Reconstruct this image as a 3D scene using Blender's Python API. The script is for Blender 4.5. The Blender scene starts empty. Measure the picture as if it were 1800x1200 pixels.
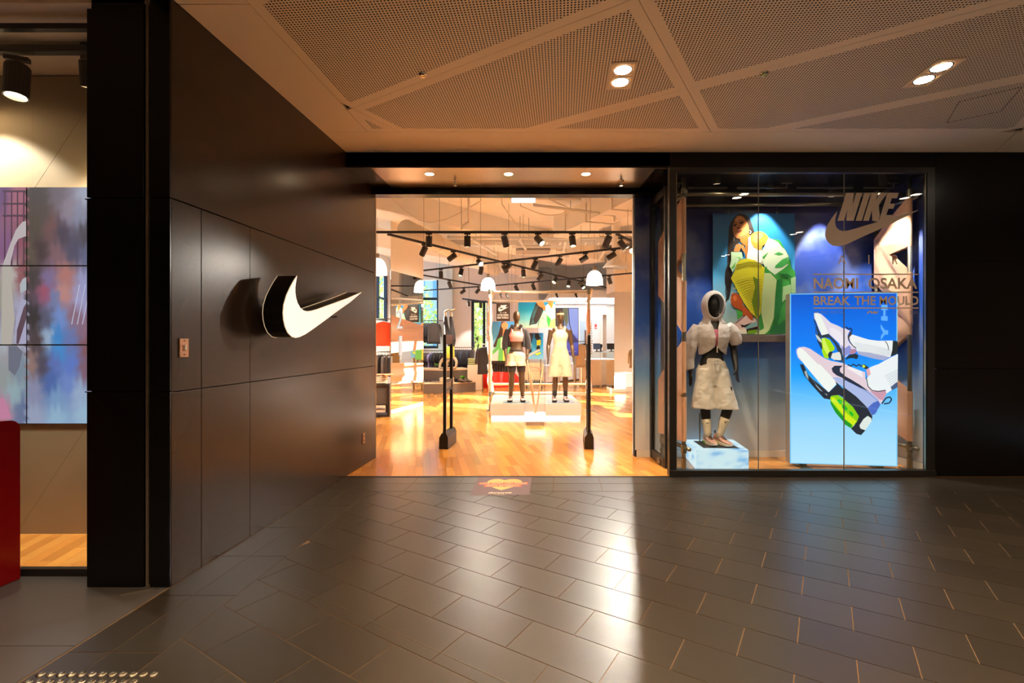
import bpy, bmesh, math, random
from mathutils import Vector, Matrix, Quaternion
from mathutils.geometry import tessellate_polygon
R = random.Random(7)
SC = bpy.context.scene
COL = SC.collection
# ------------------------------------------------------------------ camera
F_PX, CAM_H = 858.0, 1.5
cam_d = bpy.data.cameras.new('camera'); cam_d.sensor_width = 36.0; cam_d.sensor_fit = 'HORIZONTAL'
cam_d.lens = F_PX / 1800 * 36; cam_d.clip_start = 0.05; cam_d.clip_end = 200
cam = bpy.data.objects.new('camera', cam_d); COL.objects.link(cam)
cam.location = (0, 0, CAM_H); cam.rotation_euler = (math.pi / 2, 0, 0)
SC.camera = cam
# ------------------------------------------------------------------ world, sun, exposure
w = bpy.data.worlds.new('sky'); SC.world = w; w.use_nodes = True
bg = w.node_tree.nodes['Background']; bg.inputs[0].default_value = (0.50, 0.72, 1.0, 1); bg.inputs[1].default_value = 1.6
sun_d = bpy.data.lights.new('sun', 'SUN'); sun_d.energy = 30; sun_d.angle = 0.009; sun_d.color = (1, 0.93, 0.8)
sun = bpy.data.objects.new('sun', sun_d); COL.objects.link(sun)
SUN_DIR = Vector((0.86, -0.37, -0.33)).normalized()
sun.rotation_euler = SUN_DIR.to_track_quat('-Z', 'Y').to_euler(); sun.location = (-20, 20, 12)
SC.view_settings.view_transform = 'Standard'; SC.view_settings.look = 'None'
SC.view_settings.gamma = 1; SC.view_settings.use_curve_mapping = False; SC.view_settings.exposure = 0.95
WARM = (1.0, 0.70, 0.42)
SHOPW = (1.0, 0.92, 0.80)
# ------------------------------------------------------------------ colour / material helpers
def lin(c):
    c /= 255.0
    return c / 12.92 if c <= 0.04045 else ((c + 0.055) / 1.055) ** 2.4
def rgb(r, g, b): return (lin(r), lin(g), lin(b), 1.0)
MATS = {}
def mat(name, col=(128, 128, 128), rough=0.5, metal=0.0, spec=0.5, emit=None, es=0.0, noise=0.0, nscale=8.0, bump=0.0, bscale=60.0, coat=0.0, attr=None, trans=0.0, sheen=0.0, alpha=None):
    if name in MATS: return MATS[name]
    m = bpy.data.materials.new(name); m.use_nodes = True
    nt = m.node_tree; N = nt.nodes; L = nt.links; p = N['Principled BSDF']
    c = rgb(*col) if max(col) > 1.0 or len(col) == 3 and isinstance(col[0], int) else (*col, 1)
    p.inputs['Base Color'].default_value = c
    p.inputs['Roughness'].default_value = rough; p.inputs['Metallic'].default_value = metal
    p.inputs['Specular IOR Level'].default_value = spec
    if coat: p.inputs['Coat Weight'].default_value = coat; p.inputs['Coat Roughness'].default_value = 0.08
    if sheen: p.inputs['Sheen Weight'].default_value = sheen
    if emit:
        p.inputs['Emission Color'].default_value = rgb(*emit); p.inputs['Emission Strength'].default_value = es
    src = None
    if attr:
        a = N.new('ShaderNodeAttribute'); a.attribute_name = attr; src = a.outputs['Color']
        if attr == 'Col' and es: L.new(src, p.inputs['Emission Color']); p.inputs['Emission Strength'].default_value = es
        if attr == 'tint':
            mx = N.new('ShaderNodeMix'); mx.data_type = 'RGBA'; mx.blend_type = 'MULTIPLY'; mx.inputs[0].default_value = 1
            mx.inputs[6].default_value = c; L.new(src, mx.inputs[7]); src = mx.outputs[2]
        if not (attr == 'Col' and es): L.new(src, p.inputs['Base Color'])
        elif True: p.inputs['Base Color'].default_value = (0.02, 0.02, 0.02, 1)
    if noise or bump:
        tc = N.new('ShaderNodeTexCoord')
    if noise:
        n = N.new('ShaderNodeTexNoise'); n.inputs['Scale'].default_value = nscale; n.inputs['Detail'].default_value = 5
        L.new(tc.outputs['Object'], n.inputs['Vector'])
        r = N.new('ShaderNodeMapRange'); r.inputs['To Min'].default_value = 1 - noise; r.inputs['To Max'].default_value = 1 + noise
        L.new(n.outputs['Fac'], r.inputs['Value'])
        mx = N.new('ShaderNodeMix'); mx.data_type = 'RGBA'; mx.blend_type = 'MULTIPLY'; mx.inputs[0].default_value = 1
        if src is None: mx.inputs[6].default_value = c
        else: L.new(src, mx.inputs[6])
        L.new(r.outputs[0], mx.inputs[7]); L.new(mx.outputs[2], p.inputs['Base Color'])
    if bump:
        n = N.new('ShaderNodeTexNoise'); n.inputs['Scale'].default_value = bscale; n.inputs['Detail'].default_value = 4
        L.new(tc.outputs['Object'], n.inputs['Vector'])
        b = N.new('ShaderNodeBump'); b.inputs['Strength'].default_value = bump; b.inputs['Distance'].default_value = 0.01
        L.new(n.outputs['Fac'], b.inputs['Height']); L.new(b.outputs[0], p.inputs['Normal'])
    if alpha is not None: p.inputs['Alpha'].default_value = alpha
    MATS[name] = m
    return m
def glass_mat(name, tint=(1, 1, 1), refl=1.0, rough=0.0):
    m = bpy.data.materials.new(name); m.use_nodes = True
    nt = m.node_tree; N = nt.nodes; L = nt.links
    for n in list(N): N.remove(n)
    o = N.new('ShaderNodeOutputMaterial'); t = N.new('ShaderNodeBsdfTransparent'); g = N.new('ShaderNodeBsdfGlossy')
    t.inputs[0].default_value = (*tint, 1); g.inputs['Roughness'].default_value = rough
    fr = N.new('ShaderNodeFresnel'); fr.inputs[0].default_value = 1.45
    mu = N.new('ShaderNodeMath'); mu.operation = 'MULTIPLY'; mu.inputs[1].default_value = refl; ge = N.new('ShaderNodeNewGeometry'); iv = N.new('ShaderNodeMath'); iv.operation = 'SUBTRACT'; iv.inputs[0].default_value = 1; L.new(ge.outputs['Backfacing'], iv.inputs[1]); m2 = N.new('ShaderNodeMath'); m2.operation = 'MULTIPLY'; L.new(fr.outputs[0], m2.inputs[0]); L.new(iv.outputs[0], m2.inputs[1]); L.new(m2.outputs[0], mu.inputs[0])
    mx = N.new('ShaderNodeMixShader'); L.new(mu.outputs[0], mx.inputs[0]); L.new(t.outputs[0], mx.inputs[1]); L.new(g.outputs[0], mx.inputs[2])
    L.new(mx.outputs[0], o.inputs[0]); MATS[name] = m
    return m
# ------------------------------------------------------------------ objects
TM = {}
def tag(o, label=None, cat=None, group=None, kind=None):
    if label: o['label'] = label
    if cat: o['category'] = cat
    if group: o['group'] = group
    if kind: o['kind'] = kind
    return o
def thing(name, label, cat, loc=(0, 0, 0), rz=0.0, group=None):
    o = bpy.data.objects.new(name, None); COL.objects.link(o); o.empty_display_size = 0.1
    o.location = loc; o.rotation_euler = (0, 0, rz)
    TM[o.name] = Matrix.Translation(Vector(loc)) @ Matrix.Rotation(rz, 4, 'Z')
    return tag(o, label, cat, group)
def copy_tree(o, parent=None):
    c = o.copy(); COL.objects.link(c)
    if parent: c.parent = parent
    for ch in list(o.children): copy_tree(ch, c)
    return c
class MB:
    def __init__(s): s.v = []; s.f = []; s.m = []; s.c = []; s.smooth = []; s.mi = 0; s.col = None; s.sm = False
    def add(s, vs, fs, cols=None):
        b = len(s.v); s.v += [tuple(x) for x in vs]
        for i, f in enumerate(fs):
            s.f.append([b + k for k in f]); s.m.append(s.mi); s.smooth.append(s.sm)
            if cols: s.c.append([cols[k] for k in f])
            else: s.c.append([s.col or (1, 1, 1, 1)] * len(f))
        return s
    def box(s, c, d, rz=0.0, rot=None):
        hx, hy, hz = d[0] / 2, d[1] / 2, d[2] / 2
        M = rot if rot is not None else Matrix.Rotation(rz, 3, 'Z')
        vs = [Vector(c) + M @ Vector((x * hx, y * hy, z * hz)) for z in (-1, 1) for y in (-1, 1) for x in (-1, 1)]
        return s.add(vs, [(0, 2, 3, 1), (4, 5, 7, 6), (0, 1, 5, 4), (2, 6, 7, 3), (0, 4, 6, 2), (1, 3, 7, 5)])
    def bb(s, x0, x1, y0, y1, z0, z1): return s.box(((x0 + x1) / 2, (y0 + y1) / 2, (z0 + z1) / 2), (x1 - x0, y1 - y0, z1 - z0))
    def bar(s, a, b, w, h):      # rectangular bar from a to b
        a, b = Vector(a), Vector(b); d = (b - a); L = d.length; q = d.to_track_quat('Y', 'Z').to_matrix()
        return s.box((a + b) / 2, (w, L, h), rot=q)
    def prism(s, poly, z0, z1):
        n = len(poly); area = sum(poly[i][0] * poly[(i + 1) % n][1] - poly[(i + 1) % n][0] * poly[i][1] for i in range(n))
        if area < 0: poly = poly[::-1]
        vs = [(p[0], p[1], z0) for p in poly] + [(p[0], p[1], z1) for p in poly]
        fs = [tuple(range(n))[::-1], tuple(range(n, 2 * n))] + [(i, (i + 1) % n, n + (i + 1) % n, n + i) for i in range(n)]
        return s.add(vs, fs)
    def extrude(s, pts, vec, tri=True):   # planar 3d polygon extruded by vec
        n = len(pts); vec = Vector(vec); P = [Vector(p) for p in pts]
        vs = P + [p + vec for p in P]
        fs = [(i, (i + 1) % n, n + (i + 1) % n, n + i) for i in range(n)]
        T = tessellate_polygon([P])
        fs += [tuple(t) for t in T] + [tuple(n + k for k in reversed(t)) for t in T]
        return s.add(vs, fs)
    def poly(s, pts, cols=None):
        P = [Vector(p) for p in pts]
        if len(P) <= 4 and cols is not None: return s.add(P, [tuple(range(len(P)))], cols)
        return s.add(P, [tuple(t) for t in tessellate_polygon([P])], cols)
    def rings(s, RR, closed=True, cap=True):
        n = len(RR[0]); vs = [p for r in RR for p in r]; fs = []
        for i in range(len(RR) - 1):
            for j in range(n if closed else n - 1):
                k = (j + 1) % n; fs.append((i * n + j, i * n + k, (i + 1) * n + k, (i + 1) * n + j))
        if cap: fs += [tuple(range(n))[::-1], tuple(range((len(RR) - 1) * n, len(RR) * n))]
        return s.add(vs, fs)
    def tube(s, pts, r, n=8, cap=True, ry=None, up=None):
        P = [Vector(p) for p in pts]; RR = []; rr = r if isinstance(r, (list, tuple)) else [r] * len(P)
        t0 = (P[1] - P[0]).normalized(); u = Vector(up) if up else (Vector((0, 0, 1)) if abs(t0.z) < 0.9 else Vector((1, 0, 0)))
        for i, p in enumerate(P):
            t = (P[min(i + 1, len(P) - 1)] - P[max(i - 1, 0)]).normalized()
            x = t.cross(u)
            if x.length < 1e-4: x = t.cross(Vector((0.3, 0.9, 0.1)))
            x.normalize(); y = t.cross(x).normalized(); u = -y if False else u
            RR.append([p + x * (rr[i] * math.cos(a)) + y * ((ry[i] if ry else rr[i]) * math.sin(a)) for a in [2 * math.pi * k / n for k in range(n)]])
        return s.rings(RR, cap=cap)
    def lathe(s, prof, n=20, o=(0, 0, 0), rot=None, cap=False):
        RR = []
        for r, z in prof:
            ring = [Vector((r * math.cos(2 * math.pi * k / n), r * math.sin(2 * math.pi * k / n), z)) for k in range(n)]
            RR.append([(rot @ v if rot is not None else v) + Vector(o) for v in ring])
        return s.rings(RR, cap=cap)
    def ell(s, c, r, n=14, m=9):
        return s.lathe([(max(1e-4, math.sin(math.pi * i / m)), -math.cos(math.pi * i / m)) for i in range(m + 1)], n, (0, 0, 0)) if False else s._ell(c, r, n, m)
    def _ell(s, c, r, n, m):
        RR = []
        for i in range(m + 1):
            t = math.pi * (0.02 + 0.96 * i / m)
            RR.append([(c[0] + r[0] * math.sin(t) * math.cos(2 * math.pi * k / n), c[1] + r[1] * math.sin(t) * math.sin(2 * math.pi * k / n), c[2] - r[2] * math.cos(t)) for k in range(n)])
        return s.rings(RR)
    def make(s, name, m, parent=None, local=False, bevel=0.0, smooth=None, colors=False, **t):
        me = bpy.data.meshes.new(name); vs = s.v
        if parent is not None and not local and parent.name in TM:
            inv = TM[parent.name].inverted(); vs = [inv @ Vector(v) for v in vs]
        me.from_pydata([tuple(v) for v in vs], [], s.f)
        for mm in (m if isinstance(m, (list, tuple)) else [m]): me.materials.append(mm)
        me.polygons.foreach_set('material_index', s.m)
        sm = s.smooth if smooth is None else [smooth] * len(s.f)
        me.polygons.foreach_set('use_smooth', sm)
        if colors:
            a = me.color_attributes.new(colors if isinstance(colors, str) else 'Col', 'FLOAT_COLOR', 'CORNER')
            flat = [x for fc in s.c for c in fc for x in c]
            a.data.foreach_set('color', flat)
        me.update()
        o = bpy.data.objects.new(name, me); COL.objects.link(o)
        if parent is not None:
            o.parent = parent
            if parent.name in TM: TM[o.name] = TM[parent.name]
        if bevel:
            b = o.modifiers.new('bevel', 'BEVEL'); b.width = bevel; b.segments = 2; b.limit_method = 'ANGLE'
        return tag(o, **t)
def wires(parent, name, segs, r, m):      # one part per wire or hanger
    for a, c in segs: MB().tube([a, c], r, 5).make(name, m, parent)
def struct(o): o['kind'] = 'structure'; return o
def G(px, py, d): return Vector(((px - 900) * d / F_PX, d, CAM_H - (py - 600) * d / F_PX))      # a measured point at distance d
def spline(pts, n=4, closed=True):
    out = []; N = len(pts)
    for i in range(N if closed else N - 1):
        p0, p1, p2, p3 = [Vector(pts[(i + k) % N]) if closed else Vector(pts[min(max(i + k, 0), N - 1)]) for k in (-1, 0, 1, 2)]
        for j in range(n):
            t = j / n
            out.append(0.5 * ((2 * p1) + (p2 - p0) * t + (2 * p0 - 5 * p1 + 4 * p2 - p3) * t * t + (3 * p1 - p0 - 3 * p2 + p3) * t ** 3))
    if not closed: out.append(Vector(pts[-1]))
    return out
def clip(poly, nx, ny, c):     # keep nx*x+ny*y<=c
    out = []
    for i in range(len(poly)):
        a, b = poly[i], poly[(i + 1) % len(poly)]; da = nx * a[0] + ny * a[1] - c; db = nx * b[0] + ny * b[1] - c
        if da <= 0: out.append(a)
        if da * db < 0:
            t = da / (da - db); out.append((a[0] + (b[0] - a[0]) * t, a[1] + (b[1] - a[1]) * t))
    return out
def parea(p): return abs(sum(p[i][0] * p[(i + 1) % len(p)][1] - p[(i + 1) % len(p)][0] * p[i][1] for i in range(len(p)))) / 2
def inset(poly, m):
    n = len(poly); area = sum(poly[i][0] * poly[(i + 1) % n][1] - poly[(i + 1) % n][0] * poly[i][1] for i in range(n))
    if area < 0: poly = poly[::-1]
    out = list(poly)
    for i in range(n):
        a, b = Vector(poly[i]), Vector(poly[(i + 1) % n]); d = (b - a)
        if d.length < 1e-5: continue
        nn = Vector((d.y, -d.x)).normalized(); out = clip(out, nn.x, nn.y, nn.dot(a) - m)
        if len(out) < 3: return []
    return out
def text_polys(string, offset=0.0):
    cu = bpy.data.curves.new('t', 'FONT'); cu.body = string; cu.size = 1; cu.offset = offset; cu.resolution_u = 4
    ob = bpy.data.objects.new('t', cu); COL.objects.link(ob)
    dg = bpy.context.evaluated_depsgraph_get(); me = bpy.data.meshes.new_from_object(ob.evaluated_get(dg))
    vs = [v.co.xy.copy() for v in me.vertices]; fs = [tuple(p.vertices) for p in me.polygons]
    bpy.data.objects.remove(ob); bpy.data.meshes.remove(me); bpy.data.curves.remove(cu)
    return vs, fs
def put_text(mb, string, x0, x1, z0, z1, fn, offset=0.0):   # fit the text into a rectangle, fn(x,z)->3d
    vs, fs = text_polys(string, offset)
    a = min(v.x for v in vs); b = max(v.x for v in vs); c = min(v.y for v in vs); d = max(v.y for v in vs)
    mb.add([fn(x0 + (v.x - a) / (b - a) * (x1 - x0), z0 + (v.y - c) / (d - c) * (z1 - z0)) for v in vs], fs)
class Print:      # flat artwork on a plane: pixels of the picture are cast onto the plane of the sheet
    def __init__(s, p0, n, step=0.0005):
        s.p0 = Vector(p0); s.n = Vector(n).normalized(); s.k = 0; s.step = step; s.mb = MB()
        if s.n.y > 0: s.n = -s.n
    def pt(s, px, py):
        ray = Vector(((px - 900) / F_PX, 1, -(py - 600) / F_PX)); o = Vector((0, 0, CAM_H))
        t = (s.p0 - o).dot(s.n) / ray.dot(s.n); return o + ray * t + s.n * (s.step * (s.k + 1))
    def quad(s, pts, cols):
        s.mb.add([s.pt(*p) for p in pts], [(0, 1, 2, 3)], [rgb(*c) for c in cols]); s.k += 1
    def grad(s, quad, stops):       # quad tl,tr,br,bl ; stops (t,rgb)
        tl, tr, br, bl = [Vector(q) for q in quad]
        for (t0, c0), (t1, c1) in zip(stops, stops[1:]):
            P = [tl.lerp(bl, t0), tr.lerp(br, t0), tr.lerp(br, t1), tl.lerp(bl, t1)]
            s.mb.add([s.pt(*p) for p in P], [(0, 1, 2, 3)], [rgb(*c) for c in (c0, c0, c1, c1)])
        s.k += 1
    def poly(s, pts, col, smooth=0):
        if smooth: pts = [tuple(p) for p in spline(pts, smooth)]
        s.mb.col = rgb(*col); s.mb.poly([s.pt(p[0], p[1]) for p in pts]); s.mb.col = None; s.k += 1
    def line(s, pts, wd, col):
        s.mb.col = rgb(*col)
        for a, b in zip(pts, pts[1:]):
            a, b = Vector(a), Vector(b); d = b - a
            if d.length < 1e-6: continue
            n = Vector((-d.y, d.x)).normalized() * wd / 2; s.mb.add([s.pt(*p) for p in (a + n, b + n, b - n, a - n)], [(0, 1, 2, 3)])
        s.mb.col = None; s.k += 1
    def text(s, string, x0, x1, y0, y1, col, offset=0.0):
        s.mb.col = rgb(*col); put_text(s.mb, string, x0, x1, y1, y0, lambda x, y: s.pt(x, y), offset); s.mb.col = None; s.k += 1
    def make(s, name, m, parent): return s.mb.make(name, m, parent, colors='Col')
def order_word(i): return ['first', 'second', 'third', 'fourth', 'fifth', 'sixth', 'seventh', 'eighth', 'ninth', 'tenth', 'eleventh', 'twelfth', 'thirteenth', 'fourteenth', 'fifteenth', 'sixteenth'][i]
# ================================================================== shared materials
M_BLACK = mat('black_laminate', (0.005, 0.0045, 0.0042), rough=0.25, spec=0.22, bump=0.02, bscale=9)
M_WALLP = mat('dark_bronze_laminate', (0.032, 0.0175, 0.009), rough=0.25, spec=0.45, noise=0.12, nscale=3, bump=0.015, bscale=7)
M_VOID = mat('void_black', (0.004, 0.004, 0.004), rough=0.8)
M_BFRAME = mat('black_metal', (0.012, 0.011, 0.010), rough=0.35, spec=0.5)
M_TRACK = mat('track_black', (0.016, 0.012, 0.010), rough=0.5)
M_WHITE = mat('white_paint', (225, 222, 215), rough=0.55)
M_CREAM = mat('cream_concrete', (246, 240, 228), rough=0.8, noise=0.10, nscale=2.5, bump=0.25, bscale=5)
M_CREAMP = mat('cream_paint', (236, 226, 208), rough=0.6)
M_SHOPWALL = mat('shop_wall_white', (228, 224, 220), rough=0.6)
M_GROUT = mat('tan_grout', (102, 80, 56), rough=0.8)
M_TILE = mat('grey_stone_tile', (0.028, 0.022, 0.0155), rough=0.33, spec=0.85, attr='tint', noise=0.14, nscale=14, bump=0.05, bscale=180)
M_SLAB = mat('polished_concrete', (0.085, 0.075, 0.070), rough=0.28, spec=0.5, noise=0.1, nscale=6)
M_WOOD = mat('oiled_timber_strip', (206, 140, 66), rough=0.17, spec=0.5, attr='tint', noise=0.10, nscale=22, coat=0.0)
M_GROOVE = mat('timber_groove', (92, 52, 22), rough=0.6)
M_STEEL = mat('galvanised_steel', (150, 145, 128), rough=0.35, metal=0.85, noise=0.12, nscale=30)
M_BRUSH = mat('brushed_soffit', (0.34, 0.30, 0.26), rough=0.26, metal=0.75, noise=0.05, nscale=2)
M_CEIL = mat('ceiling_paint', (248, 226, 192), rough=0.62)
M_GLASS = glass_mat('clear_glass', (0.96, 0.98, 0.97), 0.9)
M_MIRROR = mat('mirror', (0.80, 0.80, 0.74), rough=0.01, metal=1.0)
def perf_mat():
    m = mat('perforated_ceiling_paint', (248, 226, 192), rough=0.62)
    nt = m.node_tree; N = nt.nodes; L = nt.links; p = N['Principled BSDF']
    tc = N.new('ShaderNodeTexCoord'); mp = N.new('ShaderNodeMapping'); mp.inputs['Rotation'].default_value = (0, 0, math.radians(5.9))
    mp.inputs['Scale'].default_value = (1 / 0.0225,) * 3
    L.new(tc.outputs['Object'], mp.inputs[0])
    fr = N.new('ShaderNodeVectorMath'); fr.operation = 'FRACTION'; L.new(mp.outputs[0], fr.inputs[0])
    sb = N.new('ShaderNodeVectorMath'); sb.operation = 'SUBTRACT'; sb.inputs[1].default_value = (.5, .5, 0); L.new(fr.outputs[0], sb.inputs[0])
    sx = N.new('ShaderNodeSeparateXYZ'); L.new(sb.outputs[0], sx.inputs[0]); cx = N.new('ShaderNodeCombineXYZ')
    L.new(sx.outputs[0], cx.inputs[0]); L.new(sx.outputs[1], cx.inputs[1])
    ln = N.new('ShaderNodeVectorMath'); ln.operation = 'LENGTH'; L.new(cx.outputs[0], ln.inputs[0])
    mr = N.new('ShaderNodeMapRange'); mr.inputs[1].default_value = 0.27; mr.inputs[2].default_value = 0.33; L.new(ln.outputs[1], mr.inputs[0])
    mx = N.new('ShaderNodeMix'); mx.data_type = 'RGBA'; mx.inputs[6].default_value = (0.012, 0.008, 0.006, 1); mx.inputs[7].default_value = rgb(248, 226, 192)
    L.new(mr.outputs[0], mx.inputs[0]); L.new(mx.outputs[2], p.inputs['Base Color'])
    b = N.new('ShaderNodeBump'); b.inputs['Distance'].default_value = 0.004; L.new(mr.outputs[0], b.inputs['Height']); L.new(b.outputs[0], p.inputs['Normal'])
    return m
M_PERF = perf_mat()
FY = 5.42                                     # plane of the shopfront
def WX(d): return -2.085 + 0.0993 * (d - 2.985)      # left panelled wall
WN = Vector((1, -0.0993, 0)).normalized(); WT = Vector((0.0993, 1, 0)).normalized()
# ================================================================== mall floor
U1 = Vector((-.8417, .5401)); U2 = Vector((.5397, .8418))
flo = struct(MB().bb(-3.2, 8.0, -4.2, FY, -0.25, -0.003).make('floor', M_GROUT))
def add_tile(poly, z=0.0):
    p = inset(poly, 0.0030)
    if len(p) < 3 or parea(p) < 0.002: return
    b = MB(); t = R.uniform(0.86, 1.14); b.col = (t, t * R.uniform(.985, 1.01), t * R.uniform(.96, 1.0), 1)
    b.prism(p, -0.012, z + R.uniform(-0.0006, 0.0)); b.make('tile', M_TILE, flo, colors='tint')
def bx(d): return -1.576 + 0.1035 * (d - 3.404)       # inner edge of the border along the left wall
def bm_(d): return -1.832 + 0.1035 * (d - 3.404)
YB1, YB2 = 4.887, 5.157
rest = MB()
for k in range(-34, 24):
    v0 = 1.176 + .2735 * k; u0 = (.355 if k % 2 else .597)
    for n in range(-18, 22):
        ua = u0 + .481 * n
        q = [U1 * a + U2 * b for a, b in ((ua, v0), (ua + .481, v0), (ua + .481, v0 + .2735), (ua, v0 + .2735))]
        poly = [(p.x, p.y) for p in q]
        poly = clip(poly, 0, 1, YB1); poly = clip(poly, -1, 0.1035, -(-1.576 - 0.1035 * 3.404)); poly = clip(poly, 1, 0, 8.0); poly = clip(poly, 0, -1, 4.2)
        if len(poly) < 3: continue
        cx = sum(p[0] for p in poly) / len(poly); cy = sum(p[1] for p in poly) / len(poly)
        if abs(cx) > cy * 1.06 + 0.45 or cy < 1.9:
            q = inset(poly, .0030)
            if len(q) > 2: t = R.uniform(.86, 1.14); rest.col = (t, t, t * .98, 1); rest.prism(q, -.012, 0)
            continue
        add_tile(poly)
rest.make('tile_field', M_TILE, flo, colors='tint', kind='stuff')
js = [-3.967 + .527 * k for k in range(11)] + [1.83, 2.357, 2.8844, 3.4128, 3.9377, 4.469, 4.993]
for a, b in zip(js, js[1:] + [5.42]):
    for l, r in ((WX, bm_), (bm_, bx)):
        poly = [(l(a), a), (r(a), a), (r(b), b), (l(b), b)]
        poly = clip(poly, 1, 0.78, (-1.427 + 0.78 * YB1)) if l is bm_ else poly
        poly = clip(poly, 1, 0.78, (-1.427 + 0.78 * YB1))
        if len(poly) > 2: add_tile(poly)
for i in range(-6, 15):
    xa = .96 + .497 * i; sl = .0975
    for y0, y1 in ((YB1, YB2), (YB2, FY)):
        poly = [(xa - sl * (FY - y0), y0), (xa + .497 - sl * (FY - y0), y0), (xa + .497 - sl * (FY - y1), y1), (xa - sl * (FY - y1), y1)]
        poly = clip(poly, -1, -0.78, -(-1.427 + 0.78 * YB1)); poly = clip(poly, -1, 0.0993, 2.085 + 0.0993 * 2.985); poly = clip(poly, 1, 0, 8.0)
        if len(poly) > 2: add_tile(poly)
# metal movement joints
jt = MB(); mj = mat('joint_trim_metal', (120, 108, 92), rough=0.35, metal=0.8)
for (a, b) in (((-1.483, 3.085), (0.2, 2.005)), ):
    jt.bar((a[0], a[1], 0.0003), (b[0], b[1], 0.0003), 0.004, 0.002)
jt.bar((4.724, 4.875, 0.0003), (3.4, 2.81, 0.0003), 0.004, 0.002)
jt.make('movement_joint', mj, flo)
# polished slab in front of the neighbouring shop
slab = struct(MB().bb(-7.0, -3.2, -4.2, 3.86, -0.25, -0.004).make('floor_2', M_GROUT))
for y0, y1 in ((-4.1, -.5), (-.495, 2.403), (2.408, 3.135)):
    b = MB(); b.col = (1, 1, 1, 1); b.prism([(-6.4, y0), (WX(y0) - 0.012, y0), (WX(y1) - 0.012, y1), (-6.4, y1)], -0.003, 0.0005); b.make('concrete_slab', M_SLAB, slab)
# ================================================================== timber floor (shop, window, neighbour)
wf = struct(MB().bb(-5.2, 6.2, FY, 20.5, -0.25, -0.003).make('floor_3', M_GROOVE))
PD = Vector((-.19, 1)).normalized(); PX = Vector((1, .19)).normalized()
TINTS = [(1.0, 1.0, 1.0), (1.08, 1.10, 1.08), (0.90, 0.86, 0.82), (1.12, 1.16, 1.2), (0.84, 0.78, 0.72), (1.05, 0.98, 0.9), (0.95, 0.92, 0.88)]
planks = []
def gen_planks(region, pw, pl, u0, u1, v0, v1):
    out = []; i = 0; u = u0
    while u < u1:
        v = v0 - R.random() * pl
        while v < v1:
            L = pl * R.choice((.7, .85, 1, 1, 1.2)); q = [PX * a + PD * b for a, b in ((u, v), (u + pw, v), (u + pw, v + L), (u, v + L))]
            poly = [(p.x, p.y) for p in q]
            for c in region: poly = clip(poly, *c) if len(poly) > 2 else poly
            if len(poly) > 2 and parea(poly) > 0.0008: out.append(poly)
            v += L
        u += pw
    return out
allp = gen_planks([(0, -1, -FY - 0.004), (0, 1, 20.4), (1, 0, 6.1), (-1, 0, 5.1)], 0.088, 0.52, -5.5, 9.5, 3.0, 21.0)
allp = [p for p in allp if min(q[1] for q in p) < 19.6]
def pc(p): return (sum(q[0] for q in p) / len(p), sum(q[1] for q in p) / len(p))
def vis(p):
    x, y = pc(p); return (WX(y) - .05 < x < .30 * y and y > FY) or (1.7 < x < 4.8 and y < 6.4)
near = sorted([p for p in allp if vis(p)], key=lambda p: pc(p)[1])[:290]; ns = set(id(p) for p in near)
def plank_mb(b, p):
    t = R.choice(TINTS); k = R.uniform(.92, 1.08); b.col = (t[0] * k, t[1] * k, t[2] * k, 1)
    q = inset(p, 0.0006)
    if len(q) > 2: b.prism(q, -0.012, R.uniform(-0.0004, 0))
for p in near:
    b = MB(); plank_mb(b, p)
    if b.f: b.make('plank', M_WOOD, wf, colors='tint')
b = MB()
for p in allp:
    if id(p) not in ns: plank_mb(b, p)
b.make('plank_field', M_WOOD, wf, colors='tint', kind='stuff')
MB().bb(-1.85, 1.74, FY - 0.012, FY + 0.012, -0.01, 0.004).make('threshold_strip', M_BFRAME, wf)
# neighbour's timber floor and shell
wf2 = struct(MB().bb(-6.5, -2.2, 3.135, 3.9, -0.25, -0.003).make('floor_4', M_GROOVE))
pass
for p in gen_planks([(0, -1, -3.17), (0, 1, 3.82), (1, 0, -2.56), (-1, 0, 5.0)], 0.085, 0.6, -4.5, 1.0, 0.0, 7.0):
    b = MB(); plank_mb(b, p)
    if b.f: b.make('plank', M_WOOD, wf2, colors='tint')
M_PLASTER = mat('trowelled_plaster', (158, 138, 108), rough=0.7, noise=0.12, nscale=1.6, bump=0.05, bscale=3)
wn = struct(MB().bb(-6.5, -2.25, 3.82, 3.98, 0, 3.6).make('wall_neighbour', M_VOID))
for a, b_ in (((-6.5, -3.95), (0, 3.6)), ):
    pass
for pts in ([(-3.87, 0), (-2.3, 0), (-2.3, 1.13), (-3.3, .86)], [(-6.4, 0), (-3.872, 0), (-3.302, .86), (-4.6, 1.0), (-6.4, .95)], [(-2.3, 1.133), (-2.3, 2.86), (-3.9, 2.5), (-6.4, 2.5), (-6.4, .953), (-4.6, 1.003), (-3.3, .863)],
            [(-2.3, 2.863), (-2.3, 3.57), (-3.15, 3.57), (-3.85, 2.503)], [(-3.153, 3.57), (-6.4, 3.57), (-6.4, 2.503), (-3.853, 2.503)]):
    MB().extrude([(x, 3.82, z) for x, z in pts], (0, -0.012, 0)).make('plaster_panel', M_PLASTER, wn)
struct(MB().bb(-6.5, -2.2, 3.0, 3.98, 3.58, 3.7).make('ceiling_3', mat('neighbour_ceiling', (226, 206, 178), rough=0.7)))
nh = thing('shop_window_frame', 'black head and sill frame of the glazed front beside the black column', 'frame', (-3.3, 3.14, 0))
MB().bb(-6, -2.6, 3.12, 3.16, 0.0, 0.045).make('sill', M_BFRAME, nh)
MB().bb(-6, -2.6, 3.12, 3.16, 3.50, 3.535).make('head', M_BFRAME, nh)
MB().bb(-3.075, -2.6, 3.136, 3.144, 0.045, 3.50).make('glass_pane', M_GLASS, nh)
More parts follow.
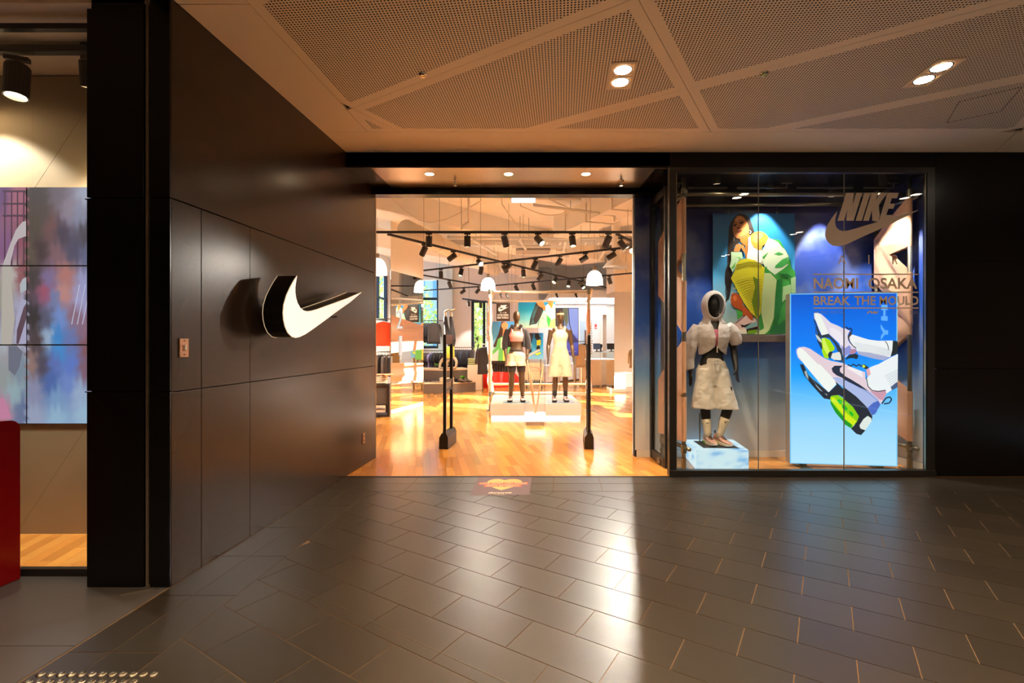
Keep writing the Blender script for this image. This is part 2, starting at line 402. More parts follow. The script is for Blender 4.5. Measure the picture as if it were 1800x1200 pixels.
MB().bb(-6, -3.083, 3.136, 3.144, 0.045, 3.50).make('glass_pane', M_GLASS, nh)
# ================================================================== black column at the left end
colm = thing('column', 'tall black panelled column with a thin metal channel, left of the lit emblem wall', 'column', (-2.34, 3.2, 0))
MB().bb(-2.585, -2.26, 3.0, 3.8, 0.0, 3.6).make('core', M_VOID, colm)
zs = [0.004, 1.198, 2.378]
for i, z0 in enumerate(zs):
    z1 = (zs + [3.535])[i + 1] - 0.006
    MB().bb(-2.592, -2.246, 2.975, 3.0, z0, z1).make('panel', M_BLACK, colm, bevel=0.002)
    z1 = (zs + [3.6])[i + 1] - 0.006
    MB().bb(-2.208, WX(2.985) - 0.001, 2.975, 3.0, z0, z1).make('panel', M_BLACK, colm, bevel=0.002)
ch = mat('worn_channel_metal', (128, 114, 98), rough=0.45, metal=0.3, noise=0.3, nscale=25)
MB().bb(-2.240, -2.214, 2.985, 3.1, 0, 3.6).make('channel', ch, colm)
MB().bb(-2.2155, -2.2135, 2.972, 2.99, 0.02, 3.55).make('channel_lip', mat('bright_edge', (160, 150, 130), rough=0.3, metal=0.9, noise=0.4, nscale=60), colm)
for z in (1.192, 2.372):
    MB().bb(-2.612, -2.588, 2.985, 2.995, z - .004, z + .002).make('bracket', M_STEEL, colm)
MB().box((-2.25, 2.93, 0.003), (.16, .012, .004), rz=.55).make('bent_floor_trim', M_STEEL, colm)
# ================================================================== left panelled wall
wl = struct(MB().prism([(WX(2.985) - .02, 3.0), (WX(6.29) - .02, 6.29), (WX(6.29) - .16, 6.29), (WX(2.985) - .16, 3.9), (WX(2.985) - .1, 3.0)], 0, 3.6).make('wall_left', M_VOID))
def wpanel(d0, d1, z0, z1, mt=M_WALLP):
    a = [(WX(d0), d0), (WX(d1), d1), (WX(d1) - .018, d1), (WX(d0) - .018, d0)]
    return MB().prism(a, z0, z1).make('wall_panel', mt, wl, bevel=0.0015)
for z0, z1 in ((0.004, 1.186), (1.192, 2.374)):
    for d0, d1 in ((2.99, 3.234), (3.239, 3.743), (3.746, 6.285)): wpanel(d0, d1, z0, z1)
wpanel(2.99, 6.285, 2.382, 3.6)
b = MB(); b.prism([(WX(6.285) + .002, 6.285), (WX(6.285) + .002, 6.31), (WX(6.285) - .16, 6.31), (WX(6.285) - .16, 6.285)], 0, 3.43)
b.make('end_trim', mat('beige_edge', (198, 160, 112), rough=0.5), wl)
# small wall plates
def wpt(d, z, out=0.0): return Vector((WX(d), d, z)) + WN * out
def wplate(d, z, wd, ht, th): 
    q = Matrix((WN, WT, Vector((0, 0, 1)))).transposed(); return MB().box(wpt(d, z, th / 2), (th, wd, ht), rot=q)
wp = thing('switch_plate', 'small bronze key switch plate with two screws on the dark wall, left of the emblem', 'switch', wpt(3.081, 1.46))
wplate(3.081, 1.46, .073, .118, .008).make('plate', mat('switch_bronze', (190, 140, 105), rough=0.35, metal=0.35), wp, bevel=0.002)
q = Matrix((WN, WT, Vector((0, 0, 1)))).transposed()
MB().box(wpt(3.083, 1.462, .012), (.012, .012, .034), rot=q).make('toggle', M_CREAMP, wp, bevel=0.003)
for z in (1.505, 1.418): MB().box(wpt(3.081, z, .009), (.004, .006, .006), rot=q).make('screw', M_VOID, wp)
wp = thing('wall_outlet', 'small pale outlet plate low on the dark wall beside the timber floor', 'outlet', wpt(5.9, .33))
wplate(5.9, .33, .07, .125, .008).make('plate', mat('outlet_plate', (175, 125, 95), rough=0.4), wp, bevel=0.002)
for dz in (-.025, .025): MB().box(wpt(5.9, .33 + dz, .009), (.004, .018, .02), rot=q).make('socket', M_BFRAME, wp)
# ================================================================== shopfront: fascia, soffit, lintel, right wall
fx = struct(MB().bb(WX(FY) - .1, 8.2, FY + .016, FY + .3, 3.44, 3.75).make('wall_back', M_VOID))
MB().bb(WX(FY) + .001, 1.745, FY, FY + .016, 3.433, 3.6).make('fascia_panel', M_BLACK, fx)
MB().bb(1.748, 4.69, FY, FY + .016, 3.385, 3.6).make('fascia_panel', M_BLACK, fx)
MB().bb(4.80, 8.2, FY + .03, FY + .9, 0, 3.6).make('wall_core', M_VOID, fx)
for z0, z1 in ((0.004, 1.195), (1.2, 2.385), (2.39, 3.6)):
    for x0, x1 in ((4.695, 6.9), (6.904, 8.2)): MB().bb(x0, x1, FY, FY + .03, z0, z1).make('wall_panel', M_BLACK, fx, bevel=0.0015)
sof = struct(MB().prism([(WX(FY) + .002, FY + .0), (1.755, FY + .0), (1.755, 6.15), (WX(6.15) + .002, 6.15)], 3.45, 3.6).make('ceiling_4', M_VOID))
s0 = -1.58
MB().prism([(s0, FY + .002), (1.755, FY + .002), (1.755, 6.14), (s0 + .07, 6.14)], 3.433, 3.45).make('soffit_panel', M_BRUSH, sof)
MB().prism([(WX(FY) + .003, FY + .002), (s0 - .004, FY + .002), (s0 + .066, 6.14), (WX(6.14) + .003, 6.14)], 3.433, 3.45).make('soffit_panel', M_BLACK, sof)
MB().bb(WX(6.2), 1.9, 6.14, 6.29, 3.35, 3.62).make('lintel', M_BLACK, sof)
# soffit downlights and sprinklers
M_LAMP = mat('lamp_white', (255, 255, 255), emit=(255, 226, 180), es=22)
M_LAMPW = mat('lamp_bright', (255, 255, 255), emit=(255, 238, 214), es=45)
M_CHROME = mat('chrome', (190, 185, 175), rough=0.15, metal=1.0)
def lamp_light(kind, name, loc, energy, col, parent, rot=None, size=0.05, angle=2.0, blend=.6):
    l = bpy.data.lights.new(name, kind); l.energy = energy; l.color = col
    if kind == 'SPOT': l.spot_size = angle; l.spot_blend = blend; l.shadow_soft_size = size
    else: l.shadow_soft_size = size
    o = bpy.data.objects.new(name, l); COL.objects.link(o); o.parent = parent
    o.location = TM[parent.name].inverted() @ Vector(loc) if parent.name in TM else loc
    if rot is not None: o.rotation_euler = rot
    return o
for i, x in enumerate((-.953, -.04, .855)):
    t = thing('recessed_downlight', '%s small round downlight in the entrance soffit' % ('left', 'middle', 'right')[i], 'downlight', (x, 5.64, 3.433), 0, 'entrance soffit downlights')
    MB().lathe([(.046, 0), (.064, -.004), (.068, -.001), (.046, .004)], 24, (x, 5.64, 3.433)).make('trim_ring', M_CHROME, t, smooth=True)
    MB().lathe([(.047, -.0015), (.0005, -.0015)], 24, (x, 5.64, 3.433)).make('lens', M_LAMP, t)
    lamp_light('SPOT', 'downlight_lamp', (x, 5.64, 3.42), 26, WARM, t, size=.04, angle=1.9)
def sprinkler(x, y, z, label, down=.05):
    t = thing('fire_sprinkler', label, 'sprinkler', (x, y, z))
    MB().lathe([(.001, 0), (.034, 0), (.03, -.006), (.012, -.010), (.010, -.012)], 16, (x, y, z)).make('escutcheon', M_CHROME, t, smooth=True)
    b = MB(); b.tube([(x, y, z - .005), (x, y, z - down)], .008); 
    for sx in (-1, 1): b.tube([(x, y, z - .012), (x + sx * .018, y, z - .025), (x, y, z - down)], .003, 6)
    b.make('frame', M_STEEL, t)
    b = MB(); b.lathe([(.001, 0), (.022, 0), (.022, .003), (.001, .003)], 12, (x, y, z - down)); b.make('deflector', M_CHROME, t)
sprinkler(-.683, 5.86, 3.433, 'chrome sprinkler in the entrance soffit between its left and middle downlights', .065)
sprinkler(1.311, 5.86, 3.433, 'chrome sprinkler in the entrance soffit, right of all three downlights', .065)
# ================================================================== mall ceiling
ce = struct(MB().bb(-2.24, 8.2, -4.2, FY + .1, 3.622, 3.8).make('ceiling', M_VOID))
def ctile(poly, perf):
    p = inset(poly, 0.0022)
    if len(p) < 3: return
    b = MB()
    if not perf: b.mi = 0; b.prism(p, 3.6, 3.62)
    else:
        q = inset(p, .078)
        if len(q) < 3 or parea(q) < .006: b.prism(p, 3.6, 3.62)
        else:
            n = len(p); b.prism(p, 3.6015, 3.62)
            # plain margin frame + perforated field just below
            f = MB(); f.mi = 1; f.prism(q, 3.6, 3.602); b.mi = 1; b.add(f.v, f.f)
            b.mi = 0
            bmr = [(Vector((*a, 3.6))) for a in p]
            qq = [Vector((*a, 3.6)) for a in q]
            T = tessellate_polygon([bmr, qq]); al = bmr + qq
            b.add(al, [t for t in T])
    b.make('ceiling_panel', [M_CEIL, M_PERF], ce)
cbx = lambda d: -1.638 + .0985 * (d - 3.003)
YC = 4.896
for iu in range(-3, 3):
    for iv in range(-5, 4):
        ua = .965 + 2.621 * iu; va = 2.924 + 1.278 * iv
        q = [U1 * a + U2 * c for a, c in ((ua, va), (ua + 2.621, va), (ua + 2.621, va + 1.278), (ua, va + 1.278))]
        poly = [(p.x, p.y) for p in q]; rt = clip(poly, U1.x, U1.y, -1.64); poly = clip(poly, -U1.x, -U1.y, 1.64)
        for pl, pf in ((poly, True), (rt, False)):
            if len(pl) > 2: pl = clip(pl, 0, 1, YC)
            if len(pl) > 2: pl = clip(pl, -1, .0985, 1.638 + .0985 * 3.003)
            if len(pl) > 2: pl = clip(pl, 1, 0, 8.0)
            if len(pl) > 2: pl = clip(pl, 0, -1, 3.5)
            if len(pl) > 2 and parea(pl) > .01: ctile(pl, pf)
ctile([(cbx(-3.5), -3.5), (cbx(3.04), 3.04), (WX(3.04), 3.04), (WX(-3.5), -3.5)], False)
ctile([(cbx(3.043), 3.043), (cbx(YC), YC), (WX(YC), YC), (WX(3.043), 3.043)], False)
k5 = 5.43
ctile([(WX(YC), YC), (5.06, YC), (5.36, FY), (WX(FY), FY)], False); ctile([(5.064, YC), (8, YC), (8, FY), (5.364, FY)], False)
b = MB()
for a, c in (((-.99, 5.716), (-.985, 6.2)), ((-.985, 6.2), (-1.35, 6.16)), ((-1.35, 6.16), (-1.37, 5.66)), ((-1.37, 5.66), (-.99, 5.716))):
    A = U1 * a[0] + U2 * a[1]; C = U1 * c[0] + U2 * c[1]; b.bar((A.x, A.y, 3.5995), (C.x, C.y, 3.5995), .004, .002)
b.make('access_hatch', M_VOID, ce)
sprinkler(-.701, 3.834, 3.6, 'concealed sprinkler in the perforated ceiling, left of the square twin downlight', .02)
sprinkler(1.971, 3.817, 3.6, 'concealed sprinkler in the perforated ceiling between the two twin downlights', .02)
# the mall's twin downlights (two in view, the rest unseen, the rear row added)
tx = Vector((1, -.105, 0)).normalized(); ty = Vector((.105, 1, 0)).normalized(); M3 = Matrix((tx, ty, Vector((0, 0, 1)))).transposed()
def twin(x, y, label, e=125):
    t = thing('twin_downlight', label, 'downlight', (x, y, 3.6), 0, 'twin ceiling downlights of the mall')
    o = Vector((x, y, 3.6)); b = MB()
    for a, c, sx, sy in ((0, -.19, .19, .018), (0, .19, .19, .018), (-.088, 0, .018, .38), (.088, 0, .018, .38), (0, 0, .17, .03)):
        b.box(o + tx * a + ty * c + Vector((0, 0, -.004)), (sx, sy, .008), rot=M3)
    b.make('trim_frame', M_CEIL, t)
    MB().box(o + Vector((0, 0, -.001)), (.165, .36, .003), rot=M3).make('tray', mat('lamp_tray', (230, 200, 165), rough=.5), t)
    for s in (-.09, .09):
        c = o + ty * s
        l = MB().lathe([(.062, 0), (.072, -.006), (.076, 0)], 20, c + Vector((0, 0, -.004))).make('lamp_ring', M_CHROME, t, smooth=True)
        l = MB().lathe([(.063, -.005), (.0005, -.009)], 20, c + Vector((0, 0, -.002))).make('lens', M_LAMPW, t)
        lamp_light('SPOT', 'twin_lamp', c + Vector((0, 0, -.03)), e, WARM, t, size=.055, angle=2.2, blend=.8)
twin(.866, 3.86, 'square twin downlight with pale trim in the ceiling, left of the two')
twin(3.29, 3.82, 'glaring twin downlight in the ceiling above the shop window', 36)
for x, y, n in ((.62, 1.42, 'behind the viewer, middle of its row'), (3.05, 1.4, 'behind the viewer, right of its row'), (5.5, 1.4, 'behind the viewer, far right of its row'), (5.75, 3.8, 'beyond the right edge of the view'), (-1.9, -1.0, 'in the added unseen rear row, leftmost'), (.4, -1.0, 'in the added unseen rear row, second from the left'), (2.8, -1.02, 'in the added unseen rear row, third from the left'), (5.2, -1.04, 'in the added unseen rear row, rightmost')):  # rear row is added out of view to brighten the ceiling
    twin(x, y, 'twin downlight of the mall ceiling ' + n, (150 if y < 0 else 120 if x < 2 else 40))
# mall shell out of view
struct(MB().bb(-7, 8.4, -4.4, -4.2, 0, 3.7).make('wall_rear', mat('mall_wall', (150, 116, 84), rough=.6)))
struct(MB().bb(8.2, 8.4, -4.4, 6.4, 0, 3.7).make('wall_right', MATS['mall_wall']))
struct(MB().bb(-7, -6.5, -4.4, 4.0, 0, 3.7).make('wall_far_left', MATS['mall_wall']))
struct(MB().bb(-7, -2.24, -4.4, 3.0, 3.62, 3.8).make('ceiling_5', MATS['neighbour_ceiling']))
# ================================================================== emblem sign on the left wall
def on_front(px, py, out):     # measured outline of the lit face, which lies parallel to the wall
    r = (px - 900) / F_PX; X0 = -2.085 - .0993 * 2.985 + out / WN.x; d = X0 / (r - .0993); return Vector((r * d, d, CAM_H - (py - 600) * d / F_PX))
sw = [(700, 125), (684, 210), (672, 300), (672, 370), (682, 450), (705, 530), (750, 610), (800, 650), (850, 664), (920, 655), (1000, 632), (1200, 560), (1450, 470), (1672, 374),
      (1500, 520), (1300, 660), (1100, 810), (950, 918), (830, 1000), (740, 1043), (680, 1056), (620, 1040), (560, 980), (520, 890), (497, 780), (490, 680), (500, 560), (540, 420), (600, 290), (655, 190)]
OUT = 0.245
face = [on_front(440 + x / 8.571, 470 + y / 8.571, OUT) for x, y in sw]
sg = thing('emblem_sign', 'large lit white curved tick emblem with deep black sides standing off the dark left wall', 'sign', wpt(4.4, 1.45))
MB().extrude(face, WN * -.165).make('return', mat('sign_return_black', (0.006, 0.005, 0.0045), rough=0.4), sg)
M_SIGN = mat('sign_face_lit', (235, 230, 222), rough=.4, emit=(255, 248, 238), es=0.34)
MB().extrude([p + WN * .004 for p in face], WN * -.003).make('lit_face', M_SIGN, sg)
# thin pale edge trims, front and back, with a faint glow of their own
b = MB()
for off, rr in ((.0005, .0035), (-.165, .003)):
    P = [p + WN * off for p in face]
    for a, c in zip(P, P[1:] + P[:1]): b.tube([a, c], rr, 4)
b.make('edge_trim', mat('sign_edge_glow', (225, 205, 170), rough=.4, emit=(255, 225, 180), es=.25), sg)
o = on_front(440 + 380 / 8.571, 470 + 390 / 8.571, OUT - .165)
for dd in (-.05, .45, .95): 
    c = Vector((WX(o.y + .12 + dd), o.y + .12 + dd, o.z - (.05 if dd < 0 else .25 - .12 * dd))); MB().tube([c, c + WN * .09], .006, 6).make('standoff_pin', M_VOID, sg)
# ================================================================== floor decal
dt = thing('floor_decal', 'faded grey floor sticker with a peach heart and red bands at the threshold', 'decal', (-.1, 5.1, 0))
dp = Print((0, 5, 0.0012), (0, 0, 1), 0.00025); dp.n = Vector((0, 0, 1))
def D(x, y): return (820 + x / 13.846, 830 + y / 13.846)
dp.poly([D(285, 112), D(1600, 112), D(1525, 550), D(95, 555)], (120, 102, 108))
h = [(925, 190), (870, 172), (790, 160), (690, 163), (600, 180), (530, 210), (500, 240), (520, 290), (590, 345), (690, 385), (845, 432), (990, 395), (1150, 350), (1290, 320), (1350, 270), (1355, 230), (1320, 195), (1260, 170), (1160, 160), (1060, 165), (980, 178)]
dp.poly([D(*p) for p in h], (232, 186, 120))
dp.poly([D(315, 248), D(1498, 245), D(1492, 292), D(300, 292)], (232, 108, 84)); dp.poly([D(440, 296), D(1345, 294), D(1335, 350), D(420, 352)], (232, 108, 84))
dp.text('LOVE WHAT YOU WANT', *[D(340, 255)[0], D(1470, 255)[0]], D(0, 253)[1], D(0, 286)[1], (245, 205, 175), .01)
dp.text('WITH AFTERPAY', D(470, 0)[0], D(1290, 0)[0], D(0, 304)[1], D(0, 344)[1], (245, 205, 175), .01)
dp.text('afterpay', D(535, 0)[0], D(930, 0)[0], D(0, 478)[1], D(0, 530)[1], (240, 225, 195), .012)
for x in (950, 1010, 1060): dp.poly([D(x - 20, 508), D(x + 30, 484), D(x + 45, 500), D(x, 514)], (240, 225, 195))
dp.line([D(625, 548), D(960, 548)], .5, (170, 150, 130))
dp.mb.bb = dp.mb.bb
dp.make('print', mat('decal_vinyl', (1, 1, 1), rough=.6, spec=.15, attr='Col'), dt)
# ================================================================== tactile studs
proto = None; M_STUD = mat('stud_steel', (170, 160, 140), rough=.25, metal=1.0)
def stud(x, y, label):
    global proto
    if proto is None:
        t = thing('tactile_stud', label, 'stud', (0, 0, 0), 0, 'tactile warning studs')
        MB().lathe([(.0175, 0), (.0172, .0025), (.0125, .005), (.0005, .0052)], 20).make('stud_disc', M_STUD, t, smooth=True)
        b = MB()
        for r in (.006, .010): b.lathe([(r - .0012, .005), (r, .0062), (r + .0012, .005)], 18)
        b.make('grip_rings', M_STUD, t, smooth=True); proto = t
    else:
        t = copy_tree(proto); t['label'] = label
    t.location = (x, y, 0.0)
for i in range(12): stud(-2.13 + .0462 * i + .006, 2.199, 'steel tactile stud, %s from the left in the upper row on the floor' % order_word(i))
for i in range(11): stud(-2.131 + .0462 * (i) - .0, 2.149, 'steel tactile stud, %s from the left in the lower row on the floor' % order_word(i))
# ================================================================== red counter at the left edge
rc = thing('counter', 'glossy red counter end with a rounded top corner at the left edge', 'counter', (-3.5, 2.7, 0))
pts = [(2.1, 0.004), (3.085, 0.004), (3.085, .95)] + [(3.085 - .06 * (1 - math.cos(a)), .95 + .06 * math.sin(a)) for a in [math.pi / 2 * k / 6 for k in range(1, 7)]] + [(2.1, 1.06)]
MB().extrude([(-3.108 + (3.085 - y) * -.14, y, z) for y, z in pts], (-.05, 0, 0)).make('side_panel', mat('red_gloss', (150, 3, 8), rough=.3), rc)
MB().bb(-3.9, -3.30, 2.1, 3.0, 0.004, .98).make('body', mat('red_gloss'), rc)
# ================================================================== video wall in the neighbour
M_SCREEN = mat('screen_picture', (0, 0, 0), rough=.25, attr='Col', es=0.42)
cps = [(5, 335, (110, 70, 130)), (30, 350, (180, 105, 130)), (45, 420, (150, 80, 100)), (10, 440, (140, 90, 140)), (70, 340, (75, 68, 75)), (100, 345, (112, 100, 118)), (150, 340, (160, 165, 195)), (140, 380, (135, 138, 170)), (120, 370, (140, 125, 150)), (75, 370, (80, 68, 70)), (60, 400, (78, 66, 62)), (90, 400, (112, 70, 78)), (110, 410, (60, 50, 80)), (150, 412, (62, 58, 78)),
       (70, 440, (62, 40, 50)), (55, 450, (92, 78, 68)), (100, 450, (130, 90, 105)), (130, 440, (68, 66, 100)), (155, 450, (95, 100, 140)), (115, 480, (190, 120, 115)), (60, 490, (62, 52, 58)), (85, 490, (130, 110, 160)), (80, 510, (170, 80, 110)), (112, 515, (205, 140, 135)), (150, 500, (165, 165, 215)), (140, 530, (175, 170, 220)), (95, 525, (120, 130, 180)), (60, 560, (50, 42, 48)),
       (82, 560, (90, 90, 120)), (105, 560, (120, 150, 220)), (130, 550, (150, 110, 130)), (150, 575, (150, 110, 135)), (100, 590, (60, 140, 215)), (85, 590, (170, 190, 220)), (65, 600, (80, 62, 66)), (120, 600, (110, 125, 190)), (155, 610, (140, 90, 100)), (105, 615, (70, 150, 225)), (125, 640, (100, 130, 215)), (75, 640, (84, 76, 96)), (95, 640, (100, 120, 195)), (150, 650, (140, 100, 120)),
       (55, 640, (160, 125, 120)), (90, 670, (80, 110, 180)), (120, 670, (120, 145, 215)), (60, 690, (150, 150, 185)), (100, 700, (130, 165, 210)), (140, 690, (165, 185, 220)), (150, 730, (168, 200, 228)), (100, 735, (160, 195, 225)), (60, 735, (165, 175, 205)), (20, 560, (150, 140, 165)), (5, 520, (170, 165, 150)), (20, 480, (200, 190, 185)), (38, 480, (150, 85, 95)), (35, 545, (180, 175, 205)), (40, 590, (190, 185, 215)),
       (10, 600, (185, 190, 200)), (20, 620, (170, 160, 170)), (35, 650, (135, 150, 170)), (10, 660, (160, 165, 165)), (25, 690, (160, 185, 195)), (5, 720, (200, 140, 165)), (40, 720, (110, 125, 165)), (-40, 400, (150, 90, 110)), (-40, 600, (170, 160, 170)), (-120, 500, (140, 110, 140)), (-150, 700, (160, 160, 180)), (165, 500, (150, 150, 200)), (180, 700, (165, 190, 225)), (230, 400, (130, 130, 160)), (230, 600, (140, 110, 140))]
def scr_col(px, py):
    s = [0, 0, 0]; ws = 0
    for x, y, c in cps:
        if (px < 47) != (x < 47): continue
        w_ = 1 / (((px - x) * 1.35) ** 2 + ((py - y) * .85) ** 2 + 40) ** 1.9; ws += w_
        for k in range(3): s[k] += c[k] * w_
    return rgb(*[v / ws for v in s])
SD = 3.80
def SP(px, py, o=0): p = G(px, py, SD); p.y -= o; return p
rown = ['top', 'middle', 'bottom']
for ci, (xa, xb) in enumerate(((-198, 46.6), (47.4, 291))):
    for ri, (ya, yb) in enumerate(((328.6, 466.4), (467.6, 605.4), (606.6, 744.5))):
        p, q_ = SP(xa, ya), SP(xb, yb)
        t = thing('video_screen', '%s screen in the %s column of the video wall, %s' % (rown[ri], ('left', 'right')[ci], (('with a raised arm', 'with a white cap', 'with a pale jersey'), ('with dark grey blur', 'with pink and blue blur', 'with blue and white blur'))[ci][ri]), 'screen', (p.x / 2 + q_.x / 2, SD, q_.z), 0, 'video wall screens')
        MB().bb(p.x + .002, q_.x - .002, SD, SD + .012, q_.z + .002, p.z - .002).make('bezel', M_VOID, t)
        b = MB(); nx, ny = (40, 26) if ci == 0 else (44, 28)
        vs = []; cs = []
        for j in range(ny + 1):
            for i in range(nx + 1):
                px = xa + .6 + (xb - xa - 1.2) * i / nx; py = ya + .6 + (yb - ya - 1.2) * j / ny
                vs.append(SP(px, py, .001)); cs.append(scr_col(px + 2.5 * math.sin(py * .31 + px * .2), py + 5 * math.sin(px * .5) + 3 * math.sin(px * 1.3)))
        b.add(vs, [(j * (nx + 1) + i, j * (nx + 1) + i + 1, (j + 1) * (nx + 1) + i + 1, (j + 1) * (nx + 1) + i) for j in range(ny) for i in range(nx)], cs)
        pr = Print((0, SD - .0012, 0), (0, -1, 0), .0003)
        if ci == 0:
            if ri == 0:
                for x in (8.5, 20.5, 31, 42): pr.line([(x, 336), (x, 466)], 2.6, (84, 48, 74))
                for y in (336, 358, 379): pr.line([(5, y), (46.4, y)], 3, (76, 46, 74))
                pr.poly([(46.4, 388), (40, 390), (33, 398), (28, 405), (20, 425), (5, 466), (18, 466), (26, 432), (33, 420), (46.4, 415)], (205, 190, 195))
            elif ri == 1:
                pr.poly([(4, 468), (18, 468), (20, 500), (26, 560), (20, 605), (2, 605)], (198, 188, 180))
                pr.poly([(46.4, 487), (40, 490), (35, 500), (36, 515), (46.4, 510)], (190, 195, 205)); pr.poly([(46.4, 528), (38, 525), (28, 560), (27, 604), (46.4, 604)], (185, 180, 212))
                pr.poly([(46.4, 533), (42, 540), (30, 580), (29, 604), (33, 604), (46.4, 560)], (100, 72, 88))
            else:
                pr.poly([(15, 608), (30, 608), (40, 618), (34, 645), (26, 660), (15, 650)], (118, 120, 140)); pr.poly([(-60, 700), (8, 700), (20, 735), (-60, 737)], (215, 140, 175))
        elif ri == 1:
            for x in (128, 138, 147): pr.line([(x + 12, 500), (x - 2, 570)], 1.6, (205, 205, 235))
        b.add(pr.mb.v, pr.mb.f, None) if False else None
        o = b.make('picture', M_SCREEN, t, colors='Col', smooth=True)
        if pr.mb.f: pr.make('picture_detail', M_SCREEN, t)['kind'] = 'stuff'
# neighbour's track, spotlight, sprinkler
tr = thing('light_track', 'black lighting track on the ceiling of the neighbouring shop', 'track', (-3.5, 3.4, 3.52))
MB().bb(-5.5, -2.60, 3.37, 3.43, 3.505, 3.555).make('rail', M_TRACK, tr, bevel=.006); MB().bb(-4.4, -4.36, 3.39, 3.41, 3.55, 3.58).make('hanger', M_TRACK, tr)
MB().bb(-3.0, -2.96, 3.39, 3.41, 3.55, 3.58).make('hanger', M_TRACK, tr)
sprinkler(-2.92, 3.66, 3.58, 'small sprinkler on the neighbouring ceiling, right of the track spotlight', .04)
# ================================================================== shop window display
wi = struct(thing('window_1', None, None, (3.2, FY, 0)))
MB().bb(1.738, 4.69, FY - .03, FY + .05, 0.008, .075).make('sill', M_BFRAME, wi, bevel=.003)
MB().bb(1.745, 1.822, FY - .01, FY + .05, .0755, 3.375).make('post', M_BFRAME, wi); MB().bb(4.605, 4.688, FY - .01, FY + .05, .0755, 3.375).make('post', M_BFRAME, wi)
MB().bb(1.745, 4.688, FY - .01, FY + .05, 3.3755, 3.43).make('head', M_BFRAME, wi)
MB().bb(1.826, 1.832, FY + .001, FY + .02, .08, 3.37).make('bead', M_STEEL, wi); MB().bb(4.594, 4.60, FY + .001, FY + .02, .08, 3.37).make('bead', M_STEEL, wi)
M_WGLASS = glass_mat('window_glass', (.97, .985, .98), 0.75)
gx = [1.832, 2.740, 3.692, 4.594]
for a, c in zip(gx, gx[1:]): MB().bb(a + .003, c - .003, FY + .004, FY + .014, .076, 3.374).make('pane', M_WGLASS, wi)
for x in gx[1:3]: MB().bb(x - .003, x + .003, FY + .003, FY + .015, .076, 3.374).make('silicone_joint', mat('silicone', (120, 115, 105), rough=.4), wi)
# lettering stuck to the glass
vp = Print((0, FY + .003, 0), (0, -1, 0), .0003); VC = (205, 182, 158)
def V5(*p): return [(1440 + x / 8.574, 330 + y / 8.574) for x, y in p]
vp.poly(V5((272, 350), (245, 450), (238, 520), (255, 590), (300, 635), (360, 652), (430, 645), (560, 610), (720, 560), (900, 508), (1100, 446), (1300, 388), (1505, 332), (1300, 435), (1000, 585), (700, 715), (520, 800), (400, 855), (280, 882), (200, 870), (140, 830), (105, 780), (85, 710), (95, 640), (130, 550), (190, 455)), VC)
for L_ in (((275, 497), (408, 77), (522, 77), (500, 270), (560, 77), (648, 77), (518, 497), (408, 497), (425, 325), (372, 497)), ((548, 497), (680, 77), (772, 77), (640, 497)),
           ((660, 497), (792, 77), (885, 77), (848, 195), (918, 77), (1022, 77), (895, 265), (912, 420), (893, 512), (800, 497), (792, 340), (748, 497)),
           ((893, 512), (1030, 77), (1195, 77), (1170, 158), (1092, 158), (1068, 240), (1142, 240), (1118, 315), (1042, 315), (1010, 410), (1108, 410), (1096, 448))): vp.poly(V5(*L_), VC)
for st in (((288, 1150), (342, 1015), (396, 1150)), ((310, 1105), (374, 1105)), ((746, 1012), (746, 1150)), ((1105, 1150), (1105, 1018), (1145, 1018), (1165, 1035), (1165, 1065), (1145, 1082), (1105, 1082)), ((1140, 1082), (1170, 1150))): vp.line(V5(*st), 2.0, VC)
vp.text('NAOMI', 1429.9, 1508, 488.2, 507.8, VC, .022); vp.text('OSAKA', 1526, 1612, 488.2, 507.8, VC, .022)
vp.text('BREAK', 1430, 1494, 520.2, 536, VC, .02); vp.text('THE', 1501.2, 1538.5, 520.2, 536, VC, .02); vp.text('MOULD', 1545.5, 1613.8, 520.2, 536, VC, .02)
for y in (482, 513.6, 541.3): vp.line([(1429, y), (1614, y)], 2.0, VC)
vp.text('AIR MAX VERONA', 1430, 1483, 545.8, 551.5, (120, 140, 190), -.008); vp.text('2020', 1598, 1613, 546, 552, (130, 120, 125), -.005); vp.line([(1571, 543), (1571, 552)], .7, (140, 130, 130))
def V4(*p): return [(1420 + x / 8.571, 470 + y / 8.571) for x, y in p]
for pl in (((880, 695), (895, 665), (935, 652), (960, 660), (968, 695), (945, 695), (940, 675), (920, 672), (905, 695)), ((962, 690), (985, 655), (1008, 655), (990, 695)), ((995, 695), (1005, 655), (1025, 680), (1040, 655), (1057, 655), (1040, 690), (1020, 698))): vp.poly(V4(*pl), VC)
vp.make('lettering', mat('beige_vinyl', (1, 1, 1), rough=.5, attr='Col'), wi)
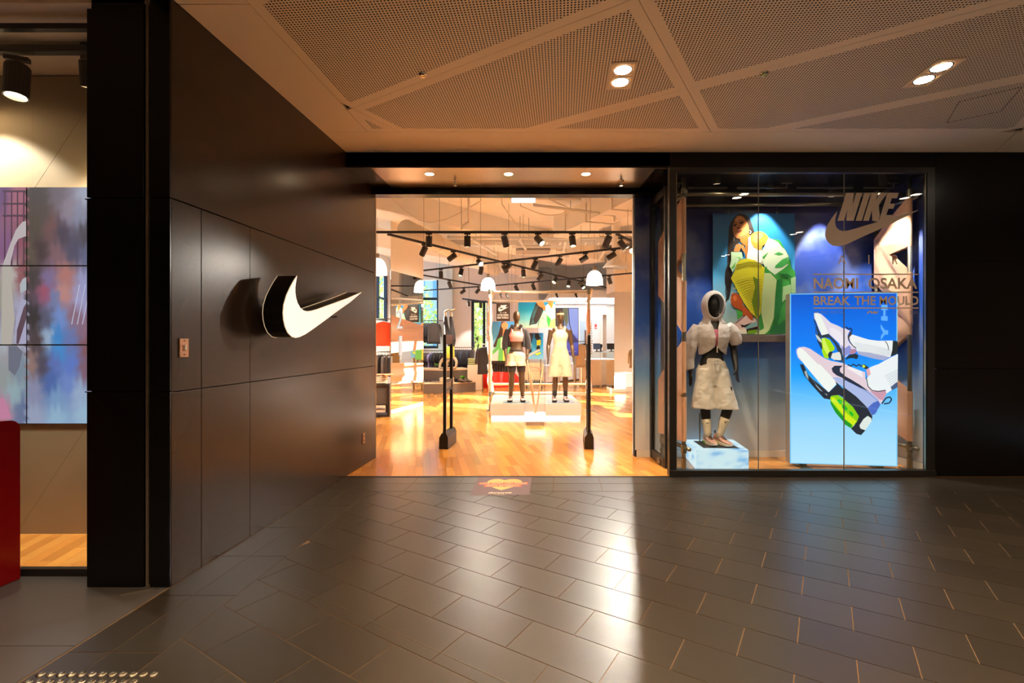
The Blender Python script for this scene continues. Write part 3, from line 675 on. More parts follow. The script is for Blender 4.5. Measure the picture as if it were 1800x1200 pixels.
# shell of the display
DB = 6.35
wd = struct(MB().bb(1.60, 5.1, DB + .002, DB + .1, 0, 3.6).make('wall_display', M_VOID))
pr = Print((0, DB, 0), (0, -1, 0), .0006)
NV = [(0, (20, 24, 66)), (.10, (28, 38, 104)), (.25, (40, 68, 156)), (.45, (42, 92, 190)), (.58, (34, 98, 204)), (.68, (84, 146, 216)), (.8, (164, 196, 222)), (.9, (200, 212, 222)), (1, (206, 208, 212))]
def cloud_mat():
    m = mat('sky_backdrop', (1, 1, 1), rough=.55, attr='Col'); nt = m.node_tree; N = nt.nodes; L = nt.links; p = N['Principled BSDF']
    at = [n for n in N if n.type == 'ATTRIBUTE'][0]; tc = N.new('ShaderNodeTexCoord'); n = N.new('ShaderNodeTexNoise'); n.inputs['Scale'].default_value = 1.7; n.inputs['Detail'].default_value = 4
    L.new(tc.outputs['Object'], n.inputs['Vector']); mr = N.new('ShaderNodeMapRange'); mr.inputs[1].default_value = .47; mr.inputs[2].default_value = .68; mr.inputs[4].default_value = .4; L.new(n.outputs['Fac'], mr.inputs[0])
    mx = N.new('ShaderNodeMix'); mx.data_type = 'RGBA'; mx.inputs[7].default_value = rgb(176, 190, 205); L.new(mr.outputs[0], mx.inputs[0]); L.new(at.outputs['Color'], mx.inputs[6]); L.new(mx.outputs[2], p.inputs['Base Color']); return m
M_SKYP = cloud_mat()
def skywall(name, a, c, parent=wd):     # a,c: floor corners ; gradient from 0.1 up to 3.42
    b = MB(); zt, zb = 3.43, .09
    for (t0, c0), (t1, c1) in zip(NV, NV[1:]):
        b.add([(a[0], a[1], zt + (zb - zt) * t0), (c[0], c[1], zt + (zb - zt) * t0), (c[0], c[1], zt + (zb - zt) * t1), (a[0], a[1], zt + (zb - zt) * t1)], [(0, 1, 2, 3)], [rgb(*c0), rgb(*c0), rgb(*c1), rgb(*c1)])
    b.make(name, M_SKYP, parent, colors='Col')
skywall('backdrop_print', (1.60, DB), (4.78, DB))
MB().bb(4.765, 4.785, FY + .06, DB, 0, 3.43).make('side_wall', M_VOID, wd); skywall('side_print', (4.763, DB), (4.763, FY + .06))
MB().bb(1.62, 4.75, DB - .012, DB, 0, .088).make('skirting', M_WHITE, wd); MB().bb(4.745, 4.76, FY + .06, DB - .012, 0, .088).make('skirting', M_WHITE, wd)
struct(MB().bb(1.6, 4.8, FY + .05, DB, 3.43, 3.5).make('ceiling_6', M_BLACK))
# metal rail light bars of the display
for i, (xa, xb, tee) in enumerate(((1209, 1278, 1193), (1296, 1384, 1383), (1400, 1499, None), (1518, 1572, 1571))):
    a, c = G(xa, 330, 5.85), G(xb, 330, 5.85); t = thing('display_rail', 'thin silver rail under the black display ceiling, %s from the left' % order_word(i), 'rail', (a + c) / 2, 0, 'silver rails in the shop window')
    MB().bar(a, c, .012, .018).make('bar', M_STEEL, t)
    if tee:
        p = G(tee, 330, 5.85); b = MB(); b.bar(p, p + Vector((0, 0, .05)), .012, .012); b.bar(p + Vector((-.06, 0, .055)), p + Vector((.06, 0, .055)), .02, .012); b.make('tee_bracket', M_STEEL, t)
    for q_ in (a.lerp(c, .15), a.lerp(c, .85)): MB().bar(q_, (q_.x, q_.y, 3.43), .005, .005).make('hanger', M_BFRAME, t)
# scaffold of tubes
scf = thing('scaffold', 'galvanised tube scaffold framing the shop window display', 'scaffold', (3.3, 5.95, 0))
def clampb(b, p, r=.034): 
    b.tube([(p[0], p[1], p[2] - .05), (p[0], p[1], p[2] + .05)], r, 10); b.box((p[0], p[1] - .04, p[2]), (.05, .03, .03))
PL = {'fl': (2.007, 5.70), 'rl': (1.93, 6.26), 'fr': (4.67, 5.73), 'rr': (4.63, 6.2)}
for k, (x, y) in PL.items():
    MB().tube([(x, y, 0.012), (x, y, 3.41)], .024, 12).make('pole', M_STEEL, scf, smooth=True)
    b = MB(); b.box((x, y, .006), (.15, .15, .008)); b.tube([(x, y, .0), (x, y, .14)], .03, 10); b.make('base_plate', M_STEEL, scf)
for nm, z, e in (('f', 3.235, .02), ('r', 3.255, .05)):
    a = Vector((*PL[nm + 'l'], z)); c = Vector((*PL[nm + 'r'], z - .0)); MB().tube([a + Vector((-.06, .045, 0)), c + Vector((.04, .045, 0))], .024, 12).make('ledger_tube', M_STEEL, scf, smooth=True)
for s in 'lr':
    a = Vector((*PL['f' + s], 3.18)); c = Vector((*PL['r' + s], 3.18)); MB().tube([a + Vector((-.03 if s == 'l' else .045, -.08, .0)), c + Vector((-.03 if s == 'l' else .045, .06, 0))], .024, 12).make('transom_tube', M_STEEL, scf, smooth=True)
    a.z = c.z = .25; MB().tube([a + Vector((.045, -.06, 0)), c + Vector((.045, .03, 0))], .024, 12).make('transom_tube', M_STEEL, scf, smooth=True)
for k, (x, y) in PL.items():
    b = MB(); clampb(b, (x, y, 3.235)); clampb(b, (x, y, .25)); b.make('clamp', M_STEEL, scf)
# peach cloth slings around the poles
M_PEACH = mat('peach_cloth', (226, 172, 136), rough=.8, sheen=.3, bump=.2, bscale=14)
def sling(label, f0, f1, r0, r1, F, Rr, bulge=.03, name='cloth_sling', out=.026, group='peach cloth slings of the window scaffold', mt=M_PEACH, wrap=True):
    # strip between front pole F (z f0..f1) and rear pole Rr (z r0..r1); closed thin sheet on both faces of the poles
    F, Rr = Vector((*F, 0)), Vector((*Rr, 0)); d = (Rr - F).normalized(); n = Vector((-d.y, d.x, 0)); nu, nv = 14, 12; b = MB(); b.sm = True
    def P(u, v, side):
        p = F.lerp(Rr, u); z = (f0 + (r0 - f0) * u) * (1 - v) + (f1 + (r1 - f1) * u) * v
        w_ = math.sin(math.pi * u) * bulge * math.sin(9 * v + 3 * u) * .5 + .004 * math.sin(23 * v + 9 * u)
        return (p.x + n.x * (side * out + w_), p.y + n.y * (side * out + w_), z)
    for side in (1, -1):
        vs = [P(i / nu, j / nv, side) for j in range(nv + 1) for i in range(nu + 1)]
        b.add(vs, [(j * (nu + 1) + i, j * (nu + 1) + i + 1, (j + 1) * (nu + 1) + i + 1, (j + 1) * (nu + 1) + i) for j in range(nv) for i in range(nu)])
    if wrap:
        for C, za, zb, sg_ in ((F, f0, f1, -1), (Rr, r0, r1, 1)):
            RR = []
            for k in range(9):
                a = math.pi * k / 8; q_ = C + n * (math.cos(a) * out) + d * (sg_ * math.sin(a) * out); RR.append([(q_.x, q_.y, za + (zb - za) * j / 6) for j in range(7)])
            b.rings(RR, closed=False, cap=False)
    return tag(b.make(name, mt), label, 'fabric', group)
zf = lambda y, d: CAM_H - (y - 600) * d / F_PX
RF, RB = PL['fr'], PL['rr']
sling('top peach cloth sling, falling from the right front pole to the rear pole', zf(346, 5.73), zf(433, 5.73), zf(420, 6.2), zf(458, 6.2), RF, RB)
sling('broad peach cloth sling behind the end of the lettering, from the right rear pole down', zf(478, 5.73), zf(570, 5.73), zf(420, 6.2), zf(497, 6.2), RF, RB, out=.029)
sling('shadowed brown peach sling beside the top right of the shoe light box', zf(500, 5.73), zf(588, 5.73), zf(560, 6.2), zf(640, 6.2), RF, RB, out=.024)
sling('lowest peach cloth sling on the right front pole beside the shoe light box', zf(687, 5.73), zf(775, 5.73), zf(640, 6.2), zf(735, 6.2), RF, RB, out=.029)
LF, LB = PL['fl'], (1.90, 6.24)
sling('top peach cloth sling on the left front pole of the window', zf(348, 5.7), zf(446, 5.7), zf(425, 6.24), zf(520, 6.24), LF, LB)
sling('second peach cloth sling from the top on the left pole of the window', zf(494, 5.7), zf(583, 5.7), zf(425, 6.24), zf(520, 6.24), LF, LB, out=.03)
sling('third peach cloth sling from the top on the left pole, beside the hooded mannequin', zf(600, 5.7), zf(690, 5.7), zf(665, 6.24), zf(760, 6.24), LF, LB)
sling('lowest peach cloth sling on the left pole, above the plinth', zf(697, 5.7), zf(775, 5.7), zf(665, 6.24), zf(760, 6.24), LF, LB, out=.03)
# ---------------------------------------------------------------- poster of the crouching person
M_PRINT = mat('poster_print', (1, 1, 1), rough=.4, attr='Col')
po = thing('hanging_poster', 'tall hanging poster of a crouching person in green coat and yellow skirt', 'poster', (3.1, 6.25, 1.6))
pa, pb = G(1253, 375, 6.25), G(1397, 588.5, 6.25)
MB().bb(pa.x, pb.x, 6.25, 6.275, pb.z, pa.z).make('board', mat('board_edge', (60, 60, 80), rough=.5), po)
pr = Print((0, 6.25, 0), (0, -1, 0), .00045)
def A(*p): return [(1250 + x / 10, 370 + y / 10) for x, y in p]
def B(*p): return [(1250 + x / 10, 480 + y / 10) for x, y in p]
pr.grad([(1253, 375), (1397, 375), (1397, 588.5), (1253, 588.5)], [(0, (40, 105, 165)), (.3, (40, 140, 205)), (.5, (70, 155, 205)), (.75, (140, 185, 200)), (1, (175, 190, 165))])
pr.poly(A((480, 62), (420, 105), (350, 190), (310, 300), (305, 480), (288, 620), (285, 800), (285, 950), (248, 1070), (240, 1200)) + B((240, 180), (270, 290), (290, 400), (305, 480), (330, 400), (350, 250), (370, 130), (370, 0)) + A((350, 900), (400, 640), (500, 560), (620, 520), (700, 430), (760, 380), (720, 240), (680, 140), (610, 75), (545, 58)), (48, 34, 28))
for k in range(6): pr.line(B((250 + 14 * k, 60), (262 + 12 * k, 200), (250 + 14 * k, 330), (268 + 8 * k, 430), (256 + 10 * k, 520 - 15 * k)), .9, (36, 30, 32))
pr.poly(A((500, 480), (520, 560), (600, 620), (605, 830), (640, 830), (650, 600), (690, 430), (640, 400)), (214, 128, 52))
pr.poly(A((400, 195), (380, 270), (384, 380), (408, 450), (470, 490), (560, 485), (620, 455), (662, 380), (652, 260), (600, 160), (545, 105), (475, 92), (425, 135)), (206, 128, 70), 3)
pr.poly(A((480, 330), (600, 300), (640, 360), (560, 440), (470, 450), (440, 410)), (232, 156, 84), 3); pr.poly(A((430, 150), (500, 120), (550, 160), (440, 190)), (218, 150, 96), 2)
pr.poly(A((385, 255), (445, 232), (438, 268), (395, 280)), (52, 30, 26), 2); pr.poly(A((490, 212), (555, 188), (568, 216), (505, 238)), (52, 30, 26), 2)
pr.line(A((385, 228), (440, 205)), 1.1, (60, 36, 28)); pr.line(A((475, 182), (545, 160)), 1.1, (60, 36, 28))
pr.poly(A((440, 305), (480, 282), (518, 308), (500, 326), (460, 330)), (160, 84, 44), 2); pr.poly(A((440, 378), (490, 346), (545, 350), (500, 384), (460, 392)), (166, 76, 66), 2)
pr.line(A((668, 345), (700, 375), (680, 408), (664, 392)), 1.2, (240, 232, 220)); pr.line(A((398, 470), (396, 540)), .7, (225, 215, 205))
pr.poly(A((690, 440), (760, 385), (850, 368), (930, 398), (1000, 470), (990, 560), (900, 620), (880, 700), (820, 692), (740, 640), (695, 555)), (236, 160, 66), 3)
pr.poly(A((740, 450), (850, 400), (900, 440), (800, 560), (740, 540)), (246, 196, 110), 3)
pr.poly(A((650, 470), (685, 460), (690, 560), (740, 650), (820, 696), (885, 700), (905, 800), (960, 960), (760, 900), (615, 850), (640, 700), (640, 600)), (250, 247, 238))
pr.poly(A((430, 600), (480, 585), (560, 608), (592, 680), (602, 780), (560, 720), (520, 650), (492, 725), (388, 718)), (226, 142, 72))
pr.poly(A((345, 728), (530, 733), (552, 845), (500, 850), (430, 960), (370, 1085), (320, 980), (345, 880)), (206, 238, 190)); pr.poly(A((350, 1010), (430, 900), (400, 1000), (365, 1030)), (92, 180, 60)); pr.poly(A((440, 820), (515, 828), (500, 845)), (92, 190, 70))
# coat
pr.poly(A((880, 720), (1000, 490), (1170, 515), (1290, 690), (1360, 800), (1400, 1000), (1470, 1080)) + B((1470, 355), (1315, 360), (1315, 1065), (940, 1072), (850, 1000), (820, 850), (860, 700), (880, 300)) + A((930, 1010)), (62, 158, 66))
pr.poly(A((885, 720), (1000, 480), (1160, 545), (1290, 690), (1350, 800), (1340, 960), (1240, 1040), (1110, 1130), (1020, 1060), (930, 985), (880, 870)), (226, 241, 208))
for g_ in (((1100, 520), (1190, 515), (1290, 680), (1240, 650), (1170, 560)), ((1090, 770), (1180, 730), (1265, 770), (1180, 790)), ((1120, 970), (1240, 860), (1340, 820), (1340, 930), (1230, 1000), (1110, 1010)), ((890, 820), (1000, 730), (920, 850)), ((935, 985), (975, 990), (970, 1012))): pr.poly(A(*g_), (72, 172, 84))
pr.poly(B((920, 0), (1030, 0), (1140, 120), (1120, 400), (1090, 800), (1010, 1000), (930, 1072), (730, 1075), (920, 970), (870, 700), (890, 300)), (204, 226, 158)); pr.poly(B((1250, 240), (1390, 200), (1390, 350), (1230, 530)), (166, 206, 142)); pr.poly(B((1390, 90), (1475, 60), (1475, 350), (1395, 355)), (168, 208, 150))
pr.poly(B((1140, 130), (1230, 90), (1240, 500), (1160, 880), (1090, 830), (1115, 400)), (36, 128, 56)); pr.poly(B((1000, 1060), (1310, 1060), (1312, 800), (1180, 900), (1050, 950)), (40, 122, 62)); pr.poly(B((1160, 10), (1240, 60), (1420, 80), (1340, 20)), (30, 110, 52))
# legs
pr.poly(B((430, 640), (540, 680), (540, 740), (460, 810)), (66, 158, 62)); pr.poly(B((340, 400), (370, 355), (450, 365), (520, 460), (548, 560), (545, 670), (450, 625), (370, 580), (335, 500)), (172, 74, 26), 3)
pr.poly(B((545, 560), (640, 650), (725, 760), (720, 832), (670, 830), (620, 770), (540, 740)), (184, 82, 34)); pr.poly(B((370, 420), (420, 390), (440, 470), (400, 500)), (206, 104, 48), 2)
pr.poly(A((430, 950), (500, 865), (620, 845), (760, 880), (930, 1010)) + B((910, 100), (880, 400), (860, 700), (800, 800), (690, 700), (560, 520), (400, 210), (335, 95)) + A((400, 1060)), (222, 212, 44))
pr.poly(B((720, 60), (830, 120), (845, 560), (810, 790), (760, 750), (700, 500), (760, 250)), (110, 146, 26))
for k in range(24):
    t = k / 23; xl = 420 - 60 * t if t < .3 else 402 + (t - .3) / .7 * 340; yl = 960 + 300 * t if t < .3 else 1250 + (t - .3) / .7 * 640
    xr = min(900 - 50 * t, xl + 470); pr.line(A((xl + 12, yl), ((xl + xr) / 2, yl - 55 - 40 * t), (xr, yl - 70 - 120 * t if xr < 800 else yl - 40)), .7, (150, 142, 22))
for k in range(10): 
    x, y = 405 + 42 * k, 270 + 58 * k; pr.poly(B((x - 12, y), (x, y - 12), (x + 12, y), (x, y + 12)), (240, 205, 40))
for x, y in ((360, 140), (368, 270), (348, 350), (322, 430), (312, 495)): pr.poly(B((x - 12, y), (x, y - 12), (x + 12, y), (x, y + 12)), (240, 200, 40))
pr.poly(B((362, 900), (430, 840), (520, 765), (600, 745), (640, 800), (700, 840), (750, 790), (782, 880), (782, 945), (600, 985), (480, 1002), (362, 1002)), (226, 188, 180)); pr.poly(B((560, 950), (760, 850), (787, 920), (600, 990)), (120, 172, 172))
pr.poly(B((488, 880), (505, 905), (560, 915), (705, 862), (580, 950), (510, 950)), (40, 30, 34)); pr.poly(B((360, 1000), (590, 975), (602, 1062), (360, 1072)), (236, 226, 206)); pr.poly(B((595, 985), (800, 930), (822, 990), (640, 1012), (612, 1064), (592, 1000)), (36, 26, 26)); pr.poly(B((620, 1012), (800, 988), (740, 1062), (612, 1064)), (112, 164, 24))
for k in range(4): pr.line(B((400 + 45 * k, 880 - 35 * k), (450 + 40 * k, 850 - 35 * k)), 1.2, (50, 36, 34))
pr.make('print', M_PRINT, po)
for x in (1280, 1366):
    p = G(x, 375, 6.262); MB().tube([p, (p.x, p.y, 3.43)], .0015, 5).make('wire', M_STEEL, po); MB().box(p + Vector((0, 0, .005)), (.02, .02, .03)).make('clip', M_STEEL, po)
# concrete ledge under the poster
a, c = G(1286, 589, 6.22), G(1410, 601, 6.22)
tag(MB().bb(2.2, c.x, 6.12, 6.345, c.z, a.z - .002).make('ledge', mat('rough_concrete', (120, 105, 98), rough=.9, noise=.2, nscale=20, bump=.4, bscale=40), bevel=.004), 'grey rough concrete ledge under the crouching person poster', 'ledge')
# ---------------------------------------------------------------- light box with shoes
L0, R0 = G(1388.5, 817, 5.83), G(1577.5, 823, 5.69); L0.z = R0.z = .045; dirx = (R0 - L0); dirx.z = 0; Lw = dirx.length; dirx.normalize(); nrm = Vector((dirx.y, -dirx.x, 0))
zt = 2.07
lb = thing('light_box', 'large freestanding lit blue light box showing two pink running shoes', 'light box', (L0 + R0) / 2 * 1 + Vector((0, 0, -.04)))
box = [L0, R0, R0 - nrm * .12, L0 - nrm * .12]
MB().prism([(p.x, p.y) for p in box], .045, zt).make('case', mat('lightbox_case', (190, 175, 160), rough=.4, metal=.3), lb)
for s in (.14, .86):
    p = L0 + dirx * (Lw * s) - nrm * .06; q3 = Matrix((dirx, -nrm, Vector((0, 0, 1)))).transposed(); MB().box((p.x, p.y, .004), (.12, .42, .008), rot=q3).make('foot', M_STEEL, lb); MB().box((p.x, p.y, .025), (.08, .05, .04), rot=q3).make('foot_post', M_STEEL, lb)
M_LIT = mat('backlit_print', (0, 0, 0), rough=.3, attr='Col', es=0.57)
pr = Print(L0 + nrm * .0005, nrm, .0004)
def kk(ox, oy, s): return lambda *p: [(ox + x / s, oy + y / s) for x, y in p]
k3, k4, k5, k6 = kk(1385, 540, 12), kk(1480, 540, 12), kk(1385, 640, 8.571), kk(1480, 640, 8.571)
pr.mb.add([L0 + nrm * .0006, R0 + nrm * .0006, R0 + nrm * .0006 + Vector((0, 0, zt - .045)), L0 + nrm * .0006 + Vector((0, 0, zt - .045))], [(0, 1, 2, 3)], [rgb(120, 200, 245)] * 4); pr.k += 1
e = .012
def LB(s, z): return L0 + dirx * (e + (Lw - 2 * e) * s) + nrm * .0015 + Vector((0, 0, z - .045))
st = [(2.06, (0, 84, 205)), (1.72, (0, 112, 236)), (1.40, (0, 128, 248)), (1.1, (10, 160, 252)), (.85, (96, 190, 250)), (.55, (150, 212, 250)), (.055, (176, 226, 250))]
for (z0, c0), (z1, c1) in zip(st, st[1:]): pr.mb.add([LB(0, z0), LB(1, z0), LB(1, z1), LB(0, z1)], [(0, 1, 2, 3)], [rgb(*c0), rgb(*c0), rgb(*c1), rgb(*c1)])
pr.k += 2
LBL = (96, 172, 250)
pr.poly([(1549, 535.5), (1560, 535.5), (1560, 545), (1556.5, 545), (1556.5, 555.5), (1560.3, 555.5), (1560, 564), (1548.7, 563), (1548.7, 555.5), (1552.5, 555.5), (1552.5, 545), (1549, 545)], LBL)
pr.poly([(1547.8, 569.5), (1555.5, 580), (1561, 580), (1561, 588), (1555, 588), (1548.3, 598), (1548, 590.5), (1552.3, 584.5), (1547.8, 577)], LBL)
# rear shoe
pr.poly(k3((545, 120), (620, 110), (700, 140), (800, 230), (900, 325), (1060, 390), (1170, 450)) + k4((60, 440), (110, 470), (165, 490), (120, 580), (130, 700), (190, 790), (285, 880), (290, 910), (180, 940), (100, 1030), (60, 1050)) + k3((1160, 1000), (1080, 760), (850, 550), (720, 590), (650, 450), (590, 290), (555, 240)), (226, 214, 228))
pr.poly(k4((60, 860), (150, 800), (190, 850), (165, 960), (60, 1040)) + k3((1150, 960), (1120, 800)), (140, 146, 212)); pr.poly(k3((900, 420), (1100, 520), (1170, 700), (1130, 800), (900, 560)), (238, 228, 238), 2)
pr.poly(k3((560, 125), (620, 112), (700, 200), (850, 545), (830, 580), (710, 588), (650, 450), (590, 290)), (238, 240, 232))
pr.poly(k3((540, 150), (548, 280), (575, 420), (580, 560), (620, 720), (700, 880), (722, 880), (735, 840), (720, 700), (700, 640), (600, 560), (575, 380), (580, 290), (555, 240)), (40, 50, 62)); pr.poly(k3((580, 300), (650, 480), (705, 590), (850, 555), (1000, 710), (1130, 880), (1175, 1140), (1110, 1130), (1080, 1000), (990, 780), (870, 640), (715, 640), (640, 610), (590, 450)), (44, 58, 74))
pr.poly(k3((575, 560), (640, 610), (700, 680), (715, 760), (640, 700), (600, 640)), (200, 205, 205)); pr.poly(k3((710, 655), (780, 640), (880, 690), (985, 850), (970, 905), (860, 960), (850, 1085), (760, 1060), (710, 920), (722, 850), (700, 710)), (168, 220, 16)); pr.poly(k3((715, 650), (760, 650), (885, 940), (820, 1000), (735, 840)), (214, 240, 92))
pr.poly(k3((840, 1010), (860, 950), (900, 930), (940, 950), (900, 1075), (860, 1060)), (42, 54, 66), 2); pr.poly(k3((900, 1060), (930, 970), (1080, 938), (1112, 1010), (1120, 1110), (980, 1115)), (226, 226, 218))
pr.poly(k4((180, 880), (285, 880), (300, 930), (250, 980), (150, 990)), (182, 132, 156)); pr.poly(k4((70, 1080), (150, 1000), (290, 975), (340, 1020), (320, 1085), (285, 1090), (230, 1068), (140, 1075), (80, 1105)), (34, 44, 54))
pr.line(k4((75, 405), (130, 470), (170, 435), (205, 480), (195, 515)), 2.2, (24, 40, 66)); pr.poly(k4((165, 500), (215, 545), (150, 640), (125, 700), (110, 620)), (70, 60, 74))
pr.poly(k4((205, 572), (300, 600), (420, 640), (560, 680), (760, 705), (1050, 700), (1165, 715), (1165, 975), (1000, 1048), (870, 1118), (700, 1090), (500, 1040), (340, 995), (290, 880), (190, 800), (140, 690), (150, 630)), (238, 239, 240))
pr.poly(k4((300, 920), (600, 960), (1000, 1048), (870, 1118), (700, 1090), (500, 1040), (340, 995)), (168, 172, 206)); pr.poly(k4((1062, 702), (1165, 715), (1165, 975), (1012, 1042), (1050, 900)), (34, 40, 44))
for k in range(9): pr.line(k4((240 + 12 * k, 740 + 26 * k), (600, 800 + 26 * k), (1030 - 4 * k, 900 + 14 * k)), .5, (176, 182, 196))
pr.line(k4((895, 712), (935, 760), (960, 830), (968, 895)), 1.3, (30, 36, 42)); pr.line(k4((130, 640), (150, 720), (215, 810), (285, 860)), 1.6, (46, 40, 56))
# front sock, then shoe
pr.poly(k4((1165, 985), (1000, 1060), (760, 1195)) + k6((460, 25), (395, 55), (410, 150), (345, 230), (370, 330), (430, 390), (520, 407), (640, 390), (650, 445), (740, 385), (826, 345)), (236, 239, 242))
pr.poly(k6((720, 335), (826, 262), (826, 345), (740, 388)), (78, 90, 124))
for k in range(7): pr.line(k6((630 + 16 * k, 180 + 26 * k), (826, 80 + 28 * k)), .7, (166, 174, 192))
pr.poly(k3((165, 890), (220, 842), (330, 830), (450, 870), (600, 970), (750, 1070), (900, 1130), (1170, 1180)) + k6((60, 10), (160, 60), (280, 100), (335, 118), (340, 220), (370, 330), (430, 390), (520, 407), (640, 390), (648, 440), (600, 540), (550, 620), (490, 740), (440, 770), (350, 640), (200, 480), (0, 330)) + k5((720, 270), (700, 310), (600, 415), (530, 340), (290, 60), (240, 0)) + k3((200, 1060), (170, 960)), (228, 204, 214))
pr.poly(k6((100, 30), (290, 105), (300, 200), (200, 140), (60, 60)), (240, 232, 236))
pr.poly(k3((180, 920), (215, 862), (290, 870), (620, 1200)) + k5((470, 0), (690, 230), (716, 300), (602, 418), (530, 350), (250, 20)) + k3((240, 1070), (185, 990)), (240, 242, 236))
pr.poly(k5((655, 205), (730, 190), (842, 230)) + k6((0, 210), (250, 322), (400, 410), (530, 520), (565, 600), (490, 740), (440, 770), (330, 620), (150, 470), (0, 335)) + k5((842, 345), (750, 280)), (170, 184, 228)); pr.poly(k6((370, 655), (450, 580), (530, 545), (565, 600), (490, 740), (440, 765)), (72, 104, 194)); pr.line(k6((10, 225), (200, 320), (390, 430), (520, 545)), .7, (100, 110, 170))
pr.poly(k5((645, 60), (690, 20), (812, 20), (770, 60), (770, 110), (842, 168)) + k6((0, 158), (120, 225), (260, 310), (395, 408), (250, 345), (0, 215)) + k5((800, 200), (720, 165), (660, 115)), (32, 44, 66))
pr.poly(k5((165, 0), (222, 0), (300, 170), (602, 420), (722, 306), (700, 250), (842, 392)) + k6((0, 332), (200, 482), (360, 642), (442, 780), (432, 850), (330, 1000), (272, 1062), (200, 1042), (120, 962), (170, 920), (240, 780), (150, 640), (0, 512)) + k5((842, 512), (760, 462), (640, 472), (620, 530), (590, 522), (530, 512), (340, 302), (230, 162)), (32, 40, 52))
pr.poly(k5((235, 110), (262, 90), (292, 180), (298, 232), (258, 180)), (168, 178, 182)); pr.poly(k5((395, 305), (420, 315), (512, 412), (470, 390)), (168, 184, 192)); pr.poly(k5((535, 432), (580, 450), (575, 470)), (150, 170, 185)); pr.line(k5((310, 165), (420, 310)), .6, (130, 140, 150))
pr.poly(k5((622, 490), (650, 470), (740, 460), (842, 522)) + k6((0, 512), (150, 640), (240, 780), (210, 860), (125, 960), (0, 880)) + k5((842, 885), (700, 720), (628, 590)), (140, 206, 14))
pr.poly(k5((622, 540), (700, 640), (842, 810)) + k6((0, 805), (130, 905), (122, 960), (0, 885)) + k5((842, 888), (700, 722), (628, 592)), (18, 150, 34)); pr.poly(k5((632, 500), (680, 495), (842, 680)) + k6((0, 690), (200, 850), (160, 920), (0, 800)) + k5((842, 790), (640, 545)), (208, 232, 24))
for x, y in ((765, 555), (830, 640)): pr.poly(k5((x - 35, y - 20), (x, y - 30), (x + 35, y), (x + 20, y + 40), (x - 20, y + 25)), (16, 190, 40), 2)
for x, y in ((40, 655), (130, 740)): pr.poly(k6((x - 45, y - 35), (x, y - 25), (x + 30, y + 20), (x - 5, y + 35)), (16, 186, 40), 2)
pr.poly(k6((245, 915), (305, 820), (368, 772), (420, 805), (430, 850), (332, 988), (260, 962)), (222, 230, 224)); pr.poly(k6((400, 400), (520, 410), (640, 390), (648, 440), (600, 540), (540, 525)), (204, 152, 172))
pr.line(k6((345, 190), (372, 330), (432, 390), (520, 405), (640, 388)), 1.5, (26, 26, 36)); pr.line(k6((580, 590), (640, 505), (700, 488), (728, 525), (690, 580), (610, 592)), 2.4, (24, 46, 70))
pr.line(k6((70, 5), (120, 30), (150, -5), (200, 30), (235, 0), (280, 35)), 2.0, (26, 28, 34)); pr.line(k3((960, 1110), (1060, 1130), (1165, 1165)), 1.4, (26, 28, 34)); pr.poly(k6((270, 10), (320, 0), (385, 50), (340, 75), (300, 50)), (40, 44, 20)); pr.poly(k6((280, 15), (310, 5), (335, 35), (300, 55)), (220, 225, 60))
pr.poly(k6((342, 75), (390, 60), (412, 148), (362, 182)), (226, 168, 176))
pr.make('lit_print', M_LIT, lb)
# ---------------------------------------------------------------- glowing plinth and window spots
dz = .238; A1, A2 = Vector((2.141, 5.67)), Vector((2.749, 5.67)); back = Vector((.10, .62))
M_PLINTH = mat('plinth_acrylic', (0, 0, 0), rough=.25, attr='Col', es=.5)
pl = thing('plinth', 'low glowing white and sky blue plinth under the hooded mannequin', 'plinth', (2.45, 5.98, 0))
b = MB(); 
def pgrid(b, o, ux, uy, nx, ny, seed):
    r_ = random.Random(seed); vs = []; cs = []
    ph = [r_.uniform(0, 6) for _ in range(4)]
    for j in range(ny + 1):
        for i in range(nx + 1):
            p = Vector(o) + Vector(ux) * (i / nx) + Vector(uy) * (j / ny); vs.append(p)
            t = .5 + .5 * math.sin(9 * i / nx + ph[0] + 2.2 * math.sin(5 * j / ny + ph[1])) * math.sin(4 * i / nx + 6 * j / ny + ph[2]); t = max(0, min(1, (t - .55) * 2.2))
            cs.append(rgb(*[a_ + (c_ - a_) * t for a_, c_ in zip((214, 240, 246), (120, 182, 238))]))
    b.add(vs, [(j * (nx + 1) + i, j * (nx + 1) + i + 1, (j + 1) * (nx + 1) + i + 1, (j + 1) * (nx + 1) + i) for j in range(ny) for i in range(nx)], cs)
B1, B2 = A1 + back, A2 + back; v3 = lambda p, z: Vector((p.x, p.y, z))
for s, (p, q_) in enumerate(((A1, A2), (A2, B2), (B2, B1), (B1, A1))): pgrid(b, v3(p, .006), v3(q_ - p, 0), (0, 0, dz - .006), 12, 6, s + 1)
pgrid(b, v3(A1, dz), v3(A2 - A1, 0), v3(back, 0), 12, 12, 9)
b.make('acrylic_skin', M_PLINTH, pl, colors='Col', smooth=True)
b = MB(); ins = lambda a_, c_: A1 + (A2 - A1) * a_ + back * c_
b.prism([(p.x, p.y) for p in (ins(.18, .18), ins(.86, .14), ins(.78, .78), ins(.12, .8))], dz + .001, dz + .008); b.make('base_plate', mat('slate_plate', (70, 74, 78), rough=.45), pl)
def aim(o, a, b_): o.rotation_euler = (Vector(b_) - Vector(a)).to_track_quat('-Z', 'Y').to_euler()
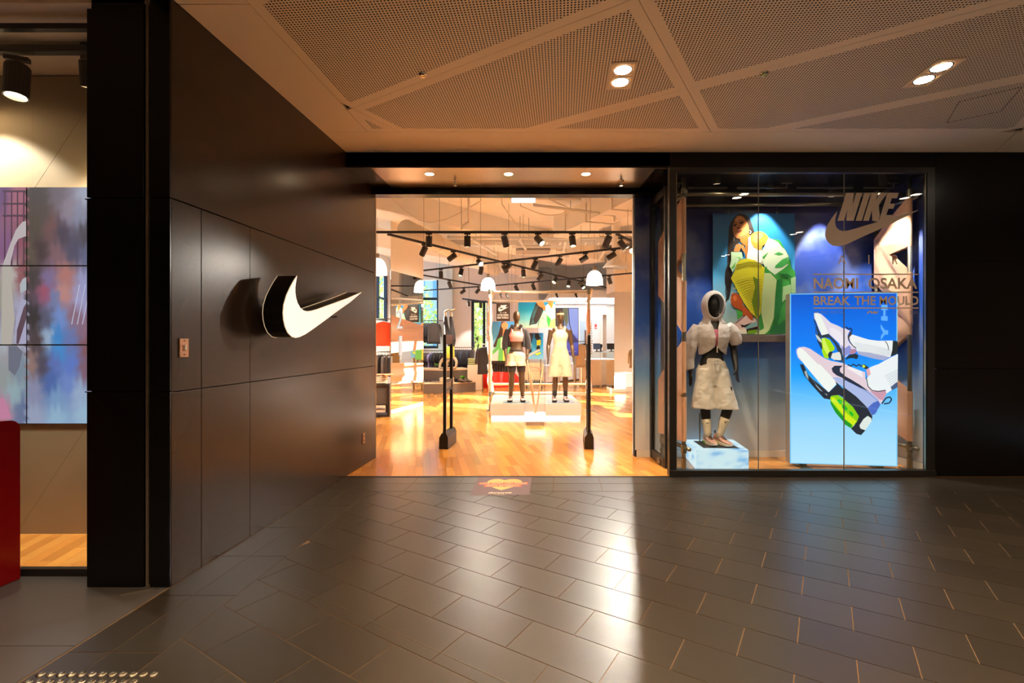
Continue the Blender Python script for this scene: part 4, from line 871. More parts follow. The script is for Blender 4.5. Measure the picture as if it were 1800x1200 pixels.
def window_spot(x, y, target, label, e, col=SHOPW, ang=.7):
    t = thing('window_spotlight', label, 'spotlight', (x, y, 3.38), 0, 'black spotlights in the shop window'); o = Vector((x, y, 3.38)); d = (Vector(target) - o).normalized(); q_ = d.to_track_quat('Z', 'Y').to_matrix()
    MB().tube([o + Vector((0, 0, .05)), o], .012, 8).make('stem', M_TRACK, t)
    MB().lathe([(.001, -.09), (.04, -.09), (.042, -.08), (.042, .07), (.036, .07), (.036, .05)], 16, o, rot=q_).make('lamp_head', M_TRACK, t, smooth=False)
    MB().lathe([(.036, .052), (.0005, .052)], 16, o, rot=q_).make('lens', M_LAMP, t)
    l = lamp_light('SPOT', 'spot_lamp', o + d * .075, e, col, t, size=.03, angle=ang, blend=.35); l.rotation_euler = d.to_track_quat('-Z', 'Y').to_euler()
window_spot(3.19, 6.05, (3.19, 6.25, 2.2), 'middle black window spotlight aimed at the crouching person poster', 62, ang=1.3)
window_spot(2.35, 5.60, (2.5, 6.0, 1.0), 'left black window spotlight aimed at the hooded mannequin', 45, ang=1.0)
window_spot(4.0, 6.10, (4.0, 6.35, 2.0), 'right black window spotlight aimed at the blue backdrop', 110, (1, .93, .85), 1.0)
window_spot(4.3, 5.66, (4.66, 5.97, 2.0), 'far right black window spotlight aimed at the peach cloth slings', 130, ang=1.0)
# open glass door leaf folded back against the right jamb
do = struct(thing('door_1', None, None, (1.81, 6.3, 0)))
MB().bb(1.79, 1.84, 6.28, 6.36, .01, 3.33).make('stile', M_BFRAME, do); MB().bb(1.80, 1.83, 5.74, 5.78, .01, 3.33).make('stile', M_BFRAME, do)
MB().bb(1.795, 1.835, 5.78, 6.28, .01, .12).make('bottom_rail', M_BFRAME, do); MB().bb(1.795, 1.835, 5.78, 6.28, 3.23, 3.33).make('top_rail', M_BFRAME, do)
MB().bb(1.811, 1.819, 5.78, 6.28, .12, 3.23).make('glass', M_GLASS, do); MB().box((1.81, 5.95, .05), (.06, .1, .06)).make('patch_fitting', M_STEEL, do)
# ================================================================== shop shell
M_WINB = mat('window_blue_black', (24, 34, 46), rough=.4)
sw_ = struct(MB().bb(-4.6, -4.4, 6.3, 11.6, 0, 4.5).make('wall_shop_left', M_SHOPWALL))
b = MB()      # left wall with the opening the sun comes through
for y0, y1, z0, z1 in ((11.6, 15.2, 0, 1.0), (11.6, 15.2, 3.05, 4.5), (15.2, 17.8, 0, 2.2), (15.2, 17.8, 3.85, 4.5), (17.45, 17.8, 2.2, 3.85)): b.bb(-4.6, -4.4, y0, y1, z0, z1)
b.make('wall_segment', M_SHOPWALL, sw_)
ws = struct(thing('window_2', None, None, (-4.5, 13.4, 1.0)))
for k in range(5): MB().bb(-4.55, -4.45, 11.6 + .875 * k, 11.68 + .875 * k, 1.0, 3.05).make('mullion', M_WINB, ws)
for z in (1.0, 1.62, 2.3, 3.0): MB().bb(-4.54, -4.46, 11.6, 15.2, z, z + .05).make('transom', M_WINB, ws)
for k in range(3): MB().bb(-4.55, -4.45, 15.22 + 1.05 * k, 15.34 + 1.05 * k, 2.2, 3.85).make('mullion', M_WINB, ws)
for z in (2.2, 2.95, 3.78): MB().bb(-4.54, -4.46, 15.2, 17.45, z, z + .07).make('transom', M_WINB, ws)
struct(MB().bb(5.6, 5.8, 6.4, 20.6, 0, 4.5).make('wall_shop_right', M_SHOPWALL))
struct(MB().bb(1.6, 5.8, 6.36, 6.5, 0, 4.5).make('wall_shop_front', M_SHOPWALL))
struct(MB().bb(-4.6, -1.95, 6.3, 6.45, 0, 4.5).make('wall_shop_front_left', M_SHOPWALL))
struct(MB().bb(-1.95, 1.9, 6.17, 6.3, 3.62, 4.6).make('wall_bulkhead', M_SHOPWALL))
# rear wall: left part at 17.6 with two windows, right part at 19.4
YL = 17.6
rw = struct(MB().bb(-2.02, -1.47, YL, YL + .2, 0, 4.5).make('wall_rear_left', M_SHOPWALL))
def seg(x0, x1, z0, z1, m=M_SHOPWALL): MB().bb(x0, x1, YL, YL + .2, z0, z1).make('wall_segment', m, rw)
M_COOL = mat('cool_white_paint', (206, 222, 226), rough=.55)
seg(-4.6, -3.9, 0, 4.5); seg(-3.9, -2.62, 0, 1.25); seg(-3.9, -2.62, 3.72, 4.5); seg(-1.47, -.93, 0, .9); seg(-1.47, -.93, 2.98, 4.5); seg(-.93, .75, 0, 4.5); seg(-2.62, -2.12, 0, 4.5, M_COOL)
MB().bb(-2.62, -2.12, YL - .25, YL, 0, 4.5).make('pier', M_COOL, rw); seg(-2.12, -2.02, 0, 4.5)
for n, x0, x1, z0, z1, xs, zs_ in ((3, -3.9, -2.62, 1.25, 3.72, (-3.88, -3.35, -2.72), (1.25, 3.0)), (4, -1.47, -.93, .9, 2.98, (-1.47, -1.06), (2.9,))):
    t = struct(thing('window_%d' % n, None, None, ((x0 + x1) / 2, YL, z0)))
    for x in xs: MB().bb(x, x + .10, YL + .05, YL + .15, z0, z1).make('mullion', M_WINB, t)
    for z in zs_: MB().bb(x0, x1, YL + .04, YL + .14, z, z + .09).make('transom', M_WINB, t)
    MB().bb(x0, x1, YL + .1, YL + .108, z0, z1).make('glass', M_GLASS, t)
YR = 19.4
struct(MB().bb(.75, .95, YL, YR + .2, 0, 4.5).make('wall_return', M_SHOPWALL))
rr = struct(MB().bb(.95, 5.8, YR, YR + .2, 0, 4.5).make('wall_rear_right', M_SHOPWALL))
M_LILAC = mat('pale_lilac_paint', (214, 204, 204), rough=.6)
MB().bb(3.55, 4.6, YR - .05, YR, .0, 2.55).make('niche', mat('beige_niche', (196, 170, 146), rough=.6), rr)
for x0, x1, z0, z1 in ((3.5, 3.55, 0, 2.6), (3.55, 4.6, 2.55, 2.6)): MB().bb(x0, x1, YR - .3, YR, z0, z1).make('niche_frame', M_CREAMP, rr)
dr = struct(thing('door_2', None, None, (2.95, YR, 0)))
MB().bb(2.68, 3.12, YR - .04, YR, 0, 2.32).make('door_leaf', mat('pale_blue_door', (170, 190, 202), rough=.5), dr); MB().bb(2.66, 3.14, YR - .03, YR - .001, 0, 2.36).make('door_frame', M_CREAMP, dr)
MB().bb(2.88, 2.93, YR - .06, YR - .04, 1.35, 1.95).make('door_slot', mat('brown_slot', (96, 52, 38), rough=.5), dr)
sn = thing('wall_sign', 'small red notice on the white back wall above the cash desk', 'sign', (3.33, YR, 2.2))
MB().bb(3.28, 3.37, YR - .012, YR, 2.0, 2.19).make('plate', mat('red_notice', (205, 70, 66), rough=.5), sn); MB().bb(3.295, 3.355, YR - .014, YR - .012, 2.04, 2.07).make('strip', M_WHITE, sn)
sn = thing('wall_decal', 'column of small grey marks on the back wall beside the red notice', 'decal', (3.17, YR, 1.9))
b = MB()
for k in range(14): b.bb(3.14, 3.14 + .06 * R.uniform(.5, 1), YR - .003, YR, 1.0 + .1 * k, 1.05 + .1 * k)
b.make('marks', mat('grey_marks', (140, 130, 124), rough=.5), sn)
# shop ceiling
sc_ = struct(MB().bb(-4.6, 5.8, 6.17, 20.6, 4.45, 4.65).make('ceiling_2', M_CREAM))
def beam(a, c, wd_, z0, z1, name='beam', m=M_CREAM): 
    a, c = Vector((*a, (z0 + z1) / 2)), Vector((*c, (z0 + z1) / 2)); return MB().bar(a, c, wd_, z1 - z0).make(name, m, sc_, bevel=.012)
beam((-3.6, 8.9), (2.4, 15.6), 1.3, 3.98, 4.46); beam((-3.9, 7.3), (-.2, 7.3), .9, 4.1, 4.46); beam((-4.2, 12.2), (.6, 17.4), .9, 3.9, 4.46)
beam((3.2, 7.0), (5.4, 12.0), 1.0, 4.0, 4.46)
du = thing('air_duct', 'cream rectangular air duct crossing diagonally below the shop ceiling', 'duct', (1.8, 8.7, 3.9))
MB().bar((1.15, 10.6, 3.95), (2.45, 6.9, 3.95), .55, .42).make('duct_body', M_CREAMP, du, bevel=.01)
for k in range(4): p = Vector((1.15, 10.6, 3.95)).lerp(Vector((2.45, 6.9, 3.95)), .15 + .23 * k); q_ = (Vector((2.45, 6.9, 3.95)) - Vector((1.15, 10.6, 3.95))).to_track_quat('Y', 'Z').to_matrix(); MB().box(p, (.59, .03, .46), rot=q_).make('duct_flange', M_CREAMP, du)
du = thing('air_duct', 'round cream air duct running back beneath the left of the shop ceiling', 'duct', (-1.2, 10, 3.7))
MB().tube([(-2.0, 9.2, 3.62), (-.5, 14.5, 3.62)], .18, 16).make('duct_body', M_CREAMP, du, smooth=True)
for k in range(6): p = Vector((-2.0, 9.2, 3.62)).lerp(Vector((-.5, 14.5, 3.62)), .08 + .17 * k); MB().tube([p, p + Vector((.012, .035, 0))], .193, 16).make('duct_ring', M_CREAMP, du)
M_DARKV = mat('vent_dark', (70, 62, 56), rough=.6)
def pipe(label, pts, r, name='pipe', cat='pipe', m=M_CREAMP):
    t = thing(name, label, cat, pts[0]); MB().tube(pts, r, 8).make('pipe_run', m, t, smooth=True)
    wires(t, 'hanger', [(p, (p[0], p[1], 4.45)) for p in (pts[0], pts[-1])], .006, M_STEEL); return t
p1, p2 = G(938, 360, 8.4), G(1077, 378, 8.7); t = pipe('cream sprinkler pipe with a bent end near the shop entrance', [p1, p1.lerp(p2, .5), p2], .028)
MB().tube([p2, p2 + Vector((.03, 0, -.02)), p2 + Vector((.03, 0, -.12))], .022, 8).make('elbow', M_CREAMP, t, smooth=True)
pipe('thin sagging cream conduit crossing left of the diagonal air duct', [tuple(p) for p in spline([G(915, 362, 8.8), G(960, 378, 9.2), G(1000, 372, 9.0), G(1040, 347, 8.4)], 5, False)], .012, 'conduit', 'conduit')
pipe('thin cream conduit falling towards the diagonal air duct', [G(966, 350, 8.3), G(1003, 367, 8.7)], .012, 'conduit', 'conduit')
pipe('cream pipe with a bend above the front lighting track, left of centre', [G(824, 348, 8.4), G(825, 389, 9.0), G(812, 397, 9.0), G(811, 404, 9.0)], .022)
pipe('cream pipe running back along the right of the shop ceiling', [(2.9, 6.6, 4.25), (3.0, 12.0, 4.25)], .035)
pipe('cream pipe crossing the shop ceiling above the front track', [(-3.0, 8.1, 3.98), (1.2, 8.5, 3.98)], .03)
pipe('thin looped cream conduit near the left mirror column', [tuple(p) for p in spline([(-2.2, 8.6, 4.1), (-1.7, 8.9, 3.72), (-1.2, 8.8, 3.7), (-.6, 9.4, 4.2)], 5, False)], .014, 'conduit', 'conduit')
pipe('thin cream conduit sagging over the middle of the shop', [tuple(p) for p in spline([(-.2, 9.6, 4.2), (.3, 10.2, 3.75), (.9, 10.4, 3.8), (1.0, 11.4, 4.2)], 5, False)], .014, 'conduit', 'conduit')
ctr = thing('cable_tray', 'white cable tray with rungs crossing below the shop ceiling', 'tray', (0, 11.8, 3.9))
for yy in (11.65, 11.95): MB().bb(-2.0, 2.8, yy, yy + .02, 3.86, 3.93).make('side_rail', M_WHITE, ctr)
for k in range(16): MB().bb(-1.95 + .31 * k, -1.92 + .31 * k, 11.67, 11.95, 3.865, 3.885).make('rung', M_WHITE, ctr)
wires(ctr, 'hanger', [((x, 11.66, 3.93), (x, 11.66, 4.45)) for x in (-1.6, .4, 2.4)], .006, M_STEEL)
for i, (x, y) in enumerate(((2.7, 12.8), (.55, 12.9))):
    t = thing('ceiling_unit', 'grey vented air unit under the shop ceiling, %s' % ('right of the hanging posters', 'above the hanging posters')[i], 'air unit', (x, y, 3.95)); MB().bb(x - .45, x + .45, y - .3, y + .3, 3.85, 4.2).make('casing', mat('unit_grey', (176, 164, 148), rough=.5), t, bevel=.01)
    for k in range(6): MB().bb(x - .4, x + .4, y - .32, y - .3, 3.89 + .045 * k, 3.91 + .045 * k).make('vent_slat', M_DARKV, t)
    wires(t, 'hanger', [((x + sx * .4, y, 4.2), (x + sx * .4, y, 4.45)) for sx in (-1, 1)], .006, M_STEEL)
for i, (xa, ya, xb, yb, d) in enumerate(((786, 417, 1062, 419, 11.2), (900, 434, 1005, 434, 12.4), (900, 450, 1000, 451, 13.4), (912, 420, 930, 466, 11.3), (832, 421, 872, 470, 11.0), (994, 424, 988, 462, 11.5), (1062, 440, 1050, 462, 12.6), (765, 430, 800, 465, 11.0))):
    a, c = G(xa, ya, d), G(xb, yb, d + (0 if abs(ya - yb) < 5 else 2.0)); 
    if abs(ya - yb) >= 5: c.z = a.z + .02
    t = thing('ceiling_strut', 'white ceiling strut, %s of the set below the shop ceiling' % order_word(i), 'strut', a, 0, 'white ceiling struts')
    MB().bar(a, c, .05, .05).make('bar', M_WHITE, t)
    wires(t, 'hanger', [(a.lerp(c, s), (a.lerp(c, s).x, a.lerp(c, s).y, 4.45)) for s in (.1, .9)], .006, M_STEEL)
for px, py, d, l in ((1083, 470, 11.5, 'right'), (930, 487, 14.3, 'middle'), (1145, 430, 9.4, 'far right')):
    p = G(px, py, d); t = thing('ceiling_diffuser', 'cream conical air diffuser, %s of three under the shop ceiling' % l, 'diffuser', p)
    MB().lathe([(.30, 0), (.31, .01), (.10, .26), (.10, 4.45 - p.z)], 24, p).make('cone', M_CREAMP, t, smooth=True)
    for r in (.08, .15, .22, .28): MB().lathe([(r, -.002), (r + .012, .006), (r, .014)], 24, p).make('ring', M_WHITE, t, smooth=True)
a = G(920, 351, 8.1); t = thing('exit_light_box', 'white rectangular light fitting hanging behind the entrance lintel', 'light', a)
MB().box(a, (.40, .06, .09)).make('housing', mat('fitting_white', (235, 235, 240), rough=.4, emit=(230, 238, 255), es=.5), t, bevel=.006); wires(t, 'hanger', [(a + Vector((x, 0, .04)), (a.x + x, a.y, 4.45)) for x in (-.15, .15)], .005, M_STEEL)
# lowered luminous ceiling at the back right
lc = thing('luminous_ceiling', 'bright white luminous ceiling over the cash desk at the back', 'light', (2.6, 17.5, 2.95))
MB().bb(1.2, 4.9, 16.2, 19.3, 2.99, 3.05).make('soffit', M_WHITE, lc)
b = MB(); b.bb(1.2, 4.9, 16.15, 16.2, 2.95, 3.2); b.make('edge', M_WHITE, lc)
M_LUM = mat('luminous_panel', (255, 255, 255), emit=(240, 246, 255), es=2.2)
for i in range(3):
    for j in range(3): MB().bb(1.3 + 1.2 * i, 2.42 + 1.2 * i, 16.3 + 1.0 * j, 17.2 + 1.0 * j, 2.984, 2.99).make('lamp_panel', M_LUM, lc)
wires(lc, 'hanger', [((x, y, 3.05), (x, y, 4.45)) for x in (1.5, 4.5) for y in (16.5, 19)], .01, M_STEEL)
# ================================================================== lighting tracks and spotlights
TZ = 3.22
def TP(px, py): d = (TZ - CAM_H) * F_PX / (600 - py); return G(px, py, d)
TR = {}
for key, lab, a, c in (('t1', 'front track across the entrance', TP(640, 408), TP(1170, 408)), ('t2', 'long track receding to the right', TP(681.7, 411.5), TP(1081, 509)), ('t3', 'track rising to the right', TP(742, 475.5), TP(1095, 435.5)),
                       ('t4', 'short track at the right door', TP(1083.7, 411), TP(1152, 447)), ('t5', 'track falling across the rear left', TP(744, 483.5), TP(846, 501.5)), ('t6', 'rear left window track', TP(744, 510.5), TP(842, 503.4)), ('t7', 'rear track rising to the right', TP(866, 502), TP(1160, 475.5))):
    TR[key] = (a, c); t = thing('light_track', 'black lighting track under the shop ceiling, the ' + lab, 'track', (a + c) / 2)
    MB().bar(a, c, .036, .036).make('rail', M_TRACK, t)
    n = max(2, int((c - a).length / 1.6)); wires(t, 'suspension_wire', [(a.lerp(c, (k + .5) / n), (*a.lerp(c, (k + .5) / n).xy, 4.45)) for k in range(n)], .004, M_STEEL)
a, c = G(813, 525, 17.0), G(872, 532.5, 16.2); TR['t8'] = (a, c); t = thing('light_track', 'short black wall track in front of the tall back window', 'track', (a + c) / 2); MB().bar(a, c, .05, .05).make('rail', M_TRACK, t); wires(t, 'suspension_wire', [(a.lerp(c, s), (*a.lerp(c, s).xy, 4.45)) for s in (.2, .8)], .006, M_STEEL)
M_HEAD = mat('spot_black', (0.022, 0.016, 0.012), rough=.45)
M_SLENS = mat('spot_lens', (255, 255, 255), emit=(255, 222, 170), es=30)
sp0 = None
def spot(p, dirv, label, group, energy=0.0, ang=1.0, col=SHOPW, L=.17, r=.052, drop=.05):
    global sp0
    if sp0 is None:
        t = thing('track_spotlight', label, 'spotlight', (0, 0, 0)); b = MB(); b.box((0, 0, -.028), (.10, .03, .022)); b.tube([(0, 0, -.03), (0, 0, -.06)], .011, 8); b.make('adapter', M_HEAD, t)
        b = MB(); b.lathe([(.001, -.05), (r * .9, -.05), (r, -.042), (r, L - .05), (r * .86, L - .05), (r * .86, L - .075)], 18); h = b.make('lamp_head', M_HEAD, t, local=True)
        MB().lathe([(r * .86, L - .072), (.0005, L - .072)], 18).make('lens', M_SLENS, h, local=True); sp0 = t
    else: t = copy_tree(sp0)
    t['label'] = label; t['group'] = group; t.location = p; t.rotation_euler = (0, 0, R.uniform(-.4, .4))
    h = [c for c in t.children if c.name.startswith('lamp_head')][0]; d = Vector(dirv).normalized()
    rz = t.rotation_euler.z; dl = Matrix.Rotation(-rz, 3, 'Z') @ d
    h.location = (0, 0, -.06 - drop); h.rotation_mode = 'QUATERNION'; h.rotation_quaternion = dl.to_track_quat('Z', 'Y')
    if energy:
        l = bpy.data.lights.new('spot_lamp', 'SPOT'); l.energy = energy; l.color = col; l.spot_size = ang; l.spot_blend = .5; l.shadow_soft_size = .035
        o = bpy.data.objects.new('spot_lamp', l); COL.objects.link(o); o.parent = h; o.location = (0, 0, L - .045); o.rotation_euler = (math.pi, 0, 0)
    return t
def on_track(key, px):
    a, c = TR[key]; lo, hi = 0.0, 1.0
    f = lambda s: 900 + (a.lerp(c, s).x) * F_PX / a.lerp(c, s).y
    for _ in range(40):
        m = (lo + hi) / 2
        if f(m) < px: lo = m
        else: hi = m
    return a.lerp(c, (lo + hi) / 2)
E1 = 76
heads = {'t1': [(754, (-.05, .15, -1), 1), (821.5, (0, .05, -1), 1), (887, (.25, .6, -1), 1), (946, (.55, -.55, -.75), 1), (1006, (.08, -.2, -1), 1), (1069, (-.35, .7, -1), 1), (1134, (-.5, .6, -1), 1)],
         't2': [(746, (-.55, .5, -.9), 1), (797, (-.9, .35, -.6), 1), (842, (.45, -.8, -.55), 0), (886, (.5, .5, -.8), 1), (920, (.05, -.1, -1), 1), (951, (-.6, .4, -.8), 0), (977, (-.55, -.5, -.8), 0), (1022, (.5, -.6, -.7), 0)],
         't3': [(775, (0, .2, -1), 1), (811, (-.2, -.25, -1), 0), (846, (-.25, .4, -1), 1), (894, (-.8, .3, -.8), 1), (941, (-.5, .4, -1), 1), (984, (-.5, .5, -.9), 1), (1029, (-.9, .3, -.55), 1), (1078, (-.85, .4, -.5), 0)],
         't4': [(1092, (.6, -.1, -.8), 1), (1112, (-.25, -.85, -.5), 3.2), (1131, (.7, .4, -.6), 1)],
         't5': [(790, (.3, .6, -.9), 1)], 't6': [(815, (-.9, .3, -.6), 1), (841, (-.7, .3, -.8), 1)],
         't7': [(907, (.4, .3, -.8), 0), (937, (.35, .3, -.8), 1), (1000, (-.2, -.4, -.9), 1), (1024, (-.8, .3, -.6), 0), (1042, (-.6, .2, -.8), 1), (1071, (.35, .2, -.95), 1), (1122, (-.6, .3, -.8), 1)],
         't8': [(824, (0, .2, -1), 0), (845, (0, .2, -1), 0)]}
tn = {'t1': 'front track', 't2': 'long track receding to the right', 't3': 'track rising to the right', 't4': 'short track at the right door', 't5': 'rear left falling track', 't6': 'rear left window track', 't7': 'rear rising track', 't8': 'wall track before the tall window'}
for key, L_ in heads.items():
    for i, (px, dv, on) in enumerate(L_):
        n = len(L_); w1 = 'the only one' if n == 1 else order_word(i) + ' from the left'
        spot(on_track(key, px), dv, 'black track spotlight, %s on the %s' % (w1, tn[key]), 'spotlights on the shop tracks', E1 * on, 1.15)
# the neighbour's spotlight, larger
t = spot((-3.447, 3.4, 3.505), (.04, -.10, -1), 'black cylinder spotlight on the neighbouring track at the top left', 'spotlights on the shop tracks', 30, 1.8, WARM); t.scale = (1.35, 1.35, 1.35); t['group'] = 'neighbouring track spotlights'
t = spot((-2.95, 3.40, 3.505), (-.15, .25, -1), 'black spotlight on the neighbouring track hidden by the column', 'spotlights on the shop tracks', 14, 1.45, WARM); t['group'] = 'neighbouring track spotlights'
for i, x in enumerate((-4.25, -5.0)):  # added lamps outside the frame that lift the neighbour's wall
    t = spot((x, 3.40, 3.505), (.35, .35, -.7), 'black spotlight added unseen beyond the left edge to light the plaster wall, %s' % ('nearer one', 'farther one')[i], 'spotlights on the shop tracks', 5, 2.2, WARM); t['group'] = 'neighbouring track spotlights'
# ================================================================== pendants
M_PEND = mat('opal_glass', (240, 240, 240), rough=.25, emit=(255, 248, 236), es=1.8)
pd0 = None
for px, py, d, lab in ((858, 497, 12.8, 'white bell pendant above the left end of the central scaffold'), (1045, 486, 11.3, 'white bell pendant right of the central scaffold'), (663, 466, 9.8, 'white bell pendant cut by the dark wall at the left of the entrance')):
    p = G(px, py, d)
    if pd0 is None:
        t = thing('pendant_lamp', lab, 'lamp', (0, 0, 0), 0, 'white bell pendants'); MB().lathe([(.195, -.19), (.19, -.15), (.185, -.05), (.15, .06), (.09, .12), (.04, .135)], 28).make('shade', M_PEND, t, smooth=True, local=True)
        MB().lathe([(.035, .13), (.045, .14), (.045, .23), (.01, .24)], 16).make('neck', mat('pendant_neck', (150, 135, 115), rough=.4, metal=.6), t, smooth=True, local=True); MB().lathe([(.17, -.188), (.0005, -.17)], 24).make('diffuser', mat('pendant_diffuser', (255, 255, 255), emit=(255, 240, 214), es=3), t, local=True)
        k = MB().tube([(0, 0, 0), (0, 0, 1)], .004, 5).make('cable', M_STEEL, t, local=True); k.location = (0, 0, .235); pd0 = t
    else: t = copy_tree(pd0); t['label'] = lab
    t.location = p; [c for c in t.children if c.name.startswith('cable')][0].scale = (1, 1, 4.45 - p.z - .235)
# ================================================================== mirror-clad columns
def column(name, label, P, zb, zm, zt):
    t = thing(name, label, 'column', (P[0][0], P[0][1], 0)); q_ = [(x, y) for x, y in P]
    MB().prism(q_, zm, zt).make('upper_cladding', M_CREAMP, t); MB().prism(inset(q_, .012), 0, zm).make('core', M_WHITE, t); MB().prism(inset(q_, .004), 0.002, zb).make('plinth', M_CREAMP, t)
    n = len(P)
    c = Vector((sum(p[0] for p in P) / n, sum(p[1] for p in P) / n))
    for i in range(n):
        a, b_ = Vector(P[i]), Vector(P[(i + 1) % n]); nn = Vector((b_.y - a.y, a.x - b_.x)).normalized()
        if nn.dot((a + b_) / 2 - c) < 0: nn = -nn
        if nn.y > .5: continue
        k = MB(); d = (b_ - a).normalized() * .004
        k.prism([tuple(a + d), tuple(b_ - d), tuple(b_ - d - nn * .008), tuple(a + d - nn * .008)], zb, zm); k.make('mirror_panel', M_MIRROR, t)
    return t
mc = column('mirror_column', 'cream topped column clad in mirror, left side of the shop', [(-2.49, 10.02), (-2.07, 11.4), (-2.45, 11.7), (-2.62, 10.6)], .10, 2.96, 4.45)
nL = Vector((1.38, -.42, 0)).normalized()
pm = Print(Vector((-2.28, 10.7, 1)) + nL * .006, nL, .0006)
pm.text('2', 697.5, 707.5, 545.5, 577.5, (245, 240, 232), .0); pm.text('1', 702, 707, 590, 624, (245, 240, 232), .01)
pm.make('number_vinyl', mat('glowing_white_vinyl', (1, 1, 1), rough=.5, attr='Col', es=.35), mc)  # vinyl glows by itself, its brightness is put into the material
ang = math.radians(16); fx_ = 3.03
column('mirror_column', 'cream topped column clad in mirror, right side beyond the cash desk', [(3.03, 14.46), (3.88, 14.70), (4.42, 15.5), (3.4, 15.9), (2.98, 15.4)], .09, 2.98, 4.45)
# ================================================================== detection gates
def gate(x, y, label):
    t = thing('detection_gate', label, 'gate', (x, y, 0), -math.atan(.1085), 'anti-theft gates at the entrance'); M_G = mat('gate_black', (0.016, 0.013, 0.011), rough=.35)
    W_ = .40
    for yy in (0, W_): MB().bb(-.022, .022, yy - .022, yy + .022, .16, 1.58).make('post', M_G, t, local=True, bevel=.008)
    pts = [(-.062, 0.001), (.062, 0.001), (.062, .16), (.030, .215), (-.030, .215), (-.062, .16)]
    MB().extrude([(px, -.06, z) for px, z in pts], (0, W_ + .12, 0)).make('base', M_G, t, local=True, bevel=.006)
    MB().bb(-.02, .02, -.02, W_ + .02, 1.46, 1.60).make('top_panel', mat('gate_brown', (46, 34, 28), rough=.3), t, local=True, bevel=.01)
    for z in (.80, .92): MB().bb(-.018, .018, 0, W_, z, z + .035).make('crossbar', M_G, t, local=True, bevel=.004)
    MB().bb(-.012, .012, .02, W_ - .02, .835, .92).make('emblem_plate', mat('gate_plate', (120, 98, 80), rough=.3, metal=.5), t, local=True)
    return t
gate(-.945, 6.86, 'black detection gate on the left of the entrance, its open frame visible'); gate(1.083, 6.86, 'black detection gate on the right of the entrance, seen edge on')
# ================================================================== central platform with scaffold
cp = thing('platform', 'low pale glossy display platform with a glowing foot in the shop centre', 'platform', (.5, 10.6, 0))
MB().bb(-.42, 1.35, 9.50, 11.85, .055, .287).make('deck', mat('pale_gloss', (208, 192, 174), rough=.18), cp, bevel=.004)
MB().bb(-.40, 1.33, 9.52, 11.83, .003, .054).make('glow_strip', mat('glow_strip', (255, 255, 255), emit=(255, 250, 240), es=2.2), cp)
for x in (.09, .97): MB().bb(x - .27, x + .27, 9.62, 10.08, .2875, .295).make('foot_plate', mat('grey_glass_plate', (150, 165, 172), rough=.15), cp)
cs_ = thing('scaffold', 'pale tube scaffold frame wrapped in peach cloth around the central platform', 'scaffold', (.6, 11.6, 0))
M_CT = mat('cream_tube', (226, 212, 188), rough=.35, metal=.2)
CP_ = {'fl': (-.475, 10.6), 'fr': (1.665, 10.6), 'rl': (-.59, 13.0), 'rr': (2.03, 13.0)}
for k, (x, y) in CP_.items():
    MB().tube([(x, y, .012), (x, y, 2.62)], .03, 12).make('pole', M_CT, cs_, smooth=True); b = MB(); b.box((x, y, .006), (.16, .16, .009)); b.tube([(x, y, 0), (x, y, .12)], .036, 10); b.make('base_plate', M_STEEL, cs_); b = MB(); [clampb(b, (x, y, z), .042) for z in (.36, 2.58)]; b.make('clamp', M_STEEL, cs_)
for a_, c_ in (('fl', 'fr'), ('rl', 'rr'), ('fl', 'rl'), ('fr', 'rr')):
    for z in (.36, 2.58):
        o = Vector((0, .06, 0)) if a_[0] == c_[0] else Vector((.06, 0, .05)); MB().tube([Vector((*CP_[a_], z)) + o, Vector((*CP_[c_], z)) + o], .028, 12).make('ledger_tube', M_CT, cs_, smooth=True)
GC = 'peach cloth slings of the central scaffold'
for i, (f0, f1, r0, r1) in enumerate(((2.45, 1.85, 1.9, 1.3), (1.62, 1.1, 1.9, 1.3), (1.0, .48, .9, .45))):
    sling('peach cloth sling on the left side of the central scaffold, %s from the top' % order_word(i), f0, f1, r0, r1, CP_['fl'], CP_['rl'], out=.034 + .003 * i, group=GC, bulge=.05)
    sling('peach cloth sling on the right side of the central scaffold, %s from the top' % order_word(i), f0 - .25, f1 - .25, r0 - .1, r1 - .1, CP_['fr'], CP_['rr'], out=.034 + .003 * i, group=GC, bulge=.05)
for px in (880, 890, 978, 1012):
    p = Vector(((px - 900) * 10.62 / F_PX, 10.62, 2.53)); t = thing('clamp_spotlight', 'tiny black clamp light under the scaffold beam, %s' % {880: 'leftmost of four', 890: 'second of four from the left', 978: 'third of four from the left', 1012: 'rightmost of four'}[px], 'spotlight', p); MB().box(p + Vector((0, 0, .0)), (.05, .05, .03)).make('clamp', M_TRACK, t); MB().tube([p + Vector((.0, 0, -.015)), p + Vector((.03, -.02, -.075))], .02, 10).make('lamp_head', M_TRACK, t)
# clear case with V shaped peach frame
ca = thing('display_case', 'tall clear acrylic case on a white base holding a peach V frame', 'case', (.405, 8.75, 0))
x0, x1, y0, y1 = .225, .60, 8.66, 9.03
MB().bb(x0 + .03, x1 - .03, y0 + .03, y1 - .03, .003, .075).make('foot', mat('case_foot', (190, 170, 150), rough=.4), ca); MB().bb(x0 + .01, x1 - .01, y0 + .01, y1 - .01, .076, .20).make('light_base', mat('case_base', (255, 255, 255), rough=.3, emit=(255, 252, 246), es=1.1), ca, bevel=.004)
M_ACR = glass_mat('acrylic', (.97, .97, .96), .8)
for a_, c_, e_, g_ in ((x0, x1, y0, y0 + .006), (x0, x1, y1 - .006, y1), (x0, x0 + .006, y0 + .007, y1 - .007), (x1 - .006, x1, y0 + .007, y1 - .007)): MB().bb(a_, c_, e_, g_, .0, 1.17).make('acrylic_side', M_ACR, ca)
M_PF = mat('peach_rod', (232, 160, 110), rough=.4)
Vt = G(941, 733, 8.85); 
